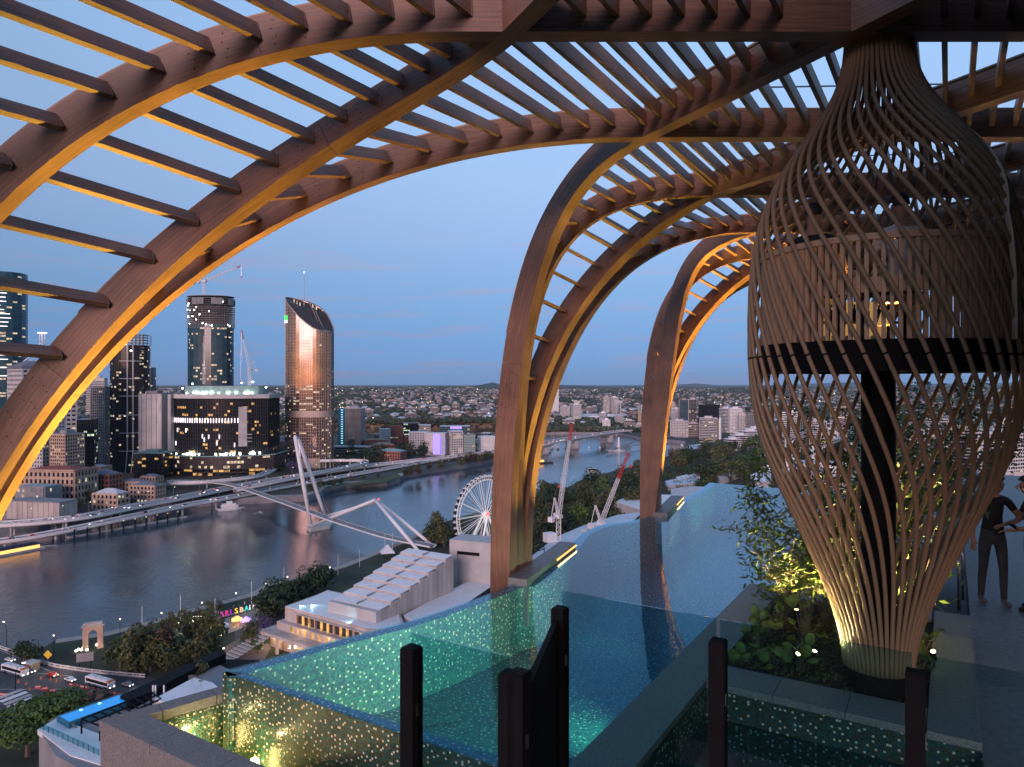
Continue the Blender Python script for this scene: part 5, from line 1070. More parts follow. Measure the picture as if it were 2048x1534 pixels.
g = low('campus_building', 'glass block behind with a violet blue top storey', 880, 940, 852, 1260, 24, .05, M['blueglass'], M['metalroof'], 'glass', skin=M['mull'], lit=.1)
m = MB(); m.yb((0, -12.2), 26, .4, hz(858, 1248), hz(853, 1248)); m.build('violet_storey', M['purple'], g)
low('campus_building', 'grey green square block next to the white hospital style block', 924, 951, 869, 1120, 20, .2, M['greenroof'], M['conc_dark'], 'bands', skin=M['conc_dark'], lit=.06)
low('campus_building', 'white patterned block at the bend before the bridge', 955, 994, 873, 1150, 22, .35, M['offwhite'], M['white'], 'grid', skin=M['white'], lit=.02)
low('campus_building', 'white wedge roofed lecture theatre', 757, 782, 858, 1280, 18, .4, M['offwhite'], M['metalroof'], 'bands', skin=M['white'], lit=.0)
low('campus_building', 'dark green glass block with lit floors behind the campus', 805, 838, 846, 1330, 22, 0, M['darkglass'], M['conc_dark'], 'glass', skin=M['brown'], lit=.3, litm='win_g')
low('campus_building', 'red brick block behind the lecture theatre', 780, 806, 852, 1300, 18, .1, M['brick'], M['redroof'], skin=M['brick'])
low('campus_building', 'grey office block between the trees left of the raked tower', 527, 545, 808, 1900, 22, .2, M['conc_dark'], M['white'], 'bands', skin=M['offwhite'], group='flats beyond the gardens')
low('campus_building', 'smaller white office block at the foot of the grey one', 543, 556, 818, 1900, 20, .2, M['conc_dark'], M['white'], 'bands', skin=M['white'], group='flats beyond the gardens')
cr = random.Random(12)
for i in range(18):
    u0 = cr.uniform(745, 980); Y_ = cr.uniform(1060, 1420); w0 = cr.uniform(12, 26); ks = cr.choice((('white', 'metalroof'), ('brick', 'tanroof'), ('offwhite', 'white'), ('conc_pink', 'redroof'), ('offwhite', 'metalroof')))
    low('campus_building', {'white': 'small white', 'brick': 'small red brick', 'offwhite': 'small pale', 'conc_pink': 'small pinkish'}[ks[0]] + ' campus block among the larger ones', u0, u0+w0, HV+113*F/Y_-cr.uniform(9, 20), Y_, 18, cr.uniform(-.4, .4), M['darkglass'], M[ks[1]], cr.choice(('grid', 'bands')), skin=M[ks[0]], lit=.08, hip=cr.choice((0, 0, 3)))
# old government quarter
def olds(label, u0, u1, vt, Y, dep, yaw, wall_, roof, hip, fl=4.6, bay=3.6, lit=.06): return low('heritage_building', label, u0, u1, vt, Y, dep, yaw, M['darkglass'], roof, 'grid', fl, bay, wall_, lit, 'win_w', hip, 'old stone buildings on the far bank')
olds('large sandstone palazzo with arched end bays and red roofs', 58, 180, 938, 660, 30, -.12, M['sand'], M['redroof'], 3.5, 5.5, 4.4)
olds('red brick and stone gabled building with a slate roof', 174, 238, 948, 690, 18, -.2, M['brick'], M['slate'], 5, 4.4, 4)
olds('stone warehouse with a pale gable roof above the expressway', 190, 254, 986, 632, 14, -.25, M['sand'], M['metalroof'], 4.5, 3.6, 4.2)
olds('stone barracks block with grey hip roof and white base', 264, 326, 970, 668, 14, -.22, M['sand'], M['slate'], 3.6, 3.6, 3.8)
olds('long stone barracks wing behind the hip roofed block', 236, 300, 963, 705, 14, -.2, M['sand'], M['slate'], 3, 3.6, 3.8)
olds('small stone wing at the end of the barracks', 285, 322, 953, 735, 12, -.2, M['sand'], M['slate'], 3, 3.6, 3.8)
g = low('heritage_building', 'grey concrete stepped library block with verdigris roof', 42, 114, 972, 625, 18, -.2, M['conc_dark'], M['greenroof'], 'grid', 4.5, 5, M['conc_dark'], .3, 'win_w', 0, 'old stone buildings on the far bank')
low('heritage_building', 'ribbed pale concrete hall with flat dark roof above the expressway', 20, 148, 1001, 590, 18, -.2, M['conc_pink'], M['conc_dark'], 'fins', 18, 5.2, M['conc_pink'], 0, 'win_w', 0, 'old stone buildings on the far bank')
low('heritage_building', 'low row of shop roofs between the palazzo and the offices', 150, 215, 932, 760, 18, -.1, M['brick'], M['metalroof'], 'grid', 4, 4, M['sand'], .1, 'win_w', 2, 'old stone buildings on the far bank')
# ---------------------------------------------------------------- expressway
def smooth3(P, n=5):
    out = []
    for i in range(len(P)-1):
        p0 = P[max(i-1, 0)]; p1 = P[i]; p2 = P[i+1]; p3 = P[min(i+2, len(P)-1)]
        for j in range(n): t = j/n; out.append(.5*((2*p1) + (p2-p0)*t + (2*p0-5*p1+4*p2-p3)*t*t + (3*p1-p0-3*p2+p3)*t*t*t))
    out.append(P[-1]); return out
def road_deck(name, label, cat, pts, wd, col_every=34., girder=None, cols=True):
    C_ = smooth3([at(u, v, z) for u, v, z in pts]); g = thing(name, label, cat); sd = []
    for i, p in enumerate(C_):
        t = C_[min(i+1, len(C_)-1)]-C_[max(i-1, 0)]; t.z = 0; t.normalize(); sd.append(Vector((t.y, -t.x, 0)))
    def run(nm, a0, a1, z0, z1, mat, gz=None):
        m = MB()
        for i in range(len(C_)-1):
            p, q = C_[i], C_[i+1]; s0, s1 = sd[i], sd[i+1]; e0 = gz(i) if gz else 0; e1 = gz(i+1) if gz else 0
            V_ = [p+s0*a0+Vector((0, 0, z0-e0)), p+s0*a1+Vector((0, 0, z0-e0)), p+s0*a1+Vector((0, 0, z1)), p+s0*a0+Vector((0, 0, z1)), q+s1*a0+Vector((0, 0, z0-e1)), q+s1*a1+Vector((0, 0, z0-e1)), q+s1*a1+Vector((0, 0, z1)), q+s1*a0+Vector((0, 0, z1))]
            m.add(V_, [(0, 1, 5, 4), (1, 2, 6, 5), (2, 3, 7, 6), (3, 0, 4, 7)])
        m.build(nm, mat, g)
    h = wd/2; run('road_surface', -h+.4, h-.4, -.3, 0, M['conc_dark']); run('parapet', -h, -h+.38, -1.2, 1.0, M['white']); run('parapet', h-.38, h, -1.2, 1.0, M['white'])  # pale deck and white parapets hold the brightness of the traffic's light trails
    if wd > 14: run('median_barrier', -.3, .3, -.2, .9, M['offwhite'])
    run('girder', -h*.72, h*.72, -2.2, -.32, M['concrete'], girder)
    m = MB()
    for lane in (-.5, 0, .5):
        acc = 0
        for i in range(len(C_)-1):
            if i % 2: continue
            p = C_[i]+sd[i]*lane*h; q = C_[i].lerp(C_[i+1], .5)+sd[i]*lane*h; t = (q-p).normalized(); nrm_ = sd[i]*.12; m.add([p-nrm_+Vector((0, 0, .06)), p+nrm_+Vector((0, 0, .06)), q+nrm_+Vector((0, 0, .06)), q-nrm_+Vector((0, 0, .06))], [(0, 1, 2, 3)])
    tag(m.build('lane_marking', M['white'], g), kind='stuff')
    if cols:
        acc = 0
        for i in range(1, len(C_)):
            acc += (C_[i]-C_[i-1]).length
            if acc > col_every:
                acc = 0
                for s_ in ((0,) if wd < 11 else (-.55, .55)):
                    p = C_[i]+sd[i]*h*s_; m = MB(); m.cyl((p.x, p.y), .95, WZ-3, p.z-2.3, 8); m.build('column', M['concrete'], g)
    return C_, sd, g
EX = []
EX.append(road_deck('expressway_viaduct', 'wide concrete expressway viaduct sweeping along the far bank', 'viaduct', [(-120, 1054, -109), (60, 1044, -109), (170, 1032, -109), (270, 1012, -109), (360, 995, -109), (450, 977, -109), (560, 957, -108.5), (640, 945, -108), (720, 933, -108), (800, 924, -108), (900, 913, -107), (990, 903, -105.5), (1040, 897, -104)], 17))
EX.append(road_deck('expressway_viaduct', 'lower riverside carriageway of the expressway standing in the water', 'viaduct', [(-120, 1096, -115), (40, 1076, -114.5), (150, 1056, -112.8), (250, 1035, -111), (360, 1012, -110.5), (470, 992, -110.5), (560, 974, -110.5), (640, 960, -110.5), (720, 946, -110.5), (800, 932, -110), (860, 921, -109.5), (900, 915, -108.6)], 11, 30.))
EX.append(road_deck('expressway_ramp', 'raised curving ramp looping above the expressway beside the raked tower', 'ramp', [(470, 980, -106.5), (540, 965, -103.5), (610, 951, -102.5), (680, 936, -102), (722, 927, -102), (730, 922, -102), (700, 920, -102), (640, 921, -102)], 8, 40.))
EX.append(road_deck('boulevard_ramp', 'curved white canopy road at the foot of the casino podium', 'ramp', [(330, 966, -107), (400, 964, -106), (470, 958, -105), (520, 950, -104.5), (545, 938, -104.5)], 9, 40.))
brg = lambda i: 4.6*abs(math.cos(math.pi*(i/9.0)))**3
EX.append(road_deck('girder_bridge', 'haunched concrete road bridge crowded with evening traffic', 'bridge', [(1042, 897, -103.8), (1060, 893, -103), (1090, 886.5, -101), (1120, 880, -99.6), (1160, 873, -98.6), (1200, 867, -98.4), (1232, 862.5, -98.4), (1256, 860, -98)], 24, 1e9, brg, False))
C_, sd, g = EX[-1]
for i in (9, 18, 27):
    if i < len(C_):
        for s_ in (-7, 7): m = MB(); p = C_[i]+sd[i]*s_; m.yb((p.x, p.y), 7, 9, WZ-3, p.z-5.5, .6); m.build('pier', M['concrete'], g)
        m = MB(); p = C_[i]; m.yb((p.x, p.y), 12, 26, WZ-2, WZ+2.2, .6); m.build('pile_cap', M['conc_dark'], g)
# vehicles on the decks
def car_mesh(c):
    m = MB(); P = [(-2.2, .45), (-2.15, .95), (-1.4, 1.0), (-.9, 1.45), (.7, 1.45), (1.3, 1.0), (2.15, .85), (2.2, .45)]
    V_ = [(x, y, z) for y in (-.88, .88) for x, z in P]; n = len(P); m.add(V_, [tuple(range(n)), tuple(range(2*n-1, n-1, -1))] + [(i, n+i, n+(i+1) % n, (i+1) % n) for i in range(n)])
    m.box((-.85, -.89, 1.02), (.75, .89, 1.38), 1)
    for x in (-1.35, 1.35):
        for y in (-.82, .82): m.tube([(x, y-.1, .33), (x, y+.1, .33)], .33, 8, 1)
    for y in (-.62, .62): m.box((2.16, y-.2, .6), (2.24, y+.2, .8), 2); m.box((-2.24, y-.2, .7), (-2.16, y+.2, .9), 3)
    return m
cars = []
for nm, c in (('white', M['white']), ('grey', M['conc_dark']), ('red', M['red']), ('black', M['black'])):
    cars.append((nm, car_mesh(c).build('car', [c, M['darkglass'], M['headl'], M['redlamp']])))
used = set(); nrr = random.Random(21)
def put_car(p, yaw, group, where):
    nm, pr = cars[nrr.choice((0, 0, 1, 1, 2, 3))]
    o = pr if pr.name not in used else pr.copy()
    if o is not pr: col.objects.link(o)
    used.add(pr.name); o.location = p; o.rotation_euler = (0, 0, yaw); tag(o, f'small {nm} car {where}', 'car', f'{nm} cars {group}')
for (C_, sd, g), n, grp, where in ((EX[0], 74, 'on the expressway', 'driving on the wide expressway viaduct'), (EX[1], 26, 'on the lower carriageway', 'driving on the lower riverside carriageway'), (EX[4], 62, 'on the girder bridge', 'in the traffic on the haunched road bridge'), (EX[2], 6, 'on the ramp', 'on the raised curving ramp')):
    wd = 17 if n == 74 else (24 if n == 62 else 10)
    for _ in range(n):
        i = nrr.randrange(0, len(C_)-1); f_ = nrr.random(); p = C_[i].lerp(C_[i+1], f_); t = C_[i+1]-C_[i]; ln = nrr.choice((-.72, -.26, .26, .72)) * (wd/2-.9)
        p = p + sd[i]*ln + Vector((0, 0, .02)); put_car(p, math.atan2(t.y, t.x) + (math.pi if ln > 0 else 0), grp, where)
# street lamps
lmp = thing('street_lamp', 'tall grey street lamp along the expressway', 'street lamp', 'street lamps along the expressway'); m = MB(); m.tube([(0, 0, 0), (0, 0, 9.5)], [.16, .09], 6); m.tube([(0, 0, 9.5), (.9, 0, 9.8), (2, 0, 9.85)], .07, 5); m.build('pole', M['mull'], lmp); m = MB(); m.box((1.5, -.16, 9.66), (2.3, .16, 9.80)); m.build('lamp_head', M['lamp'], lmp)
first = True
for (C_, sd, g), st_, h in ((EX[0], 3, 8.5), (EX[4], 3, 12.), (EX[1], 6, 5.5)):
    for i in range(2, len(C_)-1, st_):
        for s_ in ((-1, 1) if h == 12. else (-1,)):
            p = C_[i]+sd[i]*h*s_*.97; yaw = math.atan2(-sd[i].y*s_, -sd[i].x*s_); lb = 'tall grey street lamp along the girder bridge' if h == 12. else ('tall grey street lamp along the expressway' if h > 6 else 'tall grey street lamp on the lower carriageway')
            if first: lmp.location = p; lmp.rotation_euler = (0, 0, yaw); first = False
            else: copy_thing(lmp, p, yaw, lb, 'street lamps ' + ('on the girder bridge' if h == 12. else ('along the expressway' if h > 6 else 'on the lower carriageway')))
# riverside jetty with lamp piles
g = thing('pontoon_walkway', 'long floating walkway with black piles and small lamps beside the expressway', 'walkway')
a = at(136, 1074, -118.2); b_ = at(372, 1033, -118.2); t = (b_-a).normalized(); n = Vector((-t.y, t.x, 0)); m = MB(); m.prism([(a-n*1.8)[:2], (b_-n*1.8)[:2], (b_+n*1.8)[:2], (a+n*1.8)[:2]], WZ-.5, -118.0); m.build('pontoon_deck', M['concrete'], g)
for i in range(10):
    p = a.lerp(b_, .035+.93*i/9.6)-n*2.3; m = MB(); m.cyl(p, .55, WZ-2, -112.6, 8); m.build('pile', M['black'], g); m = MB(); m.cyl(p, .62, -112.6, -111.7, 8, 0, .2); m.build('pile_lamp', M['win_w'], g)
m = MB(); a = at(95, 1050, -117.9); b_ = at(330, 1018, -117.9); m.prism([a[:2], b_[:2], (b_+Vector((1, 4, 0)))[:2], (a+Vector((1, 4, 0)))[:2]], -118.3, -117.9); m.build('bank_deck', M['brown'], g)
# ferry terminal and boats
g = thing('ferry_terminal', 'floating ferry terminal with a dark canvas roof and orange lit interior', 'ferry terminal'); a = at(-60, 1120, -118); b_ = at(84, 1093, -118); t = (b_-a).normalized(); n = Vector((-t.y, t.x, 0))
def long_poly(a, b_, w0): n = Vector((-(b_-a).y, (b_-a).x, 0)).normalized(); return [(a-n*w0)[:2], (b_-n*w0)[:2], (b_+n*w0)[:2], (a+n*w0)[:2]]
m = MB(); m.prism(long_poly(a, b_, 4.5), WZ-.6, -117.6); m.build('hull_deck', M['concrete'], g); m = MB(); m.prism(long_poly(a.lerp(b_, .05), a.lerp(b_, .93), 3.2), -117.6, -115.2); m.build('cabin', M['orange_l'], g)
m = MB(); m.prism(long_poly(a, b_.lerp(a, .04), 4.2), -115.2, -114.8); p0 = a; m.bar(a+Vector((0, 0, 3.9)), b_.lerp(a, .1)+Vector((0, 0, 3.9)), 3.6, 1.4); m.build('canvas_roof', M['navy'], g)
m = MB(); m.bar(b_+Vector((0, 0, .5)), at(116, 1091, -117.4), 1.6, .5); m.build('gangway', M['conc_dark'], g)
def boat(name, label, cat, p, yaw, L_, W_, hgt, mats, group=None, cabin=True, mast=0):
    g = thing(name, label, cat, group, p, yaw); m = MB(); n = 9; P = []
    for z, k_ in ((0, .8), (hgt, 1.)):
        for i in range(n): f_ = i/(n-1); P.append((L_*(-.5+f_)*k_, -W_/2*k_*(1-max(0, (f_-.55)/.45)**2), z-.4))
        for i in range(n-1, -1, -1): f_ = i/(n-1); P.append((L_*(-.5+f_)*k_, W_/2*k_*(1-max(0, (f_-.55)/.45)**2), z-.4))
    k_ = 2*n; m.add(P, [(i, (i+1) % k_, k_+(i+1) % k_, k_+i) for i in range(k_)]+[tuple(range(k_, 2*k_))]); m.build('hull', mats[0], g)
    if cabin: m = MB(); m.box((-L_*.32, -W_*.36, hgt-.4), (L_*.22, W_*.36, hgt+hgt*.9)); m.build('cabin', mats[1], g); m = MB(); m.box((-L_*.36, -W_*.4, hgt+hgt*.9), (L_*.25, W_*.4, hgt+hgt*1.05)); m.build('cabin_roof', mats[0], g)
    if mast: m = MB(); m.tube([(0, 0, hgt-.4), (0, 0, mast)], [.12, .06], 5); m.build('mast', M['white'], g)
    return g
boat('houseboat', 'white multi level river boat moored by the far bank under the ramp', 'boat', at(462, 1020, WZ), .5, 26, 7, 2.2, (M['white'], M['cabin']))
bx = MB(); bx.box((-8, -2.6, 3.9), (4, 2.6, 6.2)); bx.box((-4, -2, 6.2), (1, 2, 8.4)); hb = [o for o in col.objects if o.name == 'houseboat'][0]; bx.build('upper_cabin', M['white'], hb)
fy = boat('river_ferry', 'white catamaran ferry under way with a pale wake', 'ferry', at(1186, 943, WZ), 2.75-math.pi+.35, 18, 6, 2.2, (M['white'], M['darkglass']))
p = at(1178, 945, WZ+.05); q = at(1128, 958, WZ+.05); t = (q-p).normalized(); n = Vector((-t.y, t.x, 0)); m = MB(); m.add([p, q+n*9, q+n*5.5], [(0, 1, 2)]); m.add([p, q-n*5.5, q-n*9], [(0, 1, 2)]); m.add([p+n*1.2, p-n*1.2, q-n*1.4, q+n*1.4], [(0, 1, 2, 3)]); tag(m.build('boat_wake', M['wake']), kind='stuff')
for i, u in enumerate((1104, 1116, 1157, 1178, 1199, 1094)):
    boat('moored_yacht', 'small white yacht moored in the row beyond the crane', 'boat', at(u, 899-(3 if u > 1150 else 0), WZ), .8+.2*i, 9, 3, 1.3, (M['white'], M['white']), 'small moored yachts', True, 11)
g = boat('tall_sail_ship', 'white ship with a tapered white tower and tall mast near the footbridge', 'ship', at(1233, 903, WZ), .1, 34, 9, 3, (M['white'], M['white']), None, False, 44)
m = MB(); m.cyl((4, 0), 3.0, 2, 25, 8, 0, 1.5); m.build('white_tower', M['white'], g)
g = thing('river_pontoon', 'rusty pontoon with a dark pitched roof and white pile by the far bank', 'pontoon'); p = at(1077, 925, -117.5); m = MB(); m.yb(p, 44, 12, WZ-.5, -117, .5); m.build('pontoon_deck', M['brown'], g); m = MB(); m.prism([(p.x-14, p.y-6), (p.x+14, p.y+3), (p.x+12, p.y+8), (p.x-16, p.y)], -113.6, -112.8); m.build('pitched_roof', M['slate'], g); m = MB(); m.cyl((p.x-2, p.y-7), .9, WZ-1, -103, 8); m.build('white_pile', M['white'], g); m = MB(); m.yb((p.x-4, p.y+1), 26, 4, -117, -114, .5); m.build('lit_kiosk', M['orange_l'], g)
g = thing('river_pontoon', 'longer bent pontoon walkway nearer the road bridge', 'pontoon'); m = MB(); a = at(1052, 915, -118); b_ = at(1098, 905, -118); m.prism(long_poly(a, b_, 4), WZ-.5, -117); a2 = at(1060, 921, -118); m.prism(long_poly(a2, a+Vector((4, -2, 0)), 3), WZ-.5, -117.02); m.build('pontoon_deck', M['conc_dark'], g)
# arched footbridge far down the river
g = thing('arched_footbridge', 'slender grey arched footbridge crossing the far river bend', 'footbridge'); P = [at(1212, 900, -113), at(1250, 893, -112), at(1290, 888, -112), at(1330, 885, -112), at(1390, 890, -112)]; P = smooth3(P, 4); m = MB()
for p, q in zip(P[:-1], P[1:]): m.bar(p, q, 6, .8)
m.build('deck', M['conc_dark'], g); a = at(1250, 892, -112); b_ = at(1392, 893, -112); m = MB(); A_ = [a.lerp(b_, i/16)+Vector((0, 0, 19*(1-(2*i/16-1)**2))) for i in range(17)]; m.tube(A_, .9, 6); m.build('arch', M['steel'], g)
m = MB()
for i in range(2, 15): m.bar(A_[i], a.lerp(b_, i/16), .18)
m.build('hanger', M['steel'], g); m = MB(); q = at(1372, 905, WZ); m.bar(q, q+Vector((-7, 0, 14)), 3); m.bar(q+Vector((4, 0, 0)), q+Vector((-9, 0, 14)), 2); m.build('white_pylon', M['white'], g)
# cable-stayed footbridge in front
g = thing('cable_footbridge', 'white cable stayed footbridge with two leaning A frame masts across the river', 'footbridge')
P = smooth3([at(338, 960, -106), at(400, 962, -106), at(462, 969, -106), at(540, 994, -106), at(640, 1030, -106), at(700, 1050, -107), at(780, 1074, -108), at(866, 1091, -109)], 6); sd = []
for i, p in enumerate(P): t = P[min(i+1, len(P)-1)]-P[max(i-1, 0)]; t.z = 0; t.normalize(); sd.append(Vector((t.y, -t.x, 0)))
m = MB(); m2 = MB(); m3 = MB()
for i in range(len(P)-1):
    p, q, s0, s1 = P[i], P[i+1], sd[i]*3.6, sd[i+1]*3.6; dn = Vector((0, 0, -1.6))
    m.add([p-s0, p+s0, q+s1, q-s1, p-s0*.5+dn, p+s0*.5+dn, q+s1*.5+dn, q-s1*.5+dn], [(0, 1, 2, 3)][:0]+[(4, 7, 6, 5), (0, 4, 5, 1)][:1]+[(1, 5, 6, 2), (3, 7, 4, 0)])
    m2.add([p-s0*.93, p+s0*.93, q+s1*.93, q-s1*.93], [(0, 1, 2, 3)])
    for s_ in (-1, 1):
        m3.bar(p+s0*s_+Vector((0, 0, 1.2)), q+s1*s_+Vector((0, 0, 1.2)), .12); m3.bar(p+s0*s_+Vector((0, 0, .6)), q+s1*s_+Vector((0, 0, .6)), .07); m3.bar(p+s0*s_, p+s0*s_+Vector((0, 0, 1.2)), .1); m.bar(p+s0*s_*.97-Vector((0, 0, .3)), q+s1*s_*.97-Vector((0, 0, .3)), .4, .9)
m.build('deck_girder', M['white'], g); m2.build('deck_surface', M['conc_dark'], g); tag(m3.build('railing', M['steel'], g), kind='stuff')
Yp_ = 565; ap = far(590, 873, Yp_); f1 = at(622, 1052, -117); f2 = at(650, 1030, -110); ap2 = far(596, 876, Yp_+14)
for a, b_ in ((ap, f1), (ap2, f2)): m = MB(); m.tube([a, a.lerp(b_, .5), b_], [1.4, 1.75, 1.4], 10); m.build('mast_leg', M['white'], g, True)
m = MB(); m.bar(ap, ap2, 1.6); m.build('mast_head', M['white'], g)
c2 = far(750, 1000, 512); c2b = far(757, 1003, 524)
for a, b_ in ((f1, c2), (f2+Vector((-2, -8, -1)), c2b), (c2, at(836, 1101, -112)), (c2b, at(866, 1092, -112))): m = MB(); m.tube([a, a.lerp(b_, .5), b_], [1.1, 1.35, 1.1], 10); m.build('mast_leg', M['white'], g, True)
m = MB(); m.bar(c2, c2b, 1.4); m.build('mast_head', M['white'], g); m = MB(); m.cyl(c2b, .5, c2b.z+1, c2b.z+2.2, 6); m.build('beacon', M['redlamp'], g)
m = MB(); m.prism([at(u, v, WZ)[:2] for u, v in ((613, 1060), (622, 1064), (660, 1057), (667, 1051), (655, 1047), (625, 1052))], WZ-1, -116.6); m.build('pier', M['offwhite'], g)
m = MB()
for i in range(3, len(P)-14, 2): m.bar(ap2, P[i]+sd[i]*3.3*(1 if i % 4 else -1), .16)
for i in range(len(P)-14, len(P)-3, 2): m.bar(c2 if i % 4 else c2b, P[i]+sd[i]*(3.3 if i % 4 else -3.3), .14)
for f_ in (.2, .4): m.bar(ap2, far(690+40*f_, 945, 800), .35)
tag(m.build('stay_cables', M['steel'], g), kind='stuff')
# ================================================================ 6. south bank
def pprism(mb, pts, z1, z0=GZ, m=0): mb.prism([at(u, v, z1)[:2] for u, v in pts], z0, z1, m)
cc_ = thing('performing_arts_centre', 'pale concrete performing arts complex with stepped white roof beside the river', 'building')
Q0 = Vector((-26.9, 321.5, 0)); A_ = -D2; B_ = -E2
def q(a, b_): return Q0 + A_*a + B_*b_
for i in range(8):
    z = -79 - 1.6*i; s_ = 6.06; m = MB(); m.prism([p[:2] for p in (q(s_*i, 0), q(s_*(i+1)-.02, 0), q(s_*(i+1)-.02, 27), q(s_*i, 27))], -99, z-.70); m.build('hall_wall', M['conc_pink'], cc_)
    m = MB(); za, zb_ = z+.15, z-.55; A1, B1, C1, D1 = q(s_*i+.05, .4), q(s_*(i+1)-.05, .4), q(s_*(i+1)-.05, 26.6), q(s_*i+.05, 26.6); V_ = [(A1.x, A1.y, za), (B1.x, B1.y, zb_), (C1.x, C1.y, zb_), (D1.x, D1.y, za)]; m.add(V_ + [(x, y, z_-.12) for x, y, z_ in V_], [(0, 3, 2, 1), (0, 1, 5, 4), (1, 2, 6, 5), (2, 3, 7, 6), (3, 0, 4, 7)]); m.build('roof_step', M['white'], cc_)
    m = MB(); m.prism([p[:2] for p in (q(s_*i, 13), q(s_*(i+1)-.1, 13), q(s_*(i+1)-.1, 13.6), q(s_*i, 13.6))], z-.65, z+.22); m.build('roof_duct', M['conc_dark'], cc_)
for i in range(14):
    m = MB(); c = q(1.5+3.4*i, -.03); z = -79-1.6*((1.5+3.4*i)/6.06)-1.2; m.ob((c.x, c.y, (z-99)/2), A_*.05, B_*.04, (0, 0, (z+99)/2)); m.build('panel_joint', M['conc_dark'], cc_)
for a_, b_, w_ in ((8, 6, 2.2), (14, 20, 1.6), (22, 5, 1.4), (34, 22, 2.), (40, 8, 1.2)):
    c = q(a_, b_); z = -79-1.6*(a_/6.06); m = MB(); m.yb(c, w_, w_*.7, z-1, z+1.1, .55); m.build('roof_unit', M['cabin'], cc_)
m = MB(); m.prism([p[:2] for p in (q(48.4, 0), q(51, .2), q(51, 27), q(48.4, 27))], -96, -91.0); m.build('screen_wall', M['concrete'], cc_)
ZT = -95.5
T1 = [(570, 1212), (634, 1189), (655, 1180), (705, 1190), (800, 1228), (815, 1262), (736, 1258)]
m = MB(); pprism(m, T1, ZT, -101.6); m.build('upper_storey', M['conc_pink'], cc_)
m = MB(); pprism(m, [(573, 1213), (634, 1190.5), (655, 1181.5), (703, 1191), (797, 1228), (805, 1258), (736, 1256)], ZT+.1, ZT-.2); m.build('terrace_roof', M['white'], cc_)
a0 = at(570, 1212, ZT); b0 = at(736, 1258, ZT); t = (b0-a0).normalized(); t.z = 0; n = Vector((t.y, -t.x, 0)); L_ = (b0-a0).length
n = n if n.dot(-a0) > 0 else -n
for i in range(11):
    c = a0 + t*(L_*(.20+.076*i)); m = MB(); m.ob((c.x+n.x*.1, c.y+n.y*.1, -99.3), t*.95, n*.12, (0, 0, 1.9)); w_ = m.build('window', M['brown'], cc_); k_ = MB(); k_.ob((c.x-t.x*1.3+n.x*.45, c.y-t.y*1.3+n.y*.45, -99.3), t*.32, n*.5, (0, 0, 2.0)); k_.build('lit_jamb', M['win_y'] if i % 3 else M['sand'], w_)
m = MB(); m.prism([(a0+n*1.3+t*(L_*.14))[:2], (b0+n*1.3)[:2], (b0-n*.3)[:2], (a0-n*.3+t*(L_*.14))[:2]], -97.2, -96.9); m.build('sun_canopy', M['conc_pink'], cc_)
m = MB(); m.prism([(a0+n*2.6-t*2)[:2], (b0+n*2.6+t*4)[:2], (b0-n*2+t*4)[:2], (a0-n*2-t*2)[:2]], -105, -101.62); m.build('middle_storey', M['conc_pink'], cc_)
m = MB(); m.prism([(a0+n*8-t*7)[:2], (b0+n*8+t*4)[:2], (b0-n*2+t*4)[:2], (a0-n*2-t*7)[:2]], -106.4, -105.02); m.build('balcony_slab', M['conc_pink'], cc_)
for i in range(10):
    c = a0 + t*(L_*(.16+.085*i)) + n*2.55; m = MB(); m.ob((c.x, c.y, -103.4), t*1.0, n*.16, (0, 0, 1.2)); m.build('lit_bay', M['win_y'], cc_)
m = MB(); ra = a0+n*7.8-t*6.8; rb = b0+n*7.8+t*3.8; m.bar((ra.x, ra.y, -103.9), (rb.x, rb.y, -103.9), .12)
for i in range(17): c = ra.lerp(rb, i/16); m.bar((c.x, c.y, -105.02), (c.x, c.y, -103.9), .1)
m.build('balcony_rail', M['mull'], cc_)
m = MB(); m.prism([(a0+n*3-t*6)[:2], (b0+n*3+t*4)[:2], (b0-n*2+t*4)[:2], (a0-n*2-t*6)[:2]], GZ, -106.42); m.build('lower_storey', M['sand'], cc_)
for i in range(7): c = (a0+n*7-t*6).lerp(b0+n*7+t*3, i/6); m = MB(); m.yb(c, 1.2, 1.2, GZ, -106.42, .5); m.build('column', M['conc_pink'], cc_)
for f_ in (-.04, .25, .55): c = a0+t*(L_*f_)+n*5; point_light('terrace_lamp', Vector((c.x, c.y, -107.4)), 700*LIT, (1, .80, .5), .3)
for f_ in (.3, .6, .85): c = a0+t*(L_*f_)+n*4; point_light('bay_lamp', Vector((c.x, c.y, -102.6)), 120*LIT, (1, .62, .25), .2)
for i in range(9): m = MB(); c = a0-t*(4+.55*i)+n*(9+1.6*i); m.ob((c.x, c.y, -106.8-.72*i), t*4, n*.8, (0, 0, .2)); m.build('stair_tread', M['concrete'], cc_)
for (u, v) in ((598, 1208), (622, 1206), (700, 1245)): spot_light('roof_wash_lamp', at(u, v, ZT+.7), q(52, 16)+Vector((0, 0, -94.5)), 1800*LIT, (.40, .8, 1), 1.5, .8, .2)
m = MB(); pprism(m, [(808, 1230), (900, 1180), (985, 1140), (1012, 1165), (1000, 1200), (840, 1250)], -95.5, GZ); m.build('side_roof', M['white'], cc_)
fl_ = thing('fly_tower', 'pale concrete fly tower with a large recessed doorway behind the stepped roof', 'building'); ZT2 = -76; f0 = at(899, 1079, ZT2); m = MB()
e_ = Vector((.93, -.36, 0)).normalized(); d_ = Vector((.36, .93, 0)).normalized(); W_ = 24.
def fx(a, b_): return (f0 + e_*a + d_*b_)[:2]
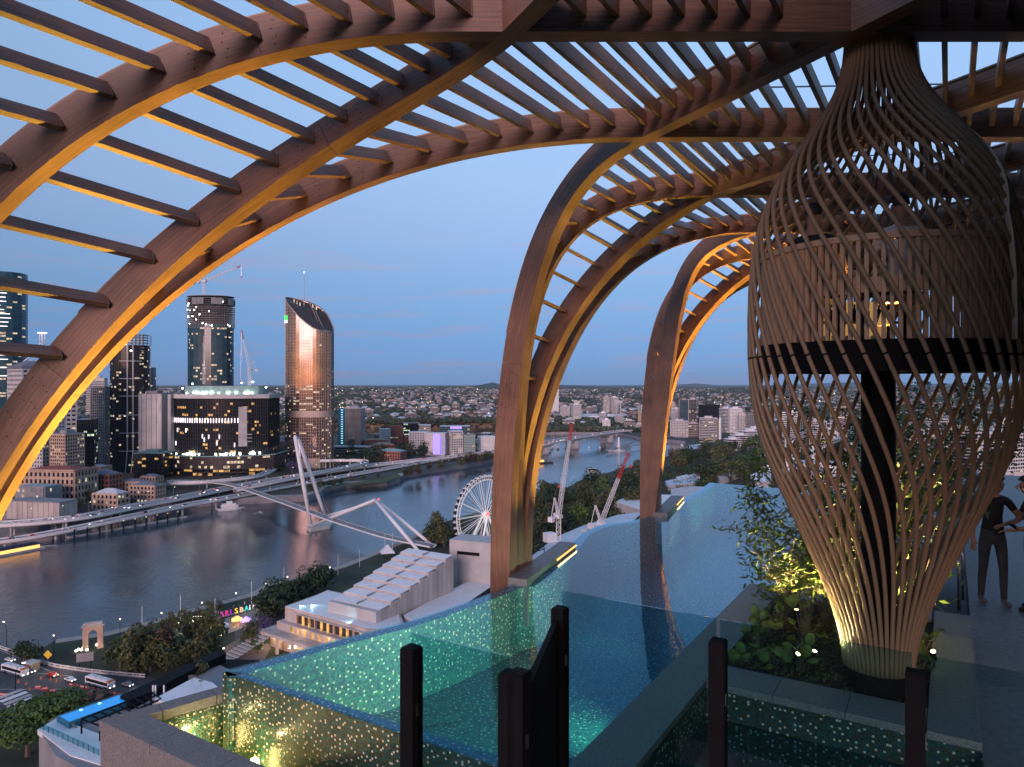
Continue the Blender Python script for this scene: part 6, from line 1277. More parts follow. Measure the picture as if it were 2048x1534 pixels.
m.prism([fx(0, 0), fx(4.0, 0), fx(4.0, 14), fx(0, 14)], GZ, ZT2); m.prism([fx(4.0, 0), fx(16, 0), fx(16, 14), fx(4.0, 14)], ZT2-5.2, ZT2-.001); m.prism([fx(16, 0), fx(W_, 0), fx(W_, 14), fx(16, 14)], GZ, ZT2); m.prism([fx(4.0, 1.4), fx(16, 1.4), fx(16, 14), fx(4.0, 14)], GZ, ZT2-5.3); m.build('tower_wall', M['concrete'], fl_)
m = MB(); m.prism([fx(4.02, .3), fx(15.98, .3), fx(15.98, .9), fx(4.02, .9)], ZT2-6.8, ZT2-5.21); m.build('door_header', M['black'], fl_)
def block(name, label, pts, z, mat, z0=GZ, roof=None, group=None):
    g = thing(name, label, 'building', group); m = MB(); pprism(m, pts, z, z0); m.build('wall', mat, g)
    c = Vector((0, 0, 0)); P = [at(u, v, z) for u, v in pts]; 
    for p in P: c += p/len(P)
    m = MB(); m.prism([(c+(p-c)*.985)[:2] for p in P], z+.01, z+.25); m.build('roof', roof or M['metalroof'], g); return g
g = block('flat_roof_hall', 'broad blue grey roofed hall below the white crane', [(1056, 1118), (1110, 1075), (1165, 1052), (1235, 1030), (1320, 1020), (1330, 1060), (1210, 1092), (1110, 1130)], -92, M['conc_dark'])
m = MB(); m.yb(at(1099, 1083, -91.6), 6, 5, -91.7, -86.5, .5); m.build('roof_plant_box', M['white'], g)
m = MB(); fr_ = [at(1054, 1092, -87), at(1086, 1084, -87), at(1089, 1098, -87), at(1058, 1107, -87)]
for i in range(4):
    a, b_ = fr_[i], fr_[(i+1) % 4]; m.bar(a, b_, .35); m.bar(a, Vector((a.x, a.y, -91.7)), .35)
for i in range(1, 5): m.bar(fr_[0].lerp(fr_[1], i/5), fr_[3].lerp(fr_[2], i/5), .2)
m.build('roof_frame', M['black'], g)
for i, (u, v) in enumerate(((1168, 1063), (1178, 1058), (1186, 1052))): m = MB(); m.yb(at(u, v, -91.6), 3, 2, -91.7, -90, .5); m.build('roof_unit', M['offwhite'], g)
block('event_hall', 'long pale roofed hall half hidden by the far column', [(1228, 1003), (1275, 988), (1350, 990), (1345, 1020), (1290, 1022)], -101, M['offwhite'], GZ, M['white'])
block('event_hall', 'low metal roofed pavilion left of the far column', [(1275, 1020), (1330, 1005), (1345, 1018), (1290, 1035)], -104, M['conc_dark'])
block('concrete_annex', 'cream concrete block just over the pool edge right of the far column', [(1341, 978), (1380, 973), (1440, 974), (1440, 1012), (1345, 1016)], -103, M['conc_pink'], GZ, M['offwhite'])
for i, (pts, z, mt, lb) in enumerate((([(1352, 954), (1374, 949), (1382, 954), (1356, 960)], -107, 'white', 'white flat pavilion among park trees'), ([(1330, 962), (1365, 955), (1395, 957), (1390, 966), (1335, 972)], -108, 'metalroof', 'low grey roofed pavilion in front of the white one'), ([(1428, 945), (1470, 933), (1478, 945), (1440, 958)], -106, 'metalroof', 'large pale roof right of the park trees'), ([(1378, 950), (1398, 946), (1400, 955), (1380, 957)], -108, 'white', 'small white cube between park pavilions'), ([(1500, 950), (1525, 940), (1545, 944), (1540, 962), (1510, 966)], -104, 'white', 'white stepped roofs by the pool corner'), ([(1520, 936), (1560, 925), (1570, 940), (1540, 950)], -102, 'white', 'taller white house behind the stepped roofs'), ([(1360, 893), (1400, 888), (1412, 892), (1385, 899)], -109, 'metalroof', 'blue white shed near the footbridge end'))): block('park_building', lb, pts, z, M['offwhite'], GZ, M[mt], 'pavilions in the park')
g = thing('lit_gable', 'lit yellow gable roof edge among the far trees', 'building'); m = MB(); a, b_, c = far(1401, 884, 1350), far(1420, 877, 1350), far(1430, 882, 1350); m.bar(a, b_, .9); m.bar(b_, c, .9); m.build('gable_light', M['win_y'], g); m = MB(); m.prism([(a.x, a.y+1), (c.x, c.y+1), (c.x, c.y+14), (a.x, a.y+14)], GZ, a.z); m.build('wall', M['offwhite'], g)
# ferris wheel
WH = far(971, 1029, 450); g = thing('ferris_wheel', 'white ferris wheel lit at the hub beside the river', 'ferris wheel', None, WH, math.radians(43)); RW_ = 24.6; NG = 42
def wp(a, r, y=0): return Vector((r*math.cos(a), y, r*math.sin(a)))
for y in (-1.1, 1.1):
    for r in (RW_, RW_-2.3): m = MB(); m.tube([wp(2*math.pi*i/84, r, y) for i in range(85)], .22, 5, 0, False); m.build('rim', M['wheel'] if 'wheel' in M else M.setdefault('wheel', pm('wheel_white', (.8, .8, .8), .5, .04, 1, emis=(1, .97, .92), es=.16*LIT)), g)
m = MB()
for i in range(168):
    a = 2*math.pi*i/168; b_ = 2*math.pi*(i+1)/168
    for y in (-1.1, 1.1): m.bar(wp(a, RW_, y), wp(b_, RW_-2.3, y) if i % 2 else wp(a, RW_-2.3, y), .12)
tag(m.build('rim_lattice', M['wheel'], g), kind='stuff')
for i in range(NG):
    a = 2*math.pi*i/NG; m = MB()
    if i % 3 == 0: m.bar(wp(a-.008, 1.5, -1.0), wp(a, RW_-2.3, -1.1), .26); m.bar(wp(a+.008, 1.5, 1.0), wp(a, RW_-2.3, 1.1), .26)
    else: m.bar(wp(a, 1.5, 0), wp(a, RW_-2.3, 0), .10)
    m.build('spoke', M['wheel'], g)
gm = MB(); gm.box((-.95, -1.0, -1.25), (.95, 1.0, .9)); gm.box((-1.0, -1.05, .9), (1.0, 1.05, 1.2), 1); gm.bar((0, -1.3, 1.4), (0, 1.3, 1.4), .2, None, 1); gp = None
for i in range(NG):
    a = 2*math.pi*(i+.5)/NG; c = wp(a, RW_+.5)
    if gp is None: gp = gm.build('gondola', [M['darkglass'], M['white']], g); o = gp
    else: o = gp.copy(); col.objects.link(o)
    o.location = c - Vector((0, 0, 1.1))
m = MB(); m.tube([(0, -2.0, 0), (0, 2, 0)], 1.5, 20); m.build('hub', M['wheel'], g); m = MB(); m.tube([(0, -2.3, 0), (0, -2.02, 0)], 1.45, 24); m.build('hub_disc', M['redlamp'], g)
for y in (-1, 1):
    for s_ in (-1, 1): m = MB(); m.bar((0, y*2.1, 0), (s_*13, y*8, GZ-WH.z), 1.1); m.build('support_leg', M['wheel'], g)
# cranes
def lattice(m, p, q, w0, w1, n, r=.16, mi=None):
    p = Vector(p); q = Vector(q); t = (q-p).normalized(); a = t.cross(Vector((0, 0, 1))); a = a.normalized() if a.length > .1 else Vector((1, 0, 0)); b_ = a.cross(t)
    C = [[p.lerp(q, i/n) + (a*sx+b_*sy)*(w0+(w1-w0)*i/n)/2 for sx, sy in ((-1, -1), (1, -1), (1, 1), (-1, 1))] for i in range(n+1)]
    for i in range(n):
        k_ = 0 if mi is None or i/n < mi else 1
        for j in range(4):
            m.bar(C[i][j], C[i+1][j], r*1.5, None, k_); m.bar(C[i][j], C[i+1][(j+1) % 4] if i % 2 else C[i+1][j-1], r, None, k_); m.bar(C[i][j], C[i][(j+1) % 4], r, None, k_)
def crane(label, base, top, tip, s_, redfrac=.72, mat='white', hook=None, back=None):
    g = thing('tower_crane', label, 'crane'); base, top, tip = Vector(base), Vector(top), Vector(tip)
    m = MB(); lattice(m, base, top, 2.4*s_, 2.4*s_, max(4, int((top-base).length/(2.6*s_))), .17*s_); m.build('mast', M[mat], g)
    m = MB(); lattice(m, top+Vector((0, 0, 1.5*s_)), tip, 2.0*s_, 1.2*s_, max(10, int((tip-top).length/(2.4*s_))), .13*s_, redfrac); m.build('jib', [M[mat], M['red']], g)
    hd = (tip-top); hd.z = 0; hd = hd.normalized() if hd.length > .01 else Vector((1, 0, 0)); bk = top-hd*7*s_
    m = MB(); m.ob(top+Vector((0, 0, .8*s_)), hd*2.0*s_, Vector((-hd.y, hd.x, 0))*1.7*s_, (0, 0, .9*s_)); m.bar(top+Vector((0, 0, .8*s_)), bk+Vector((0, 0, .8*s_)), 2*s_, .7*s_); m.ob(bk+Vector((0, 0, .2*s_)), hd*1.4*s_, Vector((-hd.y, hd.x, 0))*1.5*s_, (0, 0, 1.4*s_)); m.build('slewing_deck', M['white'], g)
    m = MB(); m.ob(top+Vector((-hd.y, hd.x, 0))*2.2*s_+Vector((0, 0, 1.6*s_)), hd*1.0*s_, Vector((-hd.y, hd.x, 0))*.7*s_, (0, 0, 1.1*s_)); m.build('cab', M['cabin'], g)
    af = top - hd*4*s_ + Vector((0, 0, 12*s_)); m = MB(); lattice(m, top+Vector((0, 0, 1.6*s_)), af, 1.4*s_, .7*s_, 6, .13*s_); m.bar(bk+Vector((0, 0, 1*s_)), af, .3*s_); m.build('a_frame', M[mat], g)
    m = MB(); m.bar(af, top.lerp(tip, .92)+Vector((0, 0, .6*s_)), .10*s_); h = Vector(hook) if hook else tip-Vector((0, 0, 12*s_)); m.bar(tip, h, .10*s_); m.build('cable', M['steel'], g); m = MB(); m.yb((h.x, h.y), 1.2*s_, 1.2*s_, h.z-1.6*s_, h.z); m.build('hook_block', M['red'], g)
    return g
Yc = 300
crane('white luffing crane with red tipped jib standing right of the near column', far(1117, 1082, Yc), far(1117, 1036, Yc), far(1144, 848, Yc+8), .75, .80, 'white', far(1118, 970, Yc+8))
crane('crane with half red jib leaning right, ahead of the park trees', at(1196, 1062, -91.7), far(1202, 1050, 290), far(1257, 906, 296), .70, .60, 'white', far(1261, 930, 297))
crane('grey crane with nearly level jib on top of the unfinished tower', far(408, 598, Yt+18), far(409, 564, Yt+18), far(482, 532, Yt+10), 1.3, .85, 'white', far(483, 552, Yt+10))
crane('red tipped luffing crane standing on the casino podium roof', far(499, 772, Yp+25), far(499, 741, Yp+25), far(483, 660, Yp+20), 1.2, .72, 'white', far(481, 762, Yp+20))
crane('small red tipped crane against the unfinished tower', far(408, 768, Yp+30), far(408, 738, Yp+30), far(407, 672, Yp+22), .9, .75, 'white', far(410, 750, Yp+22))
crane('red crane jib showing above the dark tower and timber rib', far(226, 690, Yd+20), far(226, 600, Yd+20), far(223, 566, Yd+18), 1., .2, 'white', far(220, 590, Yd+18))
# stone arch, river edge, letters, crowd
g = thing('stone_arch', 'ruined stone archway standing alone on the riverside terrace', 'arch', None, at(186, 1297, GZ), .45); g.scale = (.66, .66, .92); m = MB()
for s_ in (-1, 1): m.box((s_*4.1-1.6, -1.6, 0), (s_*4.1+1.6, 1.6, 9.2)); m.box((s_*4.1-1.75, -1.75, 0), (s_*4.1+1.75, 1.75, 1.2)); m.box((s_*4.1-1.7, -1.7, 6.2), (s_*4.1+1.7, 1.7, 6.7))
n_ = 12
for i in range(n_):
    a0_, a1_ = math.pi*i/n_, math.pi*(i+1)/n_; m.add([(2.5*math.cos(a0_), y, 6.4+2.5*math.sin(a0_)) for y in (-1.5, 1.5)] + [(2.5*math.cos(a1_), y, 6.4+2.5*math.sin(a1_)) for y in (-1.5, 1.5)] + [(2.5*math.cos(a0_), y, 9.6) for y in (-1.5, 1.5)] + [(2.5*math.cos(a1_), y, 9.6) for y in (-1.5, 1.5)], [(0, 1, 3, 2), (0, 2, 6, 4), (1, 5, 7, 3), (4, 6, 7, 5)])
m.build('arch_stonework', M['sand'], g); m = MB(); m.box((-5.6, -1.7, 9.2), (5.6, 1.7, 11.2)); m.build('parapet_block', M['sand'], g); m = MB(); m.box((-6.5, -2.5, 10.6), (6.5, 2.5, 11.1)); m.box((-5.2, -1.8, 11.1), (5.2, 1.8, 12.2)); m.build('cornice', M['conc_pink'], g)
for i in range(3): m = MB(); m.box((-3.5+i*3-.15, -1.66, .5), (-3.5+i*3+.5, -1.6, 3)); m.build('plaque', M['offwhite'], g) if i != 1 else None
point_light('arch_lamp', at(186, 1297, GZ)+Vector((1.5, -3, 1.2)), 160*LIT, (1, .75, .6), .3)
gl = None
for i, (u, v) in enumerate(((152, 1303), (157, 1300), (166, 1297), (163, 1301), (174, 1301), (172, 1298), (205, 1291), (193, 1291))):
    p = at(u, v, GZ); m = MB()
    if gl is None: m.cyl((0, 0), .5, 0, .7, 8, 0, .35); gl = m.build('ground_lantern', M['lamp']); o = gl
    else: o = gl.copy(); col.objects.link(o)
    o.location = p; tag(o, 'small glowing white lantern on the paving before the stone arch', 'lantern', 'glowing lanterns by the arch')
gS = thing('letter_sign', 'row of big coloured letters spelling BRISBANE on the river bank with a crowd', 'sign'); a = at(440, 1235, GZ); b_ = at(517, 1216, GZ); t = (b_-a); t.z = 0; yaw = math.atan2(t.y, t.x); L_ = t.length
cols_ = [(.5, .05, .35), (.55, .04, .22), (.30, .04, .5), (.9, .65, .05), (.9, .5, .3), (.05, .6, .5), (.85, .85, .85), (.6, .15, .35)]
for i, ch in enumerate('BRISBANE'):
    cu = bpy.data.curves.new('letter', 'FONT'); cu.body = ch; cu.size = 3.4; cu.extrude = .35; to = bpy.data.objects.new('letter', cu); col.objects.link(to); dg = bpy.context.evaluated_depsgraph_get(); me = bpy.data.meshes.new_from_object(to.evaluated_get(dg)); bpy.data.objects.remove(to)
    o = bpy.data.objects.new('letter', me); col.objects.link(o); o.parent = gS; me.materials.clear(); me.materials.append(pm('letter_paint', cols_[i], .5, .1, 1, emis=cols_[i], es=.7*LIT)); o.location = a + t*(i/8.0) + Vector((0, 0, .2)); o.rotation_euler = (math.radians(90), 0, yaw); o['label'] = f'letter {ch}'
m = MB(); m.prism(long_poly(a-t*.02, b_+t*.05, 1.0), GZ, GZ+.2); m.build('plinth', M['conc_dark'], gS)
pm_ = MB(); pm_.lathe((0, 0), [(0, 1.74), (.10, 1.70), (.115, 1.6), (.07, 1.5), (.20, 1.43), (.22, 1.1), (.17, .95), (.2, .8), (.17, .45), (.12, 0)], 7)
crowd = [pm_.build('person', mm) for mm in (BLK, JEAN, TAN, WHT)]; usedp = set()
for i in range(64):
    if i < 44: u = rr.uniform(445, 560); v = 1238 - (u-440)*.25 + rr.uniform(2, 26)
    else: u = rr.uniform(380, 660); v = 1243 - (u-377)*.32 + rr.uniform(1, 7)
    pr = crowd[i % 4]; o = pr if pr.name not in usedp else pr.copy()
    if o is not pr: col.objects.link(o)
    usedp.add(pr.name); o.location = at(u, v, GZ+.06); tag(o, ('distant person in ' + ('black', 'grey', 'khaki', 'white')[i % 4] + ' clothes by the coloured letters on the riverside'), 'person', 'people on the riverside in ' + ('black', 'grey', 'khaki', 'white')[i % 4])
for i, (u, v) in enumerate(((447, 1262), (474, 1249), (492, 1250))):
    g = thing('market_tent', ('small white peaked tent below the letters', 'orange lit peaked tent beside the letters', 'violet tent in front of the letters')[i], 'tent', None, at(u, v, GZ), .4); m = MB(); m.add([(-2.4, -2.4, 2.2), (2.4, -2.4, 2.2), (2.4, 2.4, 2.2), (-2.4, 2.4, 2.2), (0, 0, 4.2)], [(0, 1, 4), (1, 2, 4), (2, 3, 4), (3, 0, 4)]); m.build('canopy', (M['white'], M['orange_l'], M['purple'])[i], g); m = MB()
    for x in (-2.3, 2.3):
        for y in (-2.3, 2.3): m.bar((x, y, 0), (x, y, 2.2), .1)
    m.build('poles', M['mull'], g)
for i, (u, v, h_) in enumerate(((775, 1113, 8), (598, 1302, 9))):
    g = thing('sail_tent', ('white peaked sail tent by the footbridge landing', 'white peaked sail canopy at the arts centre door')[i], 'tent', None, at(u, v, GZ), .3); m = MB(); m.add([(-4.5, -4.5, 2.8), (4.5, -4.5, 2.8), (4.5, 4.5, 2.8), (-4.5, 4.5, 2.8), (0, 0, h_)], [(0, 1, 4), (1, 2, 4), (2, 3, 4), (3, 0, 4)]); m.build('canopy', M['white'], g); m = MB(); m.bar((0, 0, 0), (0, 0, h_), .2); m.build('poles', M['mull'], g)
# string lights, flag poles and path lamps
g = thing('string_lights', 'zigzag string of small amber bulbs over the riverside path', 'string lights'); P = [at(344, 1246, GZ+4), at(388, 1246, GZ+4), at(382, 1233, GZ+4), at(432, 1232, GZ+4)]; m = MB()
for p, q_ in zip(P[:-1], P[1:]):
    for i in range(10): c = p.lerp(q_, i/10); m.ob(c, (.09, 0, 0), (0, .09, 0), (0, 0, .09))
tag(m.build('bulbs', M['lamp'], g), kind='stuff'); m = MB()
for p, q_ in zip(P[:-1], P[1:]): m.bar(p, q_, .05); m.bar(p, Vector((p.x, p.y, GZ)), .12)
m.build('wire', M['black'], g)
fp = None
for i, (u, v, h_) in enumerate(((284, 1270, 13), (361, 1246, 13), (503, 1214, 13), (568, 1182, 13), (676, 1150, 12), (719, 1134, 11), (430, 1268, 16), (1011, 985, 20), (1121, 985, 16), (770, 1103, 12), (785, 1100, 12))):
    o = (MB()); o.tube([(0, 0, 0), (0, 0, h_)], [.16, .10], 6); p_ = o.build('flag_pole', M['white']); p_.location = at(u, v, GZ); tag(p_, 'white bare flag pole along the south bank ' + ('by the lawn', 'by the string lights', 'behind the coloured letters', 'by the round trees', 'by the arts centre roof', 'above the arts centre steps', 'rising from the plaza trees', 'near the wheel', 'among the park trees', 'left of the sail tent', 'right of the sail tent')[i], 'flag pole', 'flag poles on the south bank')
pl = thing('path_lamp', 'black post lamp on the riverside path left of the lawn', 'street lamp', 'black lamps on the south bank'); m = MB(); m.tube([(0, 0, 0), (0, 0, 6.5)], [.12, .08], 6); m.build('pole', M['black'], pl); m = MB(); m.tube([(0, 0, 6.5), (0, 0, 7.0)], [.28, .2], 8); m.build('lamp_head', M['lamp'], pl); pl.location = at(240, 1268, GZ)
for u, v, w_ in ((323, 1255, 'behind the lawn'), (404, 1233, 'by the riverside bushes'), (472, 1213, 'left of the letters'), (532, 1192, 'by the round trees'), (660, 1158, 'beside the arts centre'), (333, 1300, 'at the plaza edge'), (575, 1178, 'at the end of the round trees'), (447, 1330, 'at the plaza foot'), (540, 1290, 'near the arts centre stair')): copy_thing(pl, at(u, v, GZ), 0, 'black post lamp on the south bank ' + w_)
hl = thing('high_lamp', 'tall curved black street lamp on the bridge road', 'street lamp', 'curved lamps on the bridge road'); m = MB(); m.tube([(0, 0, 0), (0, 0, 8), (.5, 0, 10), (2.2, 0, 11.6)], [.16, .12, .1, .08], 6); m.build('pole', M['black'], hl); m = MB(); m.box((1.9, -.2, 11.45), (2.9, .2, 11.6)); m.build('lamp_head', M['lamp'], hl); hl.location = at(13, 1300, GZ); hl.rotation_euler = (0, 0, 2.6)
for u, v, rz_, lb in ((108, 1332, 2.2, 'tall curved black street lamp beside the yellow road sign'), (31, 1392, .5, 'tall grey street lamp between the two buses'), (395, 1340, 2.2, 'tall street lamp behind the white roof')): copy_thing(hl, at(u, v, GZ), rz_, lb)
# traffic on the bridge road: buses, cones, barriers
def bus(label, p, yaw, front):
    g = thing('city_bus', label, 'bus', None, p, yaw); L_ = 13.5; m = MB()
    prf = [(-L_/2, .4), (-L_/2, 3.0), (-L_/2+.3, 3.15), (L_/2-.5, 3.15), (L_/2-.1, 2.6), (L_/2, 1.2), (L_/2, .4)]; n = len(prf); V_ = [(x, y, z) for y in (-1.25, 1.25) for x, z in prf]; m.add(V_, [tuple(range(n)), tuple(range(2*n-1, n-1, -1))]+[(i, n+i, n+(i+1) % n, (i+1) % n) for i in range(n)]); m.build('body', M['white'], g)
    m = MB(); m.box((-L_/2+.5, -1.28, 1.35), (L_/2-1.0, 1.28, 2.5)); m.build('window_band', M['darkglass'], g)
    m = MB(); m.box((L_/2-1.4, -1.27, 2.5), (L_/2-.2, 1.27, 3.17)); m.build('front_panel', M['orange'], g); m = MB(); m.box((-L_/2+.4, -1.27, .45), (L_/2-.6, 1.27, .9)); m.build('lower_stripe', M['teal'], g)
    for x in (-4.2, 4.3):
        for y in (-1.1, 1.1): m = MB(); m.tube([(x, y-.17, .5), (x, y+.17, .5)], .5, 12); m.build('wheel', M['black'], g)
    for y in (-.85, .85): m = MB(); m.box((L_/2-.02, y-.25, .7), (L_/2+.06, y+.25, .95)); m.build('headlight', M['headl'], g)
    for i in range(3): m = MB(); m.box((-4+i*3.5, -.7, 3.15), (-2.4+i*3.5, .7, 3.4)); m.build('roof_unit', M['cabin'], g)
p = at(25, 1352, GZ+.16); q_ = at(60, 1362, GZ+.16); bus('white bus with orange front on the bridge road at the left edge', at(30, 1347, GZ+.16), math.atan2(-.42, .9), 1); bus('white bus with orange front and dark windows behind the red barriers', at(200, 1372, GZ+.16), math.atan2(-.42, .9), 1)
for u, v, rv in ((20, 1322, 0), (60, 1345, 0), (105, 1352, 0), (140, 1362, 0), (255, 1372, 0), (20, 1398, 1), (60, 1404, 1), (130, 1402, 1), (-20, 1372, 0), (270, 1385, 1)):
    put_car(at(u, v, GZ+.17), math.atan2(-.42, .9)+math.pi*rv, 'on the bridge road', 'on the bridge road by the roadworks')
for u, v, en in ((490, 1255, 260), (440, 1300, 260), (350, 1290, 220), (545, 1285, 260), (250, 1335, 200), (400, 1262, 240), (330, 1335, 220), (120, 1345, 260)): point_light('plaza_lamp', at(u, v, GZ)+Vector((0, 0, 6)), en*LIT*4, (1, .78, .5), .3)
kn = MB(); kn.cyl((0, 0), .22, .05, .75, 8, 0, .04); kn.box((-.26, -.26, 0), (.26, .26, .05)); cn = None
for i, (u, v) in enumerate(((37, 1365), (53, 1369), (82, 1358), (101, 1360), (113, 1364), (60, 1380), (92, 1378), (122, 1352))):
    if cn is None: cn = kn.build('traffic_cone', M['orange']); o = cn
    else: o = cn.copy(); col.objects.link(o)
    o.location = at(u, v, GZ+.16); o.scale = (1.6,)*3; tag(o, 'orange traffic cone on the roadworks lane of the bridge road', 'traffic cone', 'orange cones at the roadworks')
br = thing('road_barrier', 'red and white water filled road barrier at the roadworks', 'barrier', 'red barriers at the roadworks'); m = MB(); m.prism([(-1, -.3), (1, -.3), (1, .3), (-1, .3)], 0, .45); m.prism([(-1, -.18), (1, -.18), (1, .18), (-1, .18)], .45, 1.05); m.build('barrier_body', M['red'], br); m = MB(); m.box((-.9, -.2, .6), (.9, .2, .85)); m.build('white_band', M['white'], br); fb = True
B_l = [(143+ (240-143)*i/9, 1370+(1390-1370)*i/9+2) for i in range(10)] + [(105, 1384), (90, 1380), (76, 1377), (0, 1392), (12, 1392), (24, 1391)]
for i, (u, v) in enumerate(B_l):
    p = at(u, v, GZ+.16); 
    if fb: br.location = p; br.rotation_euler = (0, 0, -.35); fb = False
    else: copy_thing(br, p, -.35 if i < 10 else .2, 'red and white water filled road barrier at the roadworks' if i < 10 else ('red barrier on the near lane beside the cones' if i < 13 else 'red barrier at the left edge by the shelter'))
g = thing('shelter_roof', 'bus shelter with white and pink roof panels under the big tree', 'shelter'); a = at(12, 1392, -108); 
for i in range(6): m = MB(); c = at(20+i*8, 1388+i*5.4, -108.2); m.ob(c, Vector((.9, -.42, 0))*1.05, Vector((.42, .9, 0))*4.2, (0, 0, .08)); m.build('roof_panel', M['white'] if i % 2 else M['conc_pink'], g)
for i in (0, 3, 5): m = MB(); c = at(20+i*8, 1388+i*5.4, -108.3); m.bar((c.x, c.y, GZ), c, .25); m.build('post', M['mull'], g)
g = thing('site_hut', 'small cream site hut on the bridge road', 'hut', None, at(62, 1340, GZ+.15), -.4); m = MB(); m.box((-2.6, -1.8, 0), (2.6, 1.8, 3.2)); m.build('wall', M['sand'], g); m = MB(); m.box((-2.8, -2, 3.2), (2.8, 2, 3.4)); m.build('roof', M['offwhite'], g)
g = thing('balustrade', 'white balustrade along the river side of the bridge road', 'railing'); bl = smooth3([at(u, v, GZ+.15) for u, v in ((-100, 1262), (0, 1297), (60, 1318), (110, 1334), (200, 1347), (290, 1355))], 6)
for p, q_ in zip(bl[:-1], bl[1:]): m = MB(); m.bar(p+Vector((0, 0, 1.2)), q_+Vector((0, 0, 1.2)), .35); m.bar(p+Vector((0, 0, .3)), q_+Vector((0, 0, .3)), .3, .6); m.bar(p, p+Vector((0, 0, 1.3)), .5); m.build('balustrade_panel', M['offwhite'], g)
g = thing('road_sign', 'yellow diamond sign on a post by the bridge road', 'sign', None, at(96, 1330, GZ+.15)); m = MB(); m.bar((0, 0, 0), (0, 0, 4), .12); m.build('post', M['mull'], g); m = MB(); m.ob((0, -.1, 4.2), (.9, 0, .9), (0, .05, 0), (-.9, 0, .9)); m.build('sign_plate', M['yellow'], g)
g = thing('direction_sign', 'grey directional sign board seen from behind near the park trees', 'sign', None, at(170, 1338, GZ), .3); m = MB(); m.box((-3, -.1, 3), (3, .1, 6.4)); m.build('sign_board', M['conc_dark'], g); m = MB(); m.bar((-2, .2, 0), (-2, .2, 6), .25); m.bar((2, .2, 0), (2, .2, 6), .25); m.build('posts', M['black'], g)
g = thing('kiosk', 'small white kiosk with a lit screen at the plaza', 'kiosk', None, at(334, 1316, GZ), .3); m = MB(); m.box((-2.2, -2, 0), (2.2, 2, 3.4)); m.build('wall', M['white'], g); m = MB(); m.box((-2.26, -.6, .8), (-2.21, .6, 3)); m.build('screen', M['led'], g)
g = thing('rubble_heap', 'heap of broken brown rubble at the roadworks', 'rubble', None, at(180, 1398, GZ+.1)); m = MB()
for _ in range(120): a = rr.uniform(0, 6.28); r_ = abs(rr.gauss(0, 4.5)); s_ = rr.uniform(.3, 1.2); m.ob((r_*1.6*math.cos(a), r_*math.sin(a), max(0, 1.4-r_*.2)+rr.uniform(0, .5)), Vector((rr.gauss(0, 1), rr.gauss(0, 1), rr.gauss(0, .4))).normalized()*s_, Vector((rr.gauss(0, 1), rr.gauss(0, 1), rr.gauss(0, .4))).normalized()*s_, (0, 0, s_*.5))
m.build('rubble', M['bark'], g); g['kind'] = 'stuff'
# neighbouring rooftop with a blue pool (lower left)
ZR = -60; nb = thing('neighbour_block', 'neighbouring building with a bright blue rooftop pool and black steel pergola', 'building')
m = MB(); pprism(m, [(78, 1458), (115, 1432), (285, 1386), (330, 1370), (440, 1330), (470, 1345), (420, 1420), (300, 1500), (200, 1560), (110, 1510)], ZR-1.2, GZ); m.build('wall', M['conc_dark'], nb)
m = MB(); pprism(m, [(75, 1459), (115, 1436), (205, 1470), (205, 1530), (140, 1510)], ZR-1, ZR-1.9); m.build('terrace_slab', M['white'], nb)
m = MB(); pprism(m, [(113, 1432), (238, 1388), (283, 1392), (138, 1446)], ZR, ZR-3.2); m.build('pool_shell', M['teal'], nb)
m = MB(); pprism(m, [(120, 1432.5), (238, 1390.5), (276, 1393), (139, 1443)], ZR+.03, ZR-.3); m.build('pool_water', pm('lit_pool_blue', (.02, .22, .5), .06, .1, .3, emis=(.0, .22, .62), es=.55*LIT), nb)
for u, v in ((162, 1420), (199, 1407)): m = MB(); p = at(u, v, ZR+.05); m.yb(p, .4, .4, ZR+.03, ZR+.12); m.build('pool_lamp', M['cyan'], nb)
m = MB(); a, b_, c, d__ = at(163, 1438, ZR+1.5), at(302, 1384, ZR+1.5), at(322, 1398, ZR+1.5), at(200, 1452, ZR+1.5)
for i in range(9): m.bar(a.lerp(b_, i/8), d__.lerp(c, i/8), .2)
for p, q_ in ((a, b_), (d__, c), (a.lerp(d__, .5), b_.lerp(c, .5))): m.bar(p, q_, .24)
for p in (a, b_, c, d__): m.bar(p, Vector((p.x, p.y, ZR-3)), .22)
m.build('steel_pergola', M['black'], nb)
for i in range(8): m = MB(); p = at(142+i*2.6, 1446+i*3.8, ZR-.4-.3*i); m.ob(p, Vector((.8, -.4, 0))*1.0, Vector((.4, .8, 0))*.2, (0, 0, .05)); m.build('stair_tread', M['conc_dark'], nb)
g = nb; m = MB()
for i in range(13): p = at(78, 1457, ZR-.9).lerp(at(198, 1512, ZR-.9), i/12); m.bar(p, p+Vector((0, 0, 1.1)), .06)
m.build('terrace_railing', M['black'], nb)
m = MB(); m.prism(long_poly(at(78, 1456, ZR-.9), at(198, 1511, ZR-.9), .02), ZR-.9, ZR+.15); m.build('railing_glass', FG, nb)
m = MB(); pprism(m, [(240, 1392), (444, 1296), (452, 1306), (262, 1402)], ZR+.5, ZR-1.5); pprism(m, [(300, 1380), (440, 1318), (520, 1320), (480, 1350), (330, 1400)], ZR-2.2, ZR-4); m.build('black_fascia', M['black'], nb)
m = MB(); pprism(m, [(308, 1398), (388, 1355), (425, 1365), (440, 1378), (350, 1410)], ZR+1.5, ZR-3); m.build('white_flat_roof', M['white'], nb)
for i, u in enumerate((306, 311, 328)): p = at(u, 1398, ZR); m = MB(); m.cyl((p.x, p.y), .16, ZR-2, ZR+2.6, 8); m.build('vent_pipe', M['white'], nb)
m = MB(); p = at(384, 1370, ZR+1.6); m.tube([p, p+Vector((0, 0, 2))], .05, 5)
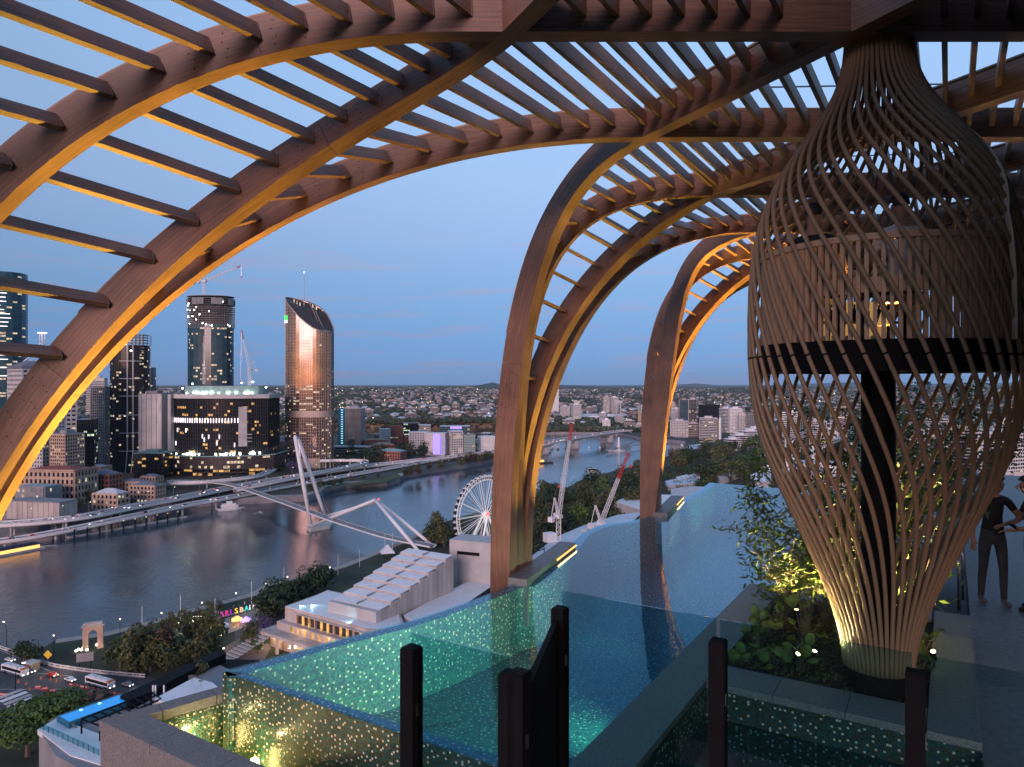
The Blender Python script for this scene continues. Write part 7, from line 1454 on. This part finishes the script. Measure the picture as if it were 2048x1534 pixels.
for i in range(4): m.bar(p+Vector((-.7, 0, 1.2+.2*i)), p+Vector((.7, .3, 1.2+.2*i)), .05)
p = at(402, 1374, ZR+1.6); m.lathe((p.x, p.y), [(0, p.z+1.0), (.5, p.z+1.25)], 12); m.bar(p, p+Vector((0, 0, 1)), .08); m.build('aerials', M['mull'], nb)
# B sign at the far right
g = thing('letter_board', 'white sign board with a letter B above the deck at the right edge', 'sign', None, far(2036, 955, 60)); m = MB(); m.box((-1.1, -.05, -.5), (1.6, .05, .5)); m.build('sign_board', M['offwhite'], g)
cu = bpy.data.curves.new('letter', 'FONT'); cu.body = 'B'; cu.size = .8; cu.extrude = .02; to = bpy.data.objects.new('letter', cu); col.objects.link(to); dg = bpy.context.evaluated_depsgraph_get(); me = bpy.data.meshes.new_from_object(to.evaluated_get(dg)); bpy.data.objects.remove(to); o = bpy.data.objects.new('letter', me); col.objects.link(o); o.parent = g; o.location = (-.8, -.08, -.28); o.rotation_euler = (math.radians(90), 0, 0); me.materials.clear(); me.materials.append(M['conc_dark']); m = MB(); m.box((-.1, 0, -57), (.1, .1, -.5)); m.build('post', M['mull'], g)
# ================================================================ 7. trees
def crown_mesh(seed, n, rx, rz_, ls, name, lobes=9):
    q_ = random.Random(seed); m = MB(); C = []
    for _ in range(lobes):
        a = q_.uniform(0, 6.28); f_ = q_.uniform(.1, .72); C.append((Vector((rx*f_*math.cos(a), rx*f_*math.sin(a), rz_*q_.uniform(-.45, .6))), q_.uniform(.34, .55)))
    for _ in range(n):
        c, s_ = q_.choice(C); d_ = Vector((q_.gauss(0, 1), q_.gauss(0, 1), q_.gauss(.25, 1))).normalized(); p = c + Vector((d_.x*rx*s_, d_.y*rx*s_, d_.z*rz_*s_))*q_.uniform(.72, 1.08)
        nn = (d_ + Vector((q_.gauss(0, .6), q_.gauss(0, .6), q_.gauss(.2, .5)))).normalized(); a = nn.cross(Vector((q_.gauss(0, 1), q_.gauss(0, 1), q_.gauss(0, 1)))).normalized(); b_ = nn.cross(a); l_ = ls*q_.uniform(.6, 1.4)
        m.add([p+a*l_, p+b_*l_*.6, p-a*l_, p-b_*l_*.6], [(0, 1, 2, 3)])
    return m
def tree_proto(kind, mat, n, rx, rz_, ls, h, seed, lobes=9):
    t = MB(); q_ = random.Random(seed); t.tube([(0, 0, -.3), (.1, .05, h*.45), (0, .1, h*.8)], [.06*rx+.1, .05*rx+.06, .04*rx], 6)
    for _ in range(5): a = q_.uniform(0, 6.28); t.tube([(0.05, .05, h*q_.uniform(.35, .6)), (rx*.5*math.cos(a), rx*.5*math.sin(a), h+q_.uniform(-.2, .3)*rz_)], [.035*rx, .012*rx], 4, 0, False)
    tr = t.build(kind, M['bark']); cm = crown_mesh(seed, n, rx, rz_, ls, kind, lobes); cr = cm.build('crown', M[mat], tr); cr.location = (0, 0, h+rz_*.25); return tr
PR = {}
for kd, mat, rx, rz_, h in (('dark', 'leafA', 4.6, 3.6, 3.4), ('olive', 'leafB', 4.2, 4.2, 3.8), ('bright', 'leafC', 3.8, 3.4, 3.4), ('rust', 'leafD', 3.4, 4.2, 3.4), ('violet', 'leafJ', 3.8, 3.0, 3.2)):
    PR[kd] = [tree_proto('park_tree', mat, 360, rx, rz_, .50, h, 100+len(PR)*10+s_) for s_ in range(3 if kd in ('dark', 'olive') else 2)]
fresh = {o.name for L_ in PR.values() for o in L_}; tr_ = random.Random(77)
KW = {'dark': 'dark green', 'olive': 'olive green', 'bright': 'bright green', 'rust': 'rust brown', 'violet': 'violet flowering'}
def put_tree(kd, p, s_, where):
    pr = tr_.choice(PR[kd]); p = Vector(p)
    if pr.name in fresh: fresh.discard(pr.name); o = pr; o.location = p; o.rotation_euler = (0, 0, tr_.uniform(0, 6.28)); o.scale = (s_, s_, s_*tr_.uniform(.85, 1.15)); KIDS.setdefault(o.name, list(o.children))
    else: o = copy_thing(pr, p, tr_.uniform(0, 6.28), None, None, (s_, s_, s_*tr_.uniform(.85, 1.15)))
    tag(o, f'{KW[kd]} tree {where}', 'tree', f'{KW[kd]} trees {where}'); return o
def pick(mix): return tr_.choices(list(mix), list(mix.values()))[0]
def inpoly(u, v, P):
    c = False; j = len(P)-1
    for i in range(len(P)):
        if (P[i][1] > v) != (P[j][1] > v) and u < (P[j][0]-P[i][0])*(v-P[i][1])/(P[j][1]-P[i][1])+P[i][0]: c = not c
        j = i
    return c
def scatter(P, n, mix, s0, s1, where, zf=None):
    k_ = 0; us = [p[0] for p in P]; vs3 = [p[1] for p in P]; tries = 0
    pts_ = []
    while k_ < n and tries < n*60:
        tries += 1; u = tr_.uniform(min(us), max(us)); v = tr_.uniform(min(vs3), max(vs3))
        if not inpoly(u, v, P): continue
        p = at(u, v, GZ)
        if zf: p.z = zf(p.x, p.y)
        if any((p-x).length < 2.2*s0 for x in pts_): continue
        pts_.append(p); put_tree(pick(mix), p, tr_.uniform(s0, s1), where); k_ += 1
G1 = {'dark': 5, 'olive': 3, 'bright': 1}
scatter([(1058, 1000), (1100, 992), (1160, 977), (1225, 957), (1290, 940), (1295, 1020), (1240, 1042), (1150, 1070), (1062, 1110)], 62, G1, 1.7, 2.7, 'in the riverside park behind the cranes')
scatter([(1338, 925), (1372, 908), (1420, 900), (1500, 893), (1560, 890), (1570, 960), (1480, 965), (1400, 962), (1340, 948)], 60, {'dark': 5, 'olive': 3, 'bright': 1.2, 'rust': .5, 'violet': .3}, 2.0, 3.2, 'in the park beyond the pool corner')
scatter([(1570, 890), (1760, 900), (2048, 915), (2048, 960), (1570, 970)], 22, G1, 2.0, 3.0, 'in the park seen through the basket')
scatter([(852, 1075), (905, 1066), (925, 1090), (870, 1096)], 9, G1, 1.5, 2.1, 'at the foot of the ferris wheel')
scatter([(508, 1228), (560, 1204), (640, 1170), (664, 1166), (664, 1180), (600, 1205), (540, 1243)], 19, {'dark': 6, 'bright': 1}, 1.4, 1.8, 'in the row before the arts centre')
scatter([(206, 1330), (262, 1312), (330, 1316), (345, 1345), (250, 1350)], 12, {'olive': 4, 'dark': 3, 'rust': 2}, 1.3, 1.9, 'in the park beside the bridge road')
scatter([(352, 1330), (380, 1285), (420, 1262), (440, 1290), (424, 1330), (390, 1345)], 10, {'olive': 5, 'dark': 2}, 1.2, 1.75, 'at the edge of the plaza')
put_tree('rust', at(292, 1330, GZ), 1.35, 'by the plaza kiosk'); put_tree('olive', at(503, 1300, GZ), 1.4, 'standing alone on the plaza'); put_tree('bright', at(515, 1308, GZ), .9, 'on the plaza by the arts centre steps'); put_tree('violet', at(530, 1266, GZ), 1.0, 'at the road bend by the arts centre')
scatter([(40, 1316), (78, 1326), (60, 1334), (30, 1326)], 3, {'dark': 1}, 1.0, 1.3, 'in the water corner by the bridge')
for i, (u, v) in enumerate(((300, 1262), (325, 1255), (342, 1250), (376, 1240), (400, 1232), (418, 1228), (430, 1225), (440, 1220), (268, 1280), (248, 1286))): put_tree('olive', at(u, v+1.5, GZ), .5+.12*(i % 3), 'low on the river edge left of the letters')
scatter([(640, 930), (700, 905), (760, 905), (830, 905), (900, 893), (990, 884), (995, 893), (900, 905), (800, 918), (720, 925)], 40, {'dark': 6, 'olive': 2}, 1.9, 2.9, 'between the campus and the expressway')
scatter([(528, 935), (528, 880), (566, 870), (566, 935)], 10, {'dark': 1}, 2.2, 3.2, 'in the gardens left of the raked tower')
scatter([(600, 985), (640, 972), (700, 960), (770, 950), (760, 955), (690, 968), (640, 985)], 16, {'dark': 2, 'olive': 1}, .7, 1.0, 'on the landscaped bank by the ramp')
scatter([(805, 953), (860, 940), (930, 925), (988, 916), (988, 922), (930, 932), (860, 945), (812, 957)], 26, {'olive': 5, 'rust': 2, 'dark': 1}, 1.0, 1.6, 'scrubby on the bank beside the expressway')
scatter([(155, 1000), (185, 985), (200, 1000), (170, 1018), (150, 1022)], 9, {'dark': 3, 'olive': 1}, 1.0, 1.5, 'between the stone buildings')
scatter([(210, 1010), (262, 1000), (262, 1010), (215, 1018)], 5, {'bright': 1, 'dark': 1}, .7, 1.0, 'below the stone warehouse')
put_tree('violet', at(583, 945, GZ), 2.1, 'at the foot of the raked tower')
# the wooded park masses that fill in behind the single trees
def wood(name, P, n, seed, s0, s1, mats):
    q_ = random.Random(seed); m = MB(); us = [p[0] for p in P]; vs3 = [p[1] for p in P]; k_ = 0
    while k_ < n:
        u = q_.uniform(min(us), max(us)); v = q_.uniform(min(vs3), max(vs3))
        if not inpoly(u, v, P): continue
        k_ += 1; c = at(u, v, GZ); s_ = q_.uniform(s0, s1); mi = q_.randrange(len(mats))
        for _ in range(46):
            d_ = Vector((q_.gauss(0, 1), q_.gauss(0, 1), abs(q_.gauss(.3, .8)))).normalized(); p = c + Vector((d_.x*s_, d_.y*s_, s_*.35+d_.z*s_*.75))*q_.uniform(.8, 1.1); a = Vector((q_.gauss(0, 1), q_.gauss(0, 1), q_.gauss(0, .6))).normalized(); b_ = d_.cross(a).normalized(); l_ = q_.uniform(.5, 1.3)
            m.add([p+a*l_, p+b_*l_*.7, p-a*l_, p-b_*l_*.7], [(0, 1, 2, 3)], mi)
    tag(m.build(name, mats), kind='stuff')
LM = [M['leafA'], M['leafB'], M['leafA'], M['leafC']]
wood('park_woodland', [(1056, 1000), (1097, 994), (1155, 978), (1214, 958), (1290, 940), (1330, 924), (1365, 912), (1372, 900), (1440, 890), (1560, 884), (2100, 890), (2100, 965), (1560, 975), (1440, 968), (1300, 1000), (1240, 1044), (1150, 1075), (1056, 1115)], 1500, 61, 4, 8, LM)
wood('campus_woodland', [(640, 928), (700, 903), (840, 903), (940, 888), (994, 884), (994, 893), (900, 906), (800, 919), (690, 930)], 480, 62, 5, 9, LM[:3])
wood('garden_woodland', [(526, 940), (526, 868), (568, 862), (568, 945)], 160, 63, 6, 11, LM[:1])
wood('garden_woodland', [(650, 868), (790, 850), (1000, 848), (1000, 870), (900, 876), (700, 885)], 260, 64, 6, 10, LM[:2])
# big spreading fig in the lower left corner
fig = tree_proto('fig_tree', 'leafC', 5200, 13, 6.5, .55, 9, 501, 26); fig.location = at(55, 1512, GZ); tag(fig, 'huge spreading bright green fig tree in the lower left corner', 'tree')
f2 = tree_proto('fig_tree', 'leafC', 3200, 9, 6, .55, 9, 502, 18); f2.location = at(118, 1490, GZ); tag(f2, 'second spreading green tree behind the blue rooftop pool', 'tree')
f3 = tree_proto('roof_tree', 'leafB', 700, 2.0, 1.1, .22, 1.6, 503, 8); f3.location = at(405, 1352, ZR-2); tag(f3, 'pale green cloud shaped tree rising through the black roof frame', 'tree')
f4 = tree_proto('roof_tree', 'leafC', 500, 1.9, .8, .2, .6, 504, 8); f4.location = at(322, 1375, ZR-2); tag(f4, 'low green bush on the black roof edge', 'tree')
# ================================================================ 8. the far city
hr = random.Random(31)
def tower(u0, u1, vt, Y, style, core, skin, label, dep=20, yaw=None, fl=3.2, bay=3.4, lit=.07, roofm=None, group='apartment towers across the river', **kw):
    return building('apartment_tower', label, px_rect(u0, u1, Y, dep, hr.uniform(-.4, .4) if yaw is None else yaw), hz(vt, Y), fl, bay, style, M[core], M[skin], group, z0=GZ, lit=lit, roofm=M[roofm or skin], **kw)
tower(1102, 1117, 778, 2350, 'bands', 'offwhite', 'white', 'tall blank white tower with a red beacon', 18, .1, band=.9, lit=.0); tower(1093, 1103, 784, 2370, 'bands', 'blueglass', 'offwhite', 'banded half of the tall white tower', 18, .1)
g = thing('beacon_mast', 'red beacon mast on the tall white tower', 'mast'); m = MB(); p = far(1108, 778, 2350); m.cyl(p, .6, p.z, p.z+10, 5); m.build('mast', M['red'], g); m = MB(); m.yb(p, 2.4, 2.4, p.z+10, p.z+13); m.build('beacon', M['redlamp'], g)
for a in ((1194, 1205, 796, 2250, 'glass', 'blueglass', 'mull', 'dark blue tower left of the twin pale towers'), (1206, 1221, 794, 2280, 'grid', 'darkglass', 'offwhite', 'left pale twin tower beyond the stadium'), (1220, 1237, 795, 2300, 'bands', 'darkglass', 'white', 'right pale twin tower beyond the stadium'), (1143, 1162, 809, 1950, 'bands', 'conc_dark', 'white', 'white curved block with balconies'), (1120, 1142, 813, 2100, 'grid', 'darkglass', 'offwhite', 'low pale block left of the curved white one'), (1198, 1216, 826, 1820, 'bands', 'darkglass', 'white', 'white flats over the stadium forecourt'), (1205, 1222, 840, 1720, 'grid', 'darkglass', 'white', 'white stepped flats above the cliff'), (1230, 1245, 831, 1850, 'grid', 'darkglass', 'offwhite', 'pale flats right of the stadium'), (1284, 1305, 799, 2050, 'bands', 'darkglass', 'conc_dark', 'grey banded tower half hidden by the far column'), (1287, 1305, 822, 1700, 'bands', 'darkglass', 'white', 'white balconied tower left of the far column'), (1268, 1290, 848, 1680, 'bands', 'conc_dark', 'offwhite', 'low flats under the balconied tower'),
          (1340, 1378, 842, 1480, 'grid', 'darkglass', 'offwhite', 'wide pale gridded apartment slab right of the far column'), (1374, 1396, 847, 1490, 'bands', 'darkglass', 'conc_pink', 'pinkish lower slab beside the wide pale one'), (1358, 1377, 800, 1760, 'glass', 'blueglass', 'mull', 'dark glass tower with a pale ribbed neighbour'), (1376, 1392, 799, 1750, 'fins', 'darkglass', 'offwhite', 'ribbed pale tower with a dark cap'), (1397, 1440, 810, 1700, 'glass', 'darkglass', 'brown', 'dark green glass twin slab'), (1398, 1436, 836, 1420, 'cage', 'darkglass', 'offwhite', 'concrete framed apartment block in front of the dark slab'), (1438, 1443, 838, 1425, 'bands', 'white', 'white', 'narrow white end wall of the framed block'), (1440, 1462, 817, 1620, 'bands', 'darkglass', 'white', 'white balconied tower stepping down to the right'), (1458, 1482, 817, 1600, 'grid', 'darkglass', 'white', 'white and glass tower with roof frame'), (1476, 1492, 828, 1560, 'grid', 'darkglass', 'offwhite', 'paler tower with blank white panel'), (1490, 1512, 829, 1550, 'grid', 'darkglass', 'conc_dark', 'tower with scattered black windows'), (1512, 1524, 832, 1540, 'bands', 'white', 'white', 'pale pink end tower by the basket'), (1345, 1362, 818, 1800, 'bands', 'conc_dark', 'white', 'white flats in the gap beside the far column'), (1340, 1352, 805, 1950, 'bands', 'conc_dark', 'conc_pink', 'pink tower partly behind the column')): tower(*a)
for i, (u0, u1, vt, Y) in enumerate(((1450, 1478, 878, 1180), (1462, 1496, 870, 1210), (1480, 1520, 862, 1240), (1494, 1522, 857, 1270))): tower(u0, u1, vt, Y, 'bands', 'darkglass', 'white', ('lowest', 'second', 'third', 'topmost')[i] + ' step of the terraced white flats above the park', 18, .3, roofm='white', group='terraced flats above the park')
for i, (u0, u1, vt, Y) in enumerate(((1560, 1600, 825, 1300), (1610, 1660, 842, 1100), (1665, 1700, 815, 1500), (1700, 1752, 840, 1000), (1800, 1850, 850, 900), (1850, 1890, 838, 1000), (1890, 1960, 858, 760), (1935, 1960, 830, 1100), (1960, 2060, 866, 640), (1990, 2040, 842, 900))): tower(u0, u1, vt, Y, ('bands', 'grid', 'cage')[i % 3], 'darkglass', ('white', 'offwhite', 'conc_pink', 'greenroof')[i % 4], 'mid rise city block seen through the lower rods of the basket', 22, group='city blocks seen through the basket', lit=.15)
g = thing('stadium', 'stadium with a pale roof ring and four light masts', 'stadium', None, far(1195, 833, 2080)); m = MB(); c = Vector((0, 0, 0)); m.lathe((0, 0), [(62, GZ-g.location.z), (66, -4), (58, 2), (40, 0), (34, -12)], 36); m.build('grandstand', M['brick'], g); m = MB(); m.lathe((0, 0), [(66, 1), (60, 6), (40, 4), (40, 3)], 36); m.build('roof_ring', M['white'], g)
for x, y in ((-62, -40), (62, -40), (-62, 40), (62, 40)): m = MB(); m.cyl((x, y), 1.4, -40, 44, 6); m.yb((x, y), 12, 2, 40, 48); m.build('light_mast', M['offwhite'], g)
m = MB(); tw_ = thing('church_tower', 'small church tower with a green spire left of the far column', 'church'); p = far(1279, 822, 1850); m.yb(p, 8, 8, GZ, p.z+2); m.build('tower_wall', M['sand'], tw_); m = MB(); m.cyl(p, 5, p.z+2, p.z+18, 4, 0, .3); m.build('spire', M['greenroof'], tw_)
g = thing('white_spire', 'white pointed tent roof hall among the cliff top houses', 'building'); p = far(980, 833, 1800); m = MB(); m.lathe((p.x, p.y), [(9, p.z-6), (4, p.z-1), (1, p.z+6), (0, p.z+11)], 10); m.build('tent_roof', M['white'], g)
# flats and houses on the far bank
hm_ = []
for k_, (wl, rf) in enumerate((('offwhite', 'redroof'), ('white', 'metalroof'), ('sand', 'slate'), ('offwhite', 'tanroof'), ('brick', 'metalroof'), ('white', 'white'))):
    m = MB(); sx, sy, h_ = 7+k_ % 3, 6, 4.2+1.6*(k_ % 2); m.box((-sx, -sy, -4), (sx, sy, h_)); e_ = .8; m.add([(-sx-e_, -sy-e_, h_), (sx+e_, -sy-e_, h_), (sx+e_, sy+e_, h_), (-sx-e_, sy+e_, h_), (-sx*.45, 0, h_+3.4), (sx*.45, 0, h_+3.4)], [(0, 1, 5, 4), (2, 3, 4, 5), (1, 2, 5), (3, 0, 4), (3, 2, 1, 0)], 1)
    for x in (-sx*.5, 0, sx*.5): m.box((x-.9, -sy-.06, 1), (x+.9, -sy, 2.6), 2)
    hm_.append(m)
HMATS = [('offwhite', 'redroof'), ('white', 'metalroof'), ('sand', 'slate'), ('offwhite', 'tanroof'), ('brick', 'metalroof'), ('white', 'white')]
hp = [m.build('suburban_house', [M[a], M[b_], M['win_w'] if i % 3 == 0 else M['darkglass']]) for i, (m, (a, b_)) in enumerate(zip(hm_, HMATS))]
HL_ = ['pale house with red hip roof', 'white house with pale metal roof', 'sandy house with slate roof', 'pale house with tan roof', 'brick house with metal roof', 'white house with white roof']
fu = set(); nh = 0; spots = []
while nh < 250:
    Y = 1700*math.exp(hr.random()*.62); u = hr.uniform(520, 1560); 
    if u > 1010 and Y < 1800: continue
    x = (u-1024)/F*Y; z = th(x, Y); p = Vector((x, Y, z))
    if any((p-q_).length < 16 for q_ in spots[-200:]): continue
    spots.append(p); k_ = hr.randrange(6); pr = hp[k_]; o = pr if pr.name not in fu else pr.copy()
    if o is not pr: col.objects.link(o)
    fu.add(pr.name); o.location = p; o.rotation_euler = (0, 0, hr.uniform(0, 6.28)); s_ = hr.uniform(.9, 1.5); o.scale = (s_, s_, s_); tag(o, HL_[k_] + ' on the suburban plateau beyond the river', 'house', HL_[k_] + ' beyond the river'); nh += 1
ap = None
for i in range(56):
    Y = 1720*math.exp(hr.random()*.75); u = hr.uniform(540, 1330); x = (u-1024)/F*Y; z = th(x, Y)
    if i < 3:
        w_ = 26; P_ = rect(x, Y, w_, 15, hr.uniform(-.5, .5)); o = building('apartment_block', ('small white', 'small off white', 'small pinkish')[i] + ' balconied block of flats among suburban houses', P_, z+hr.uniform(14, 20), 3.1, 3.6, 'bands', M['darkglass'], M[('white', 'offwhite', 'conc_pink')[i]], 'blocks of flats among the suburbs', z0=z-4, lit=.10, roofm=M['offwhite']); ap = (ap or []) + [(o, z)]
    else:
        so_, sz = ap[i % 3]; o = copy_thing(so_, (x, Y, z-sz), hr.uniform(-.5, .5))
# the rest of the suburbs: too many and too small to count
def chunk(n, y0, y1, seed, mats, name, lo_u=-250, hi_u=2300, houses=True):
    q_ = random.Random(seed); m = MB()
    for _ in range(n):
        Y = y0*math.exp(q_.random()**.9*math.log(y1/y0)); u = q_.uniform(lo_u, hi_u); x = (u-1024)/F*Y; z = th(x, Y)
        if noise.noise(Vector((x*.0026, Y*.0013, 7.7))) < (-.22 if houses else -9): continue
        if houses:
            s_ = q_.uniform(5, 9.5)*(1+.00005*Y); h_ = q_.choice((3.5, 4, 5, 6, 6, 9)) ; yw = q_.uniform(0, 3.14); c_, s2_ = math.cos(yw), math.sin(yw); W = 1 if q_.random() < .8 else 1.8
            k_ = q_.randrange(3); rfm = 3+q_.randrange(4); B = [(x+c_*a*s_*W-s2_*b_*s_*.7, Y+s2_*a*s_*W+c_*b_*s_*.7) for a, b_ in ((-1, -1), (1, -1), (1, 1), (-1, 1))]
            m.add([(*p, z-3) for p in B]+[(*p, z+h_) for p in B], [(0, 1, 5, 4), (1, 2, 6, 5), (2, 3, 7, 6), (3, 0, 4, 7)], k_)
            r1_ = ((B[0][0]+B[3][0])/2*.7+x*.3, (B[0][1]+B[3][1])/2*.7+Y*.3, z+h_+3); r2_ = ((B[1][0]+B[2][0])/2*.7+x*.3, (B[1][1]+B[2][1])/2*.7+Y*.3, z+h_+3)
            m.add([(*p, z+h_) for p in B]+[r1_, r2_], [(0, 1, 5, 4), (2, 3, 4, 5), (1, 2, 5), (3, 0, 4)], rfm)
            if q_.random() < .014: m.ob((x, Y-s_-.5, z+3), (1.1+Y*.0002, 0, 0), (0, .2, 0), (0, 0, .8+Y*.00015), 7)
        else:
            r_ = q_.uniform(4, 8)*(1+.00009*Y); hh = q_.uniform(5, 10)*(1+.00003*Y); k_ = q_.randrange(3); nn = 6; a0 = q_.uniform(0, 6)
            R1_ = [(x+r_*q_.uniform(.7, 1.2)*math.cos(a0+6.283*i/nn), Y+r_*q_.uniform(.7, 1.2)*math.sin(a0+6.283*i/nn), z+hh*.35) for i in range(nn)]; R2_ = [(x+r_*.7*q_.uniform(.6, 1.2)*math.cos(a0+.5+6.283*i/nn), Y+r_*.7*q_.uniform(.6, 1.2)*math.sin(a0+.5+6.283*i/nn), z+hh*q_.uniform(.75, 1.0)) for i in range(nn)]
            m.add(R1_+R2_+[(x, Y, z+hh*1.1), (x, Y, z-2)], [(i, (i+1) % nn, nn+(i+1) % nn, nn+i) for i in range(nn)]+[(nn+i, nn+(i+1) % nn, 2*nn) for i in range(nn)]+[((i+1) % nn, i, 2*nn+1) for i in range(nn)], k_)
    tag(m.build(name, mats), kind='stuff')
M['farwall'] = pm('far_house_wall', (.34, .33, .32), .8, .3, .02); M['farwhite'] = pm('far_house_white', (.50, .49, .48), .8, .2, .02); M['farroof'] = pm('far_metal_roof', (.33, .34, .37), .6, .3, .02)
SM = [M['farwall'], M['farwhite'], M['sand'], M['redroof'], M['farroof'], M['tanroof'], M['slate'], M['lamp']]
chunk(10500, 1850, 8200, 1, SM, 'suburban_houses')
chunk(21000, 1660, 8500, 2, [M['leafA'], M['leafB'], M['bush']], 'suburban_trees', houses=False)
chunk(1500, 1652, 1760, 4, [M['leafA'], M['leafB'], M['leafD']], 'cliff_top_trees', 440, 1100, False)
chunk(500, 1640, 1700, 6, [M['leafB'], M['leafD'], M['leafA']], 'cliff_foot_trees', 1040, 1300, False)
chunk(700, 1655, 1990, 9, [M['leafA'], M['leafB'], M['bush']], 'bank_trees', 1090, 1600, False)
q_ = random.Random(8); m = MB()
for _ in range(130):     # street and house lights out to the hills
    Y = 1700*math.exp(q_.random()*1.6); u = q_.uniform(300, 1600); x = (u-1024)/F*Y; s_ = .35+Y*.00018; m.ob((x, Y, th(x, Y)+9), (s_, 0, 0), (0, s_, 0), (0, 0, s_))
tag(m.build('suburb_lights', M['lamp']), kind='stuff')
q_ = random.Random(9); m = MB()
for _ in range(500):     # town blocks that fill the ground behind the towers on the left bank
    u = q_.uniform(-250, 560); Y = q_.uniform(720, 1450); x = (u-1024)/F*Y
    if HV-GZ*0+113*F/Y < 0: continue
    if HV + 113*F/Y > 930 and u > 40: continue
    m.yb((x, Y), q_.uniform(14, 34), q_.uniform(14, 30), GZ, GZ+q_.uniform(6, 24), q_.uniform(-.4, .4), q_.randrange(4))
tag(m.build('town_blocks', [M['offwhite'], M['conc_pink'], M['conc_dark'], M['brick']]), kind='stuff')
q_ = random.Random(10); m = MB()
for _ in range(260):
    u = q_.uniform(1540, 2500); Y = q_.uniform(700, 1650); x = (u-1024)/F*Y; m.yb((x, Y), q_.uniform(12, 34), q_.uniform(14, 30), GZ, GZ+q_.uniform(6, 26), q_.uniform(-.4, .4), q_.randrange(4))
tag(m.build('town_blocks', [M['offwhite'], M['conc_pink'], M['conc_dark'], M['white']]), kind='stuff')
for nm_ in list(fresh):          # a prototype that found no place is taken out again
    o = bpy.data.objects[nm_]
    for ch in list(o.children): bpy.data.objects.remove(ch)
    bpy.data.objects.remove(o)
# ================================================================ 9. evening haze over the city
if HAZE:
    hm2 = bpy.data.materials.new('evening_haze'); hm2.use_nodes = True; t = hm2.node_tree; t.nodes.clear(); o_ = node(t, 'ShaderNodeOutputMaterial'); pv = node(t, 'ShaderNodeVolumePrincipled'); pv.inputs['Density'].default_value = HAZE; pv.inputs['Color'].default_value = (.80, .90, 1., 1); pv.inputs['Anisotropy'].default_value = .2; t.links.new(pv.outputs[0], o_.inputs['Volume'])
    m = MB(); m.box((-24000, -400, -126), (28000, 27500, 320)); tag(m.build('haze', hm2), kind='stuff')
# labels: members of a small look-alike group are told apart by their order from left to right
from collections import defaultdict
ORD = 'first second third fourth fifth sixth seventh eighth ninth tenth eleventh twelfth thirteenth fourteenth fifteenth sixteenth seventeenth eighteenth nineteenth twentieth'.split()
def ordinal(i):
    if i < 20: return ORD[i]
    t_ = {2: ('twentieth', 'twenty'), 3: ('thirtieth', 'thirty'), 4: ('fortieth', 'forty'), 5: ('fiftieth', 'fifty')}[(i+1)//10]; r_ = (i+1) % 10
    return t_[0] if r_ == 0 else t_[1] + '-' + ORD[r_-1]
byl = defaultdict(list)
for o in col.objects:
    if o.parent is None and o.get('label') and o.get('category'): byl[o['label']].append(o)
for lb, L_ in byl.items():
    if 1 < len(L_) <= 45 and len(lb.split()) <= 12:
        L_.sort(key=lambda o: o.location.x/max(1, o.location.y))
        for i, o in enumerate(L_): o['label'] = lb + ', ' + ordinal(i) + ' from the left'
print('objects', len(bpy.data.objects), 'tris', sum(len(p.vertices)-2 for me in bpy.data.meshes for p in me.polygons))
